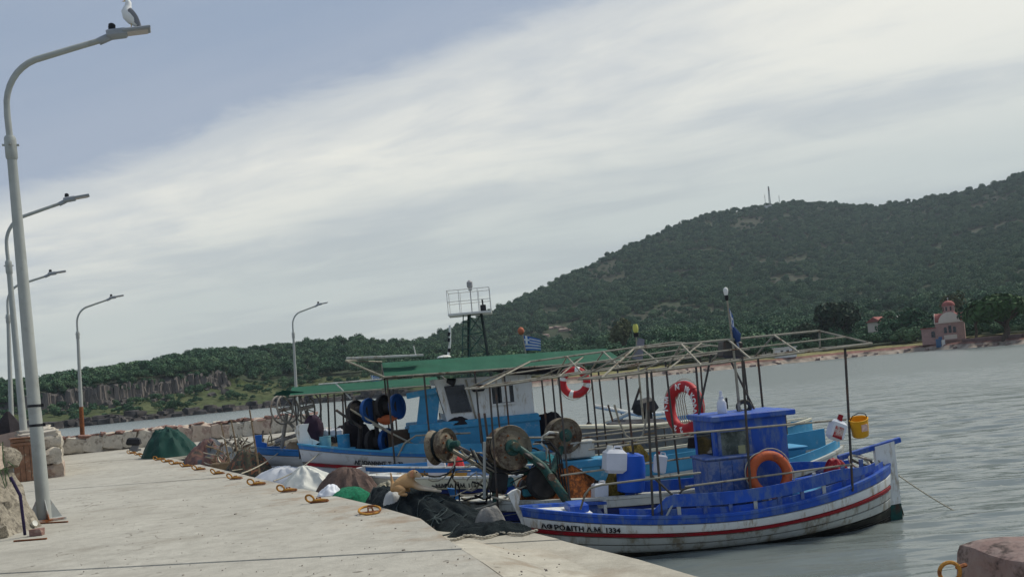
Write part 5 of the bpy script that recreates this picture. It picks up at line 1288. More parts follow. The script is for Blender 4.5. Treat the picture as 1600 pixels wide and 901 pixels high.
# wheelhouse
cb = obj('wheelhouse', MB().box((2.86, 0, 1.06), (.95, .8, 1.06), bev=.012), 'blue', r1)
obj('wheelhouse_roof', MB().box((2.89, 0, 1.605), (1.10, .95, .075), bev=.012), 'blue', cb)
wz = [B1.loc(px, py, -.405) for px, py in ((1126, 674), (1166, 668), (1168, 708), (1128, 712))]
wf = obj('window', MB().box(((wz[0].x + wz[1].x) / 2, -.404, 1.265), (.37, .012, .33)), pm('dirty_pane', (.05, .065, .06), .25, .5, 5, .1, wear=(.16, .19, .17), wear_amt=.7, wscale=3), cb)
for dx, dz, sx, sz in ((-.2, 0, .035, .40), (.2, 0, .035, .40), (0, .183, .43, .035), (0, -.183, .43, .035)): obj('window_frame', MB().box(((wz[0].x + wz[1].x) / 2 + dx, -.414, 1.265 + dz), (sx, .03, sz)), 'blue_faded', cb)
obj('yellow_notice', MB().box((2.72, -.413, 1.17), (.09, .008, .15)), pm('yellowed_paper', (.36, .36, .2), .8), cb)
obj('front_pane', MB().box((2.382, 0, 1.27), (.012, .55, .33)), 'glass', cb)
eb = obj('engine_box', MB().box((2.51, -.30, .78), (.64, .56, .66), bev=.015), 'blue_faded', r1); obj('box_lid', MB().box((2.51, -.30, 1.125), (.68, .6, .03), bev=.01), 'blue_faded', eb)
for k in range(4): obj('box_board', MB().box((2.27 + k * .158, -.586, .78), (.15, .014, .63), bev=.004), 'blue_faded', eb)
# canopy frame and rails
B1.frame(.94, 4.42, .70, 2.25, 2.37, 1.56, 4.09, (2.58, 2.60), [((1.50, -.72, 2.28), (1.40, -.76, .46)), ((1.56, -.70, 2.28), (1.52, -.74, .46)), ((2.72, -.70, 2.36), (2.64, -.76, .44)), ((4.10, -.62, 2.36), (4.03, -.62, .55)), ((1.6, .70, 2.28), (1.62, .74, .46)), ((3.5, .70, 2.34), (3.52, .72, .46)), ((2.6, .7, 2.3), (2.6, .74, .46))], .015, 3)
A0, A1 = B1.loc(925, 690, -.74), B1.loc(1322, 655, -.64)
B1.bar(A0, A1, .013, 'pipe', 'hand_rail'); B1.bar(B1.loc(1070, 760, -.76), B1.loc(1330, 725, -.66), .013, 'pipe', 'hand_rail')
B1.bar(Vector((1.0, .74, 1.28)), Vector((4.1, .7, 1.36)), .013, 'pipe', 'hand_rail')
j = [B1.loc(907, 795, -.5), B1.loc(914, 772, -.62), B1.loc(922, 762, -.68), B1.loc(940, 757, -.72), B1.loc(1012, 748, -.76), B1.loc(1095, 738, -.76)]
obj('bow_rail', MB().tube(j, .013, 7), 'pipe', r1)
B1.bar(B1.loc(1018, 742, -.75), B1.loc(1056, 778, -.74), .014, 'pipe_dark', 'brace')
B1.bar(B1.loc(1056, 778, -.74), B1.loc(1040, 808, -.78), .013, 'galv', 'brace')
j = [B1.loc(1058, 776, -.74), B1.loc(1066, 765, -.74), B1.loc(1080, 760, -.74)]; obj('brace', MB().tube(j, .013, 7), 'pipe_dark', r1)
# mast with lamp and furled flag
MX = B1.loc(1135, 460, 0); mt = obj('mast', MB().tube([B1.loc(1156, 646, 0), B1.loc(1146, 545, 0), MX], [.022, .016, .012], 8), 'pipe', r1); DXm = MX.x - 2.42; DZm = MX.z - 3.18
obj('mast_lamp', MB().lathe([(.014, 3.16), (.026, 3.19), (.032, 3.23), (.027, 3.26), (.008, 3.275)], c=(2.415 + DXm, 0, DZm), seg=12), 'white', mt); obj('lamp_base', MB().lathe([(.014, 3.10), (.024, 3.12), (.024, 3.17)], c=(2.42 + DXm, 0, DZm), seg=12), 'black', mt)
greek_flag(mt, (2.44 + DXm, 0, 3.0 + DZm), .1, .3, 1.1, 2)
obj('flag_wrap', MB().tube([(2.47 + DXm, 0, 2.75 + DZm), (2.51 + DXm, 0, 2.64 + DZm), (2.52 + DXm, 0, 2.55 + DZm)], [.02, .06, .03], 8), pm('flag_blue', (.03, .06, .16), .85), mt)
B1.bar(Vector((2.42, .25, 1.63)), Vector((2.62, .1, 2.42)), .015, 'pipe_dark', 'mast_stay'); B1.bar(Vector((3.2, .25, 1.63)), Vector((3.02, .5, 2.33)), .015, 'pipe_dark', 'mast_stay')
obj('mast_box', MB().box((2.44 + DXm, .1, 2.46), (.26, .2, .22), Matrix.Rotation(.15, 3, 'Y'), bev=.02), 'pipe_dark', r1)
obj('engine_hatch', MB().box((3.7, 0, .52), (.5, .7, .1), bev=.02), 'sky_blue', r1)
# things aboard boat 1
p = B1.w((2.95, -.655, .875)); lifebuoy('lifebuoy', 'faded orange lifebuoy leaning on the blue wheelhouse', p, B1.n.to_3d() * -1 + Vector((.05, 0, .12)), .235, .062, 'orange')
p = B1.w((2.66, .0, 1.645)); o = thing('fuel_bottle', 'white plastic bottle standing on the blue wheelhouse roof', 'bottle', p, .3); o.scale = (.7, .7, .72)
obj('body', MB().lathe([(.085, 0), (.09, .02), (.088, .19), (.05, .245), (.035, .26)], seg=14), 'jug', o); obj('cap', MB().lathe([(.045, .255), (.048, .30), (.03, .305), (.028, .40), (.01, .41)], seg=12), 'jug', o); obj('strap', MB().box((.09, -.03, .17), (.03, .03, .2)), 'black', o)
p = B1.w((3.0, .1, 1.645)); o = obj('rope_bundle', MB().torus((0, 0, .05), .08, .03, (.2, .9, .5), 16, 7), 'dark_rope', None, p); tag(o, 'small dark rope bundle on the wheelhouse roof', 'rope')
q_ = B1.loc(1308, 668, -.66); p = B1.w(q_); o = thing('jerrycan', 'white bleach jug with red label hanging by the stern post', 'jug', p, .2); o.rotation_euler = (0, math.radians(24), .2)
obj('body', MB().box((0, 0, -.03), (.19, .12, .26), bev=.04), 'jug', o); obj('neck', MB().lathe([(.035, .09), (.03, .15), (.032, .17)], seg=10), 'red', o); obj('label', MB().box((0, -.063, -.05), (.12, .008, .13)), pm('label_print', (.6, .5, .45), .6, .3, 22, 0, wear=(.4, .05, .05), wear_amt=.7, wscale=14), o); obj('red_band', MB().box((.0, -.066, -.12), (.13, .006, .025)), 'red', o)
q_ = B1.loc(1343, 667, -.64); p = B1.w(q_); o = thing('bucket', 'yellow plastic bucket hanging from the stern post', 'bucket', p, 0); o.rotation_euler = (math.radians(14), math.radians(-8), 0)
obj('tub', MB().lathe([(.093, -.115), (.098, -.11), (.112, .10), (.118, .105), (.118, .115), (.105, .115), (.09, -.095)], seg=22), 'yellow', o); obj('handle', MB().tube([(.115, 0, .1), (.08, -.02, .17), (0, -.03, .20), (-.08, -.02, .17), (-.115, 0, .1)], .006, 6), 'black', o); obj('print', MB().box((0.02, -.108, .02), (.075, .01, .09), Matrix.Rotation(.1, 3, 'X')), pm('bucket_print', (.72, .5, .45), .6, .3, 30, 0), o)
p = B1.w((4.05, -.2, .84)); o = heap('red_cloth', 'red oilskin bundle at the stern of the blue boat', 'cloth', p.xy, .2, .15, .22, .4, 'red', 51, .70, 5, .2, 2, .4)
for k, rr in enumerate((.14, .16, .12)):
    p = B1.w((4.42 + .06 * k, -.12 + .08 * k, .83 + .02 * k)); o = obj('rope_coil', MB().torus((0, 0, 0), rr, .018, (.3, -.6 + .3 * k, .8), 20, 6), ('rope', 'dark_rope', 'steel')[k], None, p); tag(o, ('pale rope coil on the stern of the blue boat', 'dark rope coil on the stern of the blue boat', 'grey hose loop on the stern of the blue boat')[k], 'rope')
rope('mooring_line', 'thin stern mooring line slanting down into the water behind the rudder', [B1.w((4.72, -.05, .82)), gz(1492, 798, 0.0)], .009, 'rope', .03)
rope('mooring_line', 'short rusty line hanging off the rudder into the water', [B1.w((4.98, 0, .30)), gz(1412, 805, 0.0)], .01, 'dark_rope')
o = heap('small_net', 'bluish net lying on the floor of the blue boat', 'net', B1.w((1.95, -.35, 0)).xy, .5, .28, .12, 0, pm('mottled_net', (.22, .16, .15), .95, .5, 30, 1, wear=(.1, .12, .22), wear_amt=.7, wscale=12), 55, .31, 7, .2, 2.4, .4)

# ------------------------------------------------------------------ boat 2: dark blue hull with net haulers
B2 = Boat('fishing_boat', 'dark blue hulled boat with pale rim, net haulers and bare tube canopy', (-.9, 12.75), (4.9, 13.75), .95, .68, .57, .84, -.35)
r2 = B2.root
B2.hull([(.0, .11, 'white_old', 'sheer_strake')] + [(.11 + k * .13, .11 + (k + 1) * .13, 'navy', 'plank') for k in range(3)] + [(.5, .58, 'red', 'boot_stripe'), (.58, .78, 'navy', 'plank'), (.78, .97, 'navy', 'plank')], inner='sky_blue', cap='white_old', deck=.42, deckmat='white_old', fore=.13, aft=.9, foremat='white_old', capw=.12)
st = [B2.loc(px, py, 0) for px, py in ((699, 762), (712, 763), (716, 776), (722, 800))]
B2.poly([(p.x, p.z) for p in st] + [(.12, .1), (.12, -.2), (.03, -.2), (-.0, .2), (-.07, .55)], -.05, .05, 'mid_blue', 'stem_post')
hull_text(B2, 'ΑΠΟΛΛΩΝ', .105, .40, .10, 'letter_teal', -1, .95)
B2.rail_band(.35, .97, 1, .03, .32, 'sky_blue', 'wash_strake', .03, .05)
B2.rail_band(.72, .985, -1, .03, .16, 'sky_blue', 'wash_strake', .03, .05)
obj('stern_locker', MB().box((4.85, -.25, .80), (.45, .5, .28), bev=.02), 'sky_blue', r2); obj('locker_lid', MB().box((4.85, -.25, .96), (.5, .56, .03), bev=.01), 'sky_blue', r2)
B2.frame(.32, 4.2, .80, 2.25, 2.45, 1.2, 3.4, (2.56, 2.66), [((.46, -.8, 2.26), (.44, -.7, .62)), ((.78, .8, 2.27), (.8, .75, .6)), ((1.42, -.8, 2.30), (1.40, -.88, .6)), ((1.5, .75, 2.3), (1.55, .9, .6)), ((2.3, .8, 2.32), (2.35, .95, .6)), ((2.42, .8, 2.34), (2.5, .95, .6)), ((2.95, -.8, 2.38), (2.95, -.95, .6)), ((4.1, .8, 2.44), (4.1, .9, .7)), ((4.1, -.8, 2.44), (4.1, -.9, .7))], .014, 3)
for z, y in ((.98, -.9), (1.30, .9), (.95, .93)): B2.bar(Vector((1.3, y, z)), Vector((4.6, y * .9, z + .08)), .013, 'pipe', 'hand_rail')
j = [B2.loc(905, 668, -.7), B2.loc(960, 640, -.7)]
for (a_, b_) in (((958, 630), (975, 680)),): 
    pts = [B2.loc(960, 632, -.75), B2.loc(968, 660, -.75), B2.loc(978, 680, -.75), B2.loc(992, 689, -.75), B2.loc(1004, 680, -.75), B2.loc(1010, 655, -.75), B2.loc(1012, 620, -.75)]
    obj('hose_loop', MB().tube(pts, .015, 7), 'pipe', r2)
B2.bar(B2.loc(757, 690, -.62), B2.loc(757, 778, -.62), .022, 'galv', 'post')
for px in (748, 757): B2.bar(B2.loc(px, 645, -.3), B2.loc(px + 10, 720, -.3), .018, 'pipe_dark', 'post')
# net haulers
h1 = obj('net_hauler', MB().tube([B2.loc(893, 792, -.85), B2.loc(872, 762, -.82), B2.loc(848, 728, -.74), B2.loc(815, 703, -.66), B2.loc(800, 693, -.64)], [.062, .066, .06, .052, .042], 10), 'hgreen', r2)
for f_ in ((884, 778), (866, 752), (845, 727), (826, 712)): obj('clamp_band', MB().ball(B2.loc(*f_, -.79), (.075, .075, .03), Matrix.Rotation(.7, 3, 'Y'), 12, 6), 'pipe_dark', h1)
obj('hauler_foot', MB().tube([B2.loc(893, 793, -.85), B2.loc(893, 805, -.85)], [.09, .10], 10), 'hgreen', h1)
obj('pivot', MB().lathe([(.05, -.1), (.05, .1)], c=B2.loc(860, 744, -.80), axis=(0, 1, 0), seg=12), 'steel', h1)
hauler_drum(r2, B2.loc(795, 700, -.52), (.30, -.92, .12), .315, .22)
obj('hauler_bracket', MB().box(B2.loc(838, 713, -.62), (.24, .12, .14), bev=.02), 'teal', r2)
hauler_drum(r2, B2.loc(880, 680, -.30), (.12, -1, .05), .255, .2)
B2.bar(B2.loc(880, 690, -.3), B2.loc(862, 738, -.6), .05, 'hgreen', 'hauler_arm')
pts = [B2.loc(872, 676, -.55), B2.loc(858, 675, -.6), B2.loc(848, 682, -.62), B2.loc(846, 692, -.62), B2.loc(855, 702, -.62), B2.loc(852, 716, -.62)]; obj('hydraulic_hose', MB().tube(pts, .02, 7), 'white_old', r2)
for k in range(3):
    pts = [B2.loc(835 + 3 * k, 690, -.62), B2.loc(858 + 4 * k, 688 + 4 * k, -.64), B2.loc(870 + 3 * k, 705 + 3 * k, -.66), B2.loc(872 + 4 * k, 735, -.66), B2.loc(880 + 5 * k, 790, -.8)]; obj('hydraulic_hose', MB().tube(pts, .012, 6), 'black', r2)
B2.bar(B2.loc(760, 684, -.5), B2.loc(866, 683, -.5), .016, 'pipe', 'hand_rail')
obj('spare_wheel', MB().lathe([(.08, -.05), (.22, -.06), (.245, -.02), (.245, .03), (.21, .06), (.08, .05)], c=B2.loc(848, 752, -.60), axis=(.25, -1, .1), seg=28), 'rubber', r2)
hauler_drum(r2, B2.loc(690, 697, -.15), (.85, -.65, .1), .25, .26, 'brass', 'hgreen')
B2.bar(B2.loc(712, 697, -.3), B2.loc(762, 722, -.5), .035, 'pipe_dark', 'hauler_arm'); B2.bar(B2.loc(700, 700, -.2), B2.loc(770, 740, -.4), .03, 'pipe', 'hauler_arm')
B2.bar(B2.loc(770, 730, -.5), B2.loc(775, 785, -.55), .045, 'hgreen', 'hauler_arm')
for k in range(7):
    pts = [B2.loc(735 + 4 * k, 700 + k * 3, -.55), B2.loc(745 + 6 * k, 722 + 2 * k, -.6), B2.loc(765 + 7 * k, 735 + k, -.6), B2.loc(800 + 5 * k, 738 - k, -.55)]; obj('hydraulic_hose', MB().tube(pts, .011 + .004 * (k % 2), 6), ('black', 'pipe', 'rubber')[k % 3], r2)
RH = random.Random(4)
for k in range(26):
    x0_, y0_ = RH.uniform(705, 860), RH.uniform(700, 760); pts = [B2.loc(x0_, y0_, -.5)]; an = RH.uniform(0, 6)
    for i in range(7): an += RH.uniform(-.2, .9); x0_ += 9 * math.cos(an); y0_ = min(786, y0_ + 7 * math.sin(an) + 2); pts.append(B2.loc(x0_, y0_, -.5 + RH.uniform(-.12, .12)))
    obj('hydraulic_hose', MB().tube(pts, RH.choice((.009, .012, .016)), 6), RH.choice(['black', 'rubber', 'dark_rope', 'pipe', 'rope']), r2)
for k in range(5): obj('control_valve', MB().box(B2.loc(RH.uniform(770, 850), RH.uniform(715, 775), -.45), (.13, .1, .12), Matrix.Rotation(RH.uniform(-.5, .5), 3, 'Y'), bev=.02), RH.choice(['teal', 'hgreen', 'pipe_dark', 'rust']), r2)
obj('engine_block', MB().box(B2.loc(778, 752, -.45), (.22, .3, .3), Matrix.Rotation(.2, 3, 'Y'), bev=.03), 'rubber', r2)
obj('bow_bin', MB().box(B2.loc(792, 762, -.35), (.22, .2, .14), bev=.02), 'drum_blue', r2)
heap('orange_net', 'bright orange fishing net piled in the dark blue boat', 'net heap', B2.w((1.35, -.2, 0)).xy, .78, .55, .58, 0, 'net_orange', 61, .44, 9, .1, 2.2, .25)
heap('olive_net', 'olive brown net bundle hanging beside the blue drum', 'net heap', B2.w((2.15, -.62, 0)).xy, .2, .16, .38, 0, 'net_olive', 63, .52, 6, .2, 2, .5)
def jug(label, c, s, rx=0, ry=0, rz_=0, cap='white', name='jerrycan'):
    t = thing(name, label, 'jerrycan', c, rz_); t.rotation_euler = (rx, ry, rz_)
    obj('body', MB().box((0, 0, 0), (s[0], s[1], s[2]), bev=min(s) * .18), 'jug', t)
    obj('neck', MB().lathe([(s[0] * .16, s[2] * .48), (s[0] * .14, s[2] * .62), (s[0] * .15, s[2] * .66)], c=(-s[0] * .25, 0, 0), seg=12), cap, t)
    obj('handle', MB().tube([(-s[0] * .05, 0, s[2] * .48), (.0, 0, s[2] * .62), (s[0] * .3, 0, s[2] * .62), (s[0] * .36, 0, s[2] * .48)], s[0] * .06, 6), 'jug', t); return t
jug('large square white container tied in front of the blue drum', B2.w(B2.loc(960, 720, -.93)), (.28, .26, .32), 0, .12, .15)
jug('white canister with a red cap hanging right of the blue drum', B2.w(B2.loc(1031, 724, -.93)), (.17, .11, .25), 0, .22, 0, 'red')
jug('white jug standing on the pale rim of the dark blue boat', B2.w(B2.loc(937, 768, -.75)), (.2, .14, .24), 0, .1, .3, 'black')
c = B2.loc(986, 738, -.80); t = thing('plastic_drum', 'blue plastic drum aboard the dark blue boat', 'drum', B2.w(c), 0); t.rotation_euler = (0, .1, 0)
obj('shell', MB().lathe([(.15, -.27), (.185, -.25), (.195, -.1), (.2, 0), (.195, .12), (.17, .24), (.1, .27)], seg=24), 'drum_blue', t); obj('bung', MB().lathe([(.03, .265), (.03, .29)], seg=10), 'black', t)
c = B2.loc(901, 702, -.2); o = obj('fish_box', MB().box((0, 0, 0), (.46, .34, .22), bev=.02).box((0, 0, .112), (.5, .38, .02)), 'white_old', None, B2.w(c), (0, 0, .1)); tag(o, 'white fish box behind the round hauler drum', 'box')
c = B2.loc(915, 722, -.25); o = obj('fish_crate', MB().box((0, 0, 0), (.7, .4, .12), bev=.015), 'sky_blue', None, B2.w(c), (0, 0, .1)); tag(o, 'light blue crate under the white fish box', 'crate')
c = B2.loc(985, 705, .1); heap('seaweed_net', 'tangle of brown net beside the blue drum top', 'net heap', B2.w(c).xy, .3, .3, .25, 0, 'net_olive', 65, c.z - .15, 6, .2, 2, .5)
# red lifebuoy with white lettering
c = B2.w(B2.loc(1069, 637, .1)); lb = lifebuoy('lifebuoy', 'red lifebuoy lettered in white, hung behind the blue wheelhouse boat', c, Vector((-.86, -.51, .05)), .325, .085, 'ring_red')
def arc_text(t, txt, a_start, step, Rm, r, size, mat):
    for k, chx in enumerate(txt):
        if chx == ' ': continue
        me = text_mesh(chx, size, .004); me.materials.clear(); me.materials.append(M[mat]); an = a_start - step * k
        o = obj('letter', me, None, t); o.location = (Rm * math.cos(an) - size * .3 * math.sin(an), Rm * math.sin(an) + size * .3 * math.cos(an), r); o.location = ((Rm - size * .36) * math.cos(an) + size * .3 * math.sin(an), (Rm - size * .36) * math.sin(an) - size * .3 * math.cos(an), r); o.rotation_euler = (0, 0, an - math.pi / 2)
arc_text(lb, 'ΑΓ ΝΙΚΟΛΑΟΣ', math.radians(112), math.radians(13.5), .32, .086, .105, 'letter')
arc_text(lb, 'ΛΜ', math.radians(196), math.radians(22), .32, .086, .13, 'letter')
arc_text(lb, '22', math.radians(282), math.radians(24), .32, .086, .11, 'letter')
for k in range(5):
    pts = [Vector((.05 * k - .1, .33, .0)), Vector((.07 * k - .18, .15, .02 * k)), Vector((.05 * k - .12, -.1, .02)), Vector((.04 * k - .05, -.3, .0))]; obj('grab_line', MB().tube(pts, .008, 5), 'rope', lb)
heap('black_bag', 'black bag hanging below the red lettered lifebuoy', 'bag', B2.w(B2.loc(1088, 680, .3)).xy, .16, .14, .3, 0, 'tarp_black', 67, B2.loc(1088, 680, .3).z - .18, 5, .1, 3, .2)

# ------------------------------------------------------------------ boat 3: cream rim, dark hull, light blue stern
B3 = Boat('fishing_boat', 'cream and dark hulled boat with white stem and light blue after rail', (-2.65, 15.8), (5.6, 17.1), 1.12, .86, .62, .80, -.4)
r3 = B3.root
B3.hull([(.0, .15, 'cream', 'sheer_strake'), (.15, .21, 'navy', 'sheer_strake')] + [(.21 + k * .19, .21 + (k + 1) * .19, pm('dark_purple_hull', (.03, .018, .03), .5, .2, 3), 'plank') for k in range(4)], inner='ochre', cap='white', deck=.42, deckmat='cream', fore=.08, aft=.92, foremat='white', capw=.1)
B3.rail_band(.0, .34, -1, .10, .17, 'mid_blue', 'bow_rail', .04, .02); B3.rail_band(.0, .34, 1, .10, .17, 'mid_blue', 'bow_rail', .04, .02)
B3.rail_band(.0, .34, -1, .175, .20, 'white', 'bow_rail_cap', .06, .015)
for sd in (-1, 1): B3.rail_band(.45, .99, sd, .05, .24, 'sky_blue', 'after_rail', .04, .02); B3.rail_band(.45, .99, sd, .25, .29, 'cream', 'rail_cap', .06, .01)
st = [B3.loc(px, py, 0) for px, py in ((556, 731), (574, 727), (577, 738), (571, 745), (590, 772))]
B3.poly([(p.x, p.z) for p in st] + [(.2, .1), (.2, -.3), (.1, -.3), (-.02, .45), (-.12, .72)], -.06, .06, 'white', 'stem_post')
hull_text(B3, 'ΜΑΡΙΑ Λ.Μ. 1167', .135, .12, .10, 'ink', -1, .9)
p = B3.loc(765, 735, -.6); obj('blue_cover', MB().box(p, (.9, .5, .26), Matrix.Rotation(-.25, 3, 'Y'), .8, bev=.05), pm('pale_blue_cloth', (.25, .36, .55), .8, .2, 4, .3), r3)
o = heap('red_float', 'red float on the bow of the cream boat', 'float', B3.w(B3.loc(712, 722, -.3)).xy, .15, .15, .26, 0, pm('red_float', (.45, .03, .03), .5), 71, B3.loc(712, 730, -.3).z, 1, .02, 3.2, .03)
o = jug('white can behind the pale blue cover', B3.w(B3.loc(683, 735, -.2)), (.3, .22, .5)); o['label'] = 'tall white can standing on the cream boat bow'
j = B3.loc(900, 680, .5); obj('rail_stand', MB().tube([B3.loc(950, 632, .9), B3.loc(958, 660, .9), B3.loc(960, 705, .9)], .02, 6), 'pipe_dark', r3)
for k in range(6):
    x = 3.6 + .75 * k; B3.bar(Vector((x, -1.05, .8)), Vector((x, -1.05, 1.28)), .014, 'pipe_dark', 'rail_post')
B3.bar(Vector((3.4, -1.06, 1.28)), Vector((7.5, -.9, 1.33)), .014, 'pipe', 'hand_rail'); B3.bar(Vector((3.4, -1.06, 1.05)), Vector((7.5, -.9, 1.1)), .014, 'pipe', 'hand_rail')
mt = obj('mast', MB().tube([B3.loc(996, 560, 0), B3.loc(994, 525, 0), B3.loc(993, 515, 0)], .014, 6), 'pipe', r3); B3.bar(Vector((B3.loc(996, 560, 0).x, 0, .5)), B3.loc(996, 560, 0), .02, 'pipe', 'mast_foot')
q_ = B3.loc(993, 513, 0); obj('mast_lamp', MB().lathe([(.03, -.08), (.05, -.03), (.05, .03), (.035, .08)], c=q_, seg=12), pm('yellow_lamp', (.5, .5, .12), .5), mt); obj('lamp_base', MB().lathe([(.045, -.16), (.055, -.08)], c=q_, seg=10), 'black', mt)
obj('grey_pennant', MB().box(B3.loc(999, 545, 0), (.2, .03, .4), Matrix.Rotation(.3, 3, 'Y'), .6), pm('grey_cloth', (.2, .2, .23), .9), mt)
# grey dinghy on the after deck
dg = thing('dinghy', 'grey dinghy lying on the deck behind the blue drum', 'dinghy', B3.w((4.75, .1, .62)), B3.rz() + .25)
b = MB(); rows = []
for i in range(17):
    f = i / 16; hbm = .55 * (1 - abs(2 * max(0, .5 - f * .62)) ** 2.2) ** .7 if f < .8 else .55 * (1 - ((f - .8) / .2) * .12); x = -1.1 + 2.2 * f
    rows.append([(x, -hbm, .62 + .12 * (1 - f) ** 2), (x, -hbm * .8, .28), (x, -hbm * .35, .08), (x, 0, .03), (x, hbm * .35, .08), (x, hbm * .8, .28), (x, hbm, .62 + .12 * (1 - f) ** 2)])
b.grid(rows); b.smooth = True; me = b.mesh('shell', pm('dinghy_grey', (.13, .15, .18), .6, .15, 3, .15, wear=(.04, .07, .15), wear_amt=.4)); obj('shell', me, None, dg)
rim = [(r[0][0], r[0][1], r[0][2] + .01) for r in rows]; rim2 = [(r[-1][0], r[-1][1], r[-1][2] + .01) for r in rows]
obj('rim', MB().tube(rim, .035, 7), 'cream', dg); obj('rim', MB().tube(rim2, .035, 7), 'cream', dg)
obj('transom', MB().box((1.1, 0, .36), (.04, .95, .55)), 'white_old', dg); obj('seat', MB().box((.2, 0, .5), (.25, 1.0, .03)), 'wood', dg)
obj('dark_cover', MB().box((.35, .1, .68), (1.1, .6, .12), Matrix.Rotation(.08, 3, 'Y'), .8, bev=.04), pm('dark_grey_cloth', (.07, .07, .075), .9, .3, 5, .5), dg)
ob = thing('outboard_motor', 'black covered outboard motor behind the red lettered lifebuoy', 'outboard motor', B3.w((5.35, .75, .95)), .4)
obj('cowling', MB().box((0, 0, .62), (.42, .3, .3), Matrix.Rotation(-.15, 3, 'Y'), .8, bev=.07), 'black', ob); obj('leg', MB().box((.03, 0, .2), (.16, .14, .6), bev=.03), 'black', ob)
lifebuoy('lifebuoy', 'red and white banded lifebuoy hanging under the tube canopy', B3.w(B3.loc(898, 597, .4)), Vector((-.25, -1, .05)), .23, .07, 'ring_red', True, [.5, 2.0, 3.6, 5.2])

# loose gear amidships on boat 3
R = random.Random(41)
for k in range(9):
    c = B3.w((2.6 + .22 * k, R.uniform(-.75, -.35), .50)); o = obj('net_float', MB().ball((0, 0, .07), (.075, .06, .06), None, 10, 7), ('letter', 'yellow', 'jug')[k % 3] if k % 3 != 1 else pm('faded_yellow_float', (.5, .36, .12), .7), None, c, (0, 0, R.uniform(0, 3))); tag(o, {0: 'white net float', 1: 'faded yellow net float', 2: 'pale grey net float'}[k % 3] + ' on the cream boat deck behind the haulers', 'float', 'net floats on the cream boat')
heap('turquoise_net', 'turquoise net pile amidships on the cream boat', 'net heap', B3.w((3.1, -.2, 0)).xy, .6, .4, .42, 0, pm('turquoise_net', (.04, .2, .22), .95, .4, 24, 1), 93, .44, 7, .15, 2, .35)
heap('white_sack', 'slumped white sack beside the turquoise net pile', 'sack', B3.w((3.95, -.3, 0)).xy, .3, .25, .35, 0, 'sheet_white', 95, .44, 5, .12, 2.6, .2)
heap('tan_net', 'tan net pile aft of the slumped white sack', 'net heap', B3.w((4.7, -.75, 0)).xy, .5, .25, .3, 0, pm('tan_net', (.3, .24, .15), .95, .4, 24, 1), 97, .44, 7, .15, 2, .35)
for k in range(3):
    c = B3.w((5.6 + .5 * k, -.5, .44)); o = obj('fish_crate', MB().box((0, 0, .1), (.42, .3, .2), bev=.015).box((0, 0, .205), (.46, .34, .02)), ('teal', 'white_old', 'mid_blue')[k], None, c, (0, 0, .15 * k)); tag(o, ('teal', 'weathered white', 'mid blue')[k] + ' fish crate on the after deck of the cream boat', 'crate')
for k in range(7):
    x0_ = 2.2 + .75 * k; pts = [V_ for V_ in [Vector((x0_, -1.02, .9)), Vector((x0_ + .2, -1.1, .78)), Vector((x0_ + .45, -1.08, .76)), Vector((x0_ + .7, -1.0, .9))]]; obj('lashing', MB().tube(pts, .012, 5), ('rope', 'dark_rope')[k % 2], r3)
# ------------------------------------------------------------------ boat 4: large white boat with cabin and green roof
B4 = Boat('fishing_boat', 'large white boat with green roof, white cabin and tall white stem', (-4.5, 19.1), (4.6, 20.6), 1.3, 1.36, .80, .95, -.45, .2)
r4 = B4.root
B4.hull([(.0, .045, 'mid_blue', 'sheer_strake'), (.045, .19, pm('grey_white_hull', (.44, .45, .46), .5, .08, 2, .12, wear=(.27, .26, .24), wear_amt=.35), 'name_strake')] + [(.225 + k * .18, .225 + (k + 1) * .18, MATS['grey_white_hull'], 'plank') for k in range(4)], inner='sky_blue', cap='sky_blue', deck=.55, deckmat='mid_blue', fore=.12, aft=.9, foremat='sky_blue', capw=.12)
for sd in (-1, 1):
    b = MB(); rows = []
    for i in range(49):
        t = .012 + .976 * i / 48; rows.append([B4.P(t, .188, sd, .004), B4.P(t, .19, sd, .04), B4.P(t, .225, sd, .04), B4.P(t, .228, sd, .004)])
    b.grid(rows, True); obj('rubbing_rail', b, 'red', r4)
B4.rail_band(.17, .98, -1, .03, .20, 'sky_blue', 'wash_strake', .04, .05, lambda f: sm(0, .06, f)); B4.rail_band(.17, .98, 1, .03, .20, 'sky_blue', 'wash_strake', .04, .05, lambda f: sm(0, .06, f))
st = [B4.loc(px, py, 0) for px, py in ((459, 668), (466, 663), (483, 661), (480, 672), (486, 684), (500, 690), (482, 700))]
B4.poly([(p.x, p.z) for p in st] + [(.25, .8), (.35, -.2), (.15, -.2), (-.05, .7), (-.13, 1.3)], -.08, .08, 'white', 'stem_post')
hull_text(B4, 'ΑΓ.ΙΩΑΝΝΗΣ Σ.Λ 79', .115, .168, .12, 'ink', -1, .85)
obj('bow_cloth', MB().ball(B4.loc(490, 672, .1), (.22, .16, .34), None, 12, 8, lambda d: 1 + .25 * n3(d.x * 2, d.y * 2, d.z * 2)), pm('dark_purple_cloth', (.035, .02, .035), .9, .3, 6, .4), r4)
c0 = obj('cabin_base', MB().box((3.55, 0, 1.15), (2.75, 1.7, .82), bev=.02), 'sky_blue', r4); obj('base_trim', MB().box((3.55, 0, 1.44), (2.8, 1.76, .06)), 'sky_blue', c0)
cb = obj('cabin', MB().add([(3.0, -.72, 1.48), (4.86, -.72, 1.48), (4.86, .72, 1.48), (3.0, .72, 1.48), (2.78, -.70, 2.46), (4.86, -.70, 2.40), (4.86, .70, 2.40), (2.78, .70, 2.46)], [(3, 2, 1, 0), (4, 5, 6, 7), (0, 1, 5, 4), (1, 2, 6, 5), (2, 3, 7, 6), (3, 0, 4, 7)]), 'white', r4)
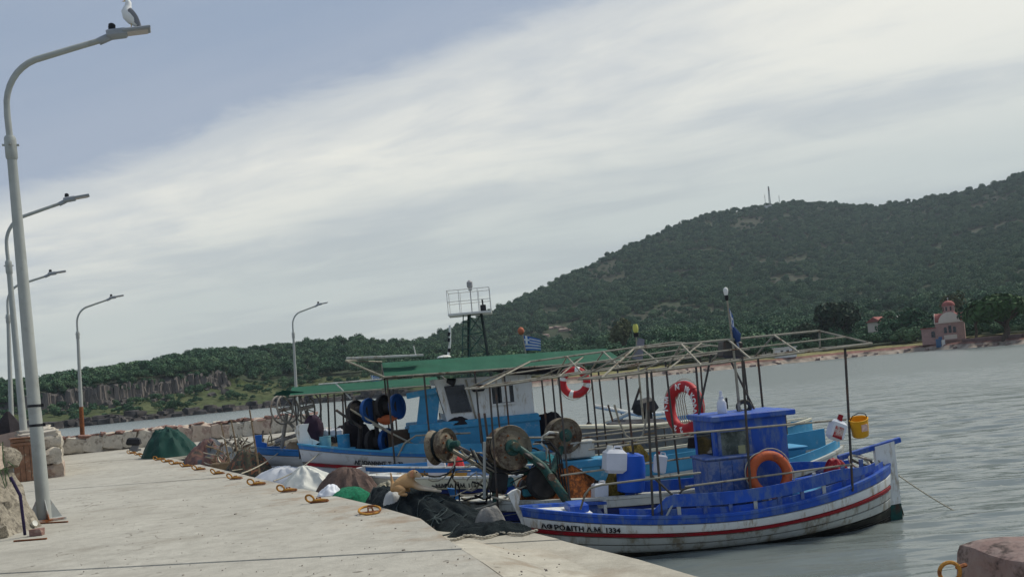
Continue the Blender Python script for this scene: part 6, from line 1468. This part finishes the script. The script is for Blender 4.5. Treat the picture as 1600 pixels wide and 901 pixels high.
def pane(a_, b_, c_, d_, th, nm, mat, parent):        # quad with thickness
    n_ = (b_ - a_).cross(d_ - a_).normalized() * th; m_ = MB(); m_.add([a_, b_, c_, d_, a_ + n_, b_ + n_, c_ + n_, d_ + n_], [(0, 1, 2, 3), (7, 6, 5, 4), (0, 4, 5, 1), (1, 5, 6, 2), (2, 6, 7, 3), (3, 7, 4, 0)]); return obj(nm, m_, mat, parent)
V = Vector
pane(V((2.93, -.6, 1.72)), V((2.93, .6, 1.72)), V((2.80, .6, 2.34)), V((2.80, -.6, 2.34)), .03, 'windscreen', 'glass', cb)
fx = lambda z: 3.0 - .22 * (z - 1.48) / .98
pane(V((3.08, -.735, 1.72)), V((3.52, -.735, 1.72)), V((3.40, -.725, 2.30)), V((2.98, -.725, 2.30)), .012, 'side_window', 'glass', cb)
w2 = pane(V((3.98, -.735, 1.84)), V((4.44, -.735, 1.84)), V((4.44, -.725, 2.2)), V((3.98, -.725, 2.2)), .012, 'side_window', 'glass', cb)
for (x, z, sx, sz) in ((4.21, 1.815, .56, .04), (4.21, 2.215, .56, .03), (3.955, 2.02, .04, .4), (4.465, 2.02, .04, .4), (4.27, 2.02, .17, .34)): obj('window_frame', MB().box((x, -.742, z), (sx, .02, sz)), 'white', cb)
obj('cabin_corner', MB().tube([(3.6, -.74, 1.5), (3.45, -.735, 2.4)], .02, 6), 'pipe', cb)
obj('blue_panel', MB().box((2.62, -.55, 1.85), (.42, .06, .75), Matrix.Rotation(.2, 3, 'Y')).box((2.5, -.55, 2.2), (.62, .3, .12), Matrix.Rotation(-.1, 3, 'Y')), 'sky_blue', r4)
obj('work_lamp', MB().box((3.68, -.85, 2.2), (.26, .18, .14), bev=.03), 'black', cb); obj('horn', MB().tube([(3.05, -.8, 2.42), (3.2, -.85, 2.36)], [.05, .09], 10), 'black', cb)
# green roof: ridge along the middle, near slope in view
def sheet(bt, x0, x1, y, ze0, ze1, zr0, zr1, mat, name, bars=True, nb=7):
    b = MB(); n_ = 30
    rows = []
    for i in range(n_ + 1):
        f = i / n_; x = x0 + (x1 - x0) * f; ze = ze0 + (ze1 - ze0) * f; zr = zr0 + (zr1 - zr0) * f; sag = .018 * math.sin(f * math.pi * nb) ** 2
        rows.append([(x, -y, ze), (x, -y * .5, (ze + zr) / 2 - sag), (x, 0, zr), (x, y * .5, (ze + zr) / 2 - sag), (x, y, ze), (x, y, ze - .012), (x, 0, zr - .014), (x, -y, ze - .012)])
    b.grid(rows, True); o = obj(name, b, mat, bt.root)
    for sd in (-1, 1): bt.bar(V((x0 - .02, sd * y, ze0 - .02)), V((x1 + .02, sd * y, ze1 - .02)), .02, 'pipe', 'roof_bar')
    for k in range(nb + 1):
        f = k / nb; x = x0 + (x1 - x0) * f; ze = ze0 + (ze1 - ze0) * f; zr = zr0 + (zr1 - zr0) * f
        for sd in (-1, 1): bt.bar(V((x, sd * y, ze - .03)), V((x, 0, zr - .03)), .014, 'pipe', 'rafter')
    return o
sheet(B4, 1.75, 6.75, 1.2, 2.62, 2.52, 2.93, 2.82, 'green_sheet', 'roof_sheet')
B4.bar(B4.loc(540, 563, -1.1), V((1.75, -1.2, 2.60)), .02, 'pipe', 'roof_bar'); B4.bar(B4.loc(540, 563, -1.1), V((1.75, 0, 2.95)), .016, 'pipe', 'roof_bar'); B4.bar(V((1.75, -1.2, 2.6)), V((1.75, 1.2, 2.6)), .016, 'pipe', 'roof_bar')
b = MB(); p, q_ = B4.loc(541, 560, -.6), B4.loc(661, 555, -.6); b.box((p + q_) / 2, ((q_ - p).length, .35, .05), Matrix.Rotation(-math.atan2(q_.z - p.z, q_.x - p.x), 3, 'Y'), bev=.01); obj('roof_board', b, 'white_old', r4)
for (x, y) in ((1.8, -1.15), (2.55, -1.2), (3.6, -1.2), (4.2, -1.25), (5.2, -1.25), (5.9, -1.25), (7.3, -1.1), (1.8, 1.15), (5.2, 1.2), (7.3, 1.1)):
    B4.bar(V((x, y, 2.6 - .02 * (x - 1.7))), V((x, y, .85)), .02, 'pipe_dark', 'roof_post')
obj('drip_cloth', MB().add([(3.9, -1.18, 2.56), (5.2, -1.2, 2.52), (5.7, -1.0, 2.34), (4.4, -.9, 2.42)], [(0, 1, 2, 3)]).add([(3.9, -1.18, 2.55), (5.2, -1.2, 2.51), (5.7, -1.0, 2.33), (4.4, -.9, 2.41)], [(3, 2, 1, 0)]), 'tarp_black', r4)
mt = obj('flag_mast', MB().tube([B4.loc(822, 555, .2), B4.loc(816, 520, .2)], .018, 6), 'pipe', r4); greek_flag(mt, B4.loc(817, 524, .2), .42, .34, .35, 4)
obj('mast_buoy', MB().ball(B4.loc(814, 517, .2), (.075, .075, .09), None, 12, 8), pm('faded_orange', (.42, .13, .07), .7), mt)
mt = obj('aerial', MB().tube([B4.loc(700, 560, .3), B4.loc(703, 535, .3), B4.loc(703, 508, .3)], [.03, .028, .025], 8), 'white', r4)
for py in (547, 531, 522): obj('aerial_band', MB().tube([B4.loc(701.5, py + 3, .3), B4.loc(702, py - 3, .3)], .034, 8), 'black', mt)
obj('roof_dish', MB().ball(B4.loc(694, 558, .2), (.16, .16, .05), None, 14, 6), 'white', r4); B4.bar(B4.loc(650, 556, -.3), B4.loc(646, 540, -.3), .014, 'white_old', 'aerial_rod')
# bow haulers with blue discs
def disc(bt, px, py, yl, r, mat, axis, name='hauler_disc'):
    c = bt.loc(px, py, yl); p = obj(name, MB().lathe([(r * .25, .05), (r * .8, .03), (r * .98, .07), (r, .04), (r * .92, -.03), (r * .3, -.05)], c=c, axis=axis, seg=24), mat, bt.root); return p
HB = pm('blue_hauler', (.02, .085, .27), .5, .2, 4, .15); HD = pm('black_hauler', (.03, .028, .028), .7, .3, 5, .3)
for (px, py, m_) in ((555, 645, HD), (575, 642, HB), (598, 637, HD), (619, 635, HB), (583, 692, HD), (604, 690, HB)): disc(B4, px, py, -.35, .28 if py < 680 else .30, m_, (.8, -.58, .05))
for (a_, b_) in (((555, 645), (575, 642)), ((598, 637), (619, 635)), ((583, 692), (604, 690))): B4.bar(B4.loc(*a_, -.35), B4.loc(*b_, -.35), .14, HD, 'hauler_barrel', seg=14)
obj('hauler_rag', MB().ball(B4.loc(605, 655, -.5), (.2, .1, .1), None, 10, 7, lambda d: 1 + .4 * n3(d.x * 2, d.y * 2, d.z * 2)), pm('orange_rag', (.38, .1, .04), .9), r4)
B4.bar(B4.loc(585, 625, -.4), B4.loc(594, 740, -.4), .05, HD, 'hauler_post'); B4.bar(B4.loc(565, 645, -.35), B4.loc(560, 725, -.35), .05, HD, 'hauler_post'); B4.bar(B4.loc(525, 640, -.5), B4.loc(565, 668, -.5), .03, 'pipe_dark', 'hauler_lever'); B4.bar(B4.loc(541, 636, -.5), B4.loc(655, 700, -.7), .022, 'pipe', 'hauler_lever')
B4.bar(B4.loc(582, 662, -.8), B4.loc(655, 698, -.9), .02, 'pipe', 'hauler_lever')
obj('bow_rail', MB().tube([B4.loc(622, 712, -1.1), B4.loc(632, 692, -1.1), B4.loc(650, 680, -1.1), B4.loc(735, 676, -1.15)], .02, 7), 'pipe', r4)
for px in (500, 512, 522, 535): B4.bar(B4.loc(px, 615, .3), B4.loc(px + 3, 690, .3), .02, 'pipe_dark', 'bow_post')
def barrel_thing(bt, px, py, yl, r, h, mat, label, cat='tub', name='plastic_tub'):
    c = bt.loc(px, py, yl); t = thing(name, label, cat, bt.w(c)); obj('shell', MB().lathe([(r * .85, -h / 2), (r, -h * .3), (r, h * .4), (r * 1.04, h * .42), (r * 1.04, h / 2), (r * .9, h / 2), (r * .85, -h * .4)], seg=18), mat, t); obj('lid', MB().lathe([(r * .9, h * .42), (r * .8, h * .47)], seg=18), mat, t); return t
barrel_thing(B4, 537, 690, -.2, .13, .32, 'sky_blue', 'light blue tub on the bow of the large white boat')
barrel_thing(B4, 507, 690, .1, .14, .25, pm('pale_teal', (.2, .38, .42), .5), 'pale teal tub behind the tall white stem')
for k, px in enumerate((505, 518, 528)): jug(('white box left of the canvas bundle on the large boat bow', 'white box in the middle of the bow clutter of the large boat', 'small white box by the hauler of the large boat')[k], B4.w(B4.loc(px, 676, .4)), (.2, .2, .16), name='white_box')
heap('black_canvas', 'black canvas bundle behind the bow haulers of the large boat', 'canvas', B4.w(B4.loc(548, 670, .8)).xy, .75, .4, .75, .1, 'tarp_black', 81, .95, 6, .12, 1.8, .25)
heap('canvas_bundle', 'beige canvas bundle on the bow of the large white boat', 'canvas', B4.w(B4.loc(515, 690, .3)).xy, .5, .3, .3, .1, pm('beige_canvas', (.3, .22, .14), .9, .25, 6, .5), 83, .95, 6, .15, 2, .35)
heap('black_cloth', 'black cloth draped over the stern rail behind the hauler drums', 'cloth', B4.w(B4.loc(858, 675, -.3)).xy, .45, .35, .62, .1, 'tarp_black', 85, B4.loc(858, 690, -.3).z, 5, .08, 4, .12)
heap('dark_net_bundle', 'dark net bundle on the stern of the large boat', 'net heap', B4.w(B4.loc(920, 672, -.3)).xy, .42, .35, .34, .1, 'tarp_black', 87, B4.loc(920, 688, -.3).z, 5, .12, 2.4, .3)
heap('black_gear_bag', 'black gear bag lying on the blue cabin base', 'bag', B4.w((3.2, -.75, 0)).xy, .3, .12, .16, .1, 'tarp_black', 89, 1.47, 4, .1, 2.6, .2)
obj('side_locker', MB().box(B4.loc(640, 690, -.4), (.9, .5, .55), bev=.03), pm('brown_locker', (.07, .05, .035), .8, .3, 4), r4)
obj('stern_board', MB().box(B4.loc(935, 690, .4), (.9, .06, .7), bev=.01), 'sky_blue', r4)
obj('rail_white', MB().tube([B4.loc(928, 634, .9), B4.loc(960, 640, .9), B4.loc(1000, 648, .9), B4.loc(1040, 645, .9)], .05, 7), 'white', r4)
B4.bar(B4.loc(920, 672, .6), B4.loc(985, 645, .6), .05, 'white_old', 'boom')
for px in (1000,): B4.bar(B4.loc(px, 605, .6), B4.loc(px - 12, 640, .6), .03, 'pipe_dark', 'davit')

# ------------------------------------------------------------------ boat 5: white boat, blue stem, green canopy
B5 = Boat('fishing_boat', 'white boat with bright blue stem and low green canopy', (-6.5, 22.7), (1.2, 24.1), 1.15, 1.18, .80, .92, -.4, .15)
r5 = B5.root
B5.hull([(.0, .09, 'mid_blue', 'sheer_strake')] + [(.09 + k * .16, .09 + (k + 1) * .16, MATS['grey_white_hull'], 'plank') for k in range(5)], inner='mid_blue', cap='mid_blue', deck=.55, deckmat='white_old', fore=.12, aft=.9, foremat='mid_blue')
for sd in (-1, 1):
    b = MB(); rows = []
    for i in range(33):
        t = .03 + .95 * i / 32; rows.append([B5.P(t, .29, sd, .0), B5.P(t, .292, sd, .03), B5.P(t, .318, sd, .03), B5.P(t, .32, sd, .0)])
    b.grid(rows, True); obj('rubbing_rail', b, 'navy', r5)
st = [B5.loc(px, py, 0) for px, py in ((397, 680), (409, 679), (409, 690), (417, 692), (417, 701), (402, 703))]
B5.poly([(p.x, p.z) for p in st], -.07, .07, pm('bright_blue', (.02, .14, .5), .45), 'stem_head'); B5.poly([(.03, 1.17), (.14, 1.2), (.32, -.2), (.15, -.2)], -.06, .06, 'white', 'stem_post')
sheet(B5, .9, 4.6, 1.05, 2.42, 2.36, 2.62, 2.56, 'green_sheet', 'canopy_sheet', True, 5)
B5.bar(V((1.6, -.9, 2.62)), V((5.2, -.9, 2.60)), .022, 'white_old', 'canopy_bar'); B5.bar(V((2.0, -.9, 2.62)), V((2.35, -1.05, 2.2)), .02, 'white_old', 'canopy_bar'); B5.bar(V((4.6, -.9, 2.6)), V((4.9, -1.0, 2.3)), .02, 'white_old', 'canopy_bar')
b = MB(); b.add([B5.loc(425, 618, -.8), B5.loc(442, 609, -.8), B5.loc(475, 612, -.8), B5.loc(470, 617, -.8)], [(0, 1, 2, 3)]); obj('canopy_flap', b, pm('dark_green_flap', (.01, .05, .035), .8), r5)
for x in (1.0, 2.2, 3.4, 4.5):
    for sd in (-1, 1): B5.bar(V((x, sd * 1.0, 2.4)), V((x, sd * 1.02, .85)), .02, 'pipe_dark', 'canopy_post')
# bare spoked reels
def spoked(bt, px, py, yl, r, axis, mat, name='spoked_reel'):
    c = bt.loc(px, py, yl); ax = V(axis).normalized(); u = ax.orthogonal().normalized(); v = ax.cross(u)
    p = obj(name, MB().torus(c, r, .022, ax, 28, 7), mat, bt.root); obj('reel_rim', MB().torus(c + ax * .22, r, .022, ax, 28, 7), mat, p)
    for k in range(6):
        an = k * math.pi / 3; d = u * math.cos(an) + v * math.sin(an); obj('spoke', MB().tube([c, c + d * r], .015, 5), mat, p)
    obj('hub', MB().tube([c - ax * .1, c + ax * .32], .05, 8), mat, p)
GM = pm('galv_reel', (.27, .25, .22), .6, .2, 6, .2, .2, wear=(.13, .09, .06), wear_amt=.5)
spoked(B5, 440, 640, -.3, .36, (.75, -.66, .1), GM); spoked(B5, 475, 637, -.3, .38, (.75, -.66, .1), GM)
B5.bar(B5.loc(448, 645, -.2), B5.loc(440, 700, -.2), .05, GM, 'reel_post'); B5.bar(B5.loc(478, 640, -.2), B5.loc(500, 700, -.2), .05, GM, 'reel_post'); B5.bar(B5.loc(430, 690, -.2), B5.loc(485, 672, -.2), .05, GM, 'reel_bar'); B5.bar(B5.loc(452, 660, -.2), B5.loc(482, 692, -.2), .04, GM, 'reel_bar')
mt = obj('flag_pole', MB().tube([B5.loc(585, 606, 0), B5.loc(578, 585, 0)], .015, 6), 'pipe', r5); greek_flag(mt, B5.loc(579, 586, 0), .24, .2, .3, 7)
heap('bow_bundle', 'beige bundle on the bow of the blue stem boat', 'bundle', B5.w((1.0, .2, 0)).xy, .6, .4, .3, 0, MATS['beige_canvas'], 91, .95, 6, .2, 2, .4)
# rusty winch junk and driftwood on the quay before the blue stem boat
jt = thing('scrap_heap', 'tangle of rusty iron rods and driftwood beside the blue stem boat', 'scrap', (edge_px(362, 1.0).x, edge_px(362, 1.0).y, LG), 0)
R = random.Random(77)
for k in range(70):
    x, y = R.uniform(-.7, 1.3), R.uniform(-.3, .9); a_ = R.uniform(-1.6, 1.6); l = R.uniform(.2, .5); z = R.uniform(.1, .7)
    d = V((math.sin(a_) * .6, R.uniform(-.4, .4), math.cos(a_) * .8)).normalized() * l
    obj('rod', MB().tube([V((x, y, z)), V((x, y, z)) + d * .5 + V((R.uniform(-.06, .06), 0, 0)), V((x, y, z)) + d], R.uniform(.012, .03), 6), R.choice(['wood', 'pipe', GM, 'pipe_dark']), jt)
obj('hoop', MB().torus((0, .2, .55), .28, .02, (.6, -.7, .2), 20, 6), GM, jt); obj('base_timber', MB().box((.2, .2, .12), (1.6, .3, .22), Matrix.Rotation(.2, 3, 'Z'), bev=.03), 'wood', jt)
for (px, py, l) in ((345, 660, .9), (361, 655, .9), (390, 640, 1.1)):
    p = edge_px(px + 15, .95); d_ = p.y; a_ = at(px, py, d_); o = obj('driftwood_pole', MB().tube([a_, V((p.x, p.y, LG))], [.018, .025], 6), 'wood'); tag(o, {345: 'leaning driftwood pole next to the patterned blanket heap', 361: 'short leaning pole between the blanket and the scrap heap', 390: 'upright thin stick rising from the scrap heap'}[px], 'pole')
# mooring lines from the bows to the quay rings
rope('mooring_line', 'pale mooring rope from the white bow post to the light blue stem', [B1.w((-.12, 0, .80)), B2.w((.3, -.2, .78)), B2.w((-.05, 0, .78))], .014, 'rope', .03)
rope('mooring_line', 'pale rope sagging from the dark blue boat to the dark nets', [B2.w(B2.loc(800, 770, -.55)), B2.w(B2.loc(765, 788, -.6)), at(722, 797, 12.1)], .014, 'rope', .02)
rope('mooring_line', 'mooring rope from the tall white stem to the quay edge', [B4.w((.35, -.3, 1.2)), E(6.3, .3).to_3d() + V((0, 0, DK + .03))], .014, 'rope', .08)
rope('mooring_line', 'mooring rope from the blue stem boat to the quay edge', [B5.w((.5, -.3, 1.05)), E(9.2, .3).to_3d() + V((0, 0, DK + .03))], .014, 'rope', .06)
rope('mooring_line', 'taut pale rope in front of the camouflage heap', [B5.w((.1, 0, .75)), E(10.2, .3).to_3d() + V((0, 0, DK + .05))], .012, 'rope', .02)

# ================================================================== HAZE
hz = MB().box((0, 500, 140), (4600, 3400, 290)); hm = bpy.data.materials.new('haze_air'); hm.use_nodes = True; t = hm.node_tree
for n in list(t.nodes):
    if n.type != 'OUTPUT_MATERIAL': t.nodes.remove(n)
pv = t.nodes.new('ShaderNodeVolumePrincipled'); pv.inputs['Color'].default_value = (.76, .88, .98, 1); pv.inputs['Density'].default_value = .00013; pv.inputs['Anisotropy'].default_value = 0.1
t.links.new(pv.outputs[0], [n for n in t.nodes if n.type == 'OUTPUT_MATERIAL'][0].inputs['Volume'])
o = obj('haze', hz, hm); o['kind'] = 'stuff'
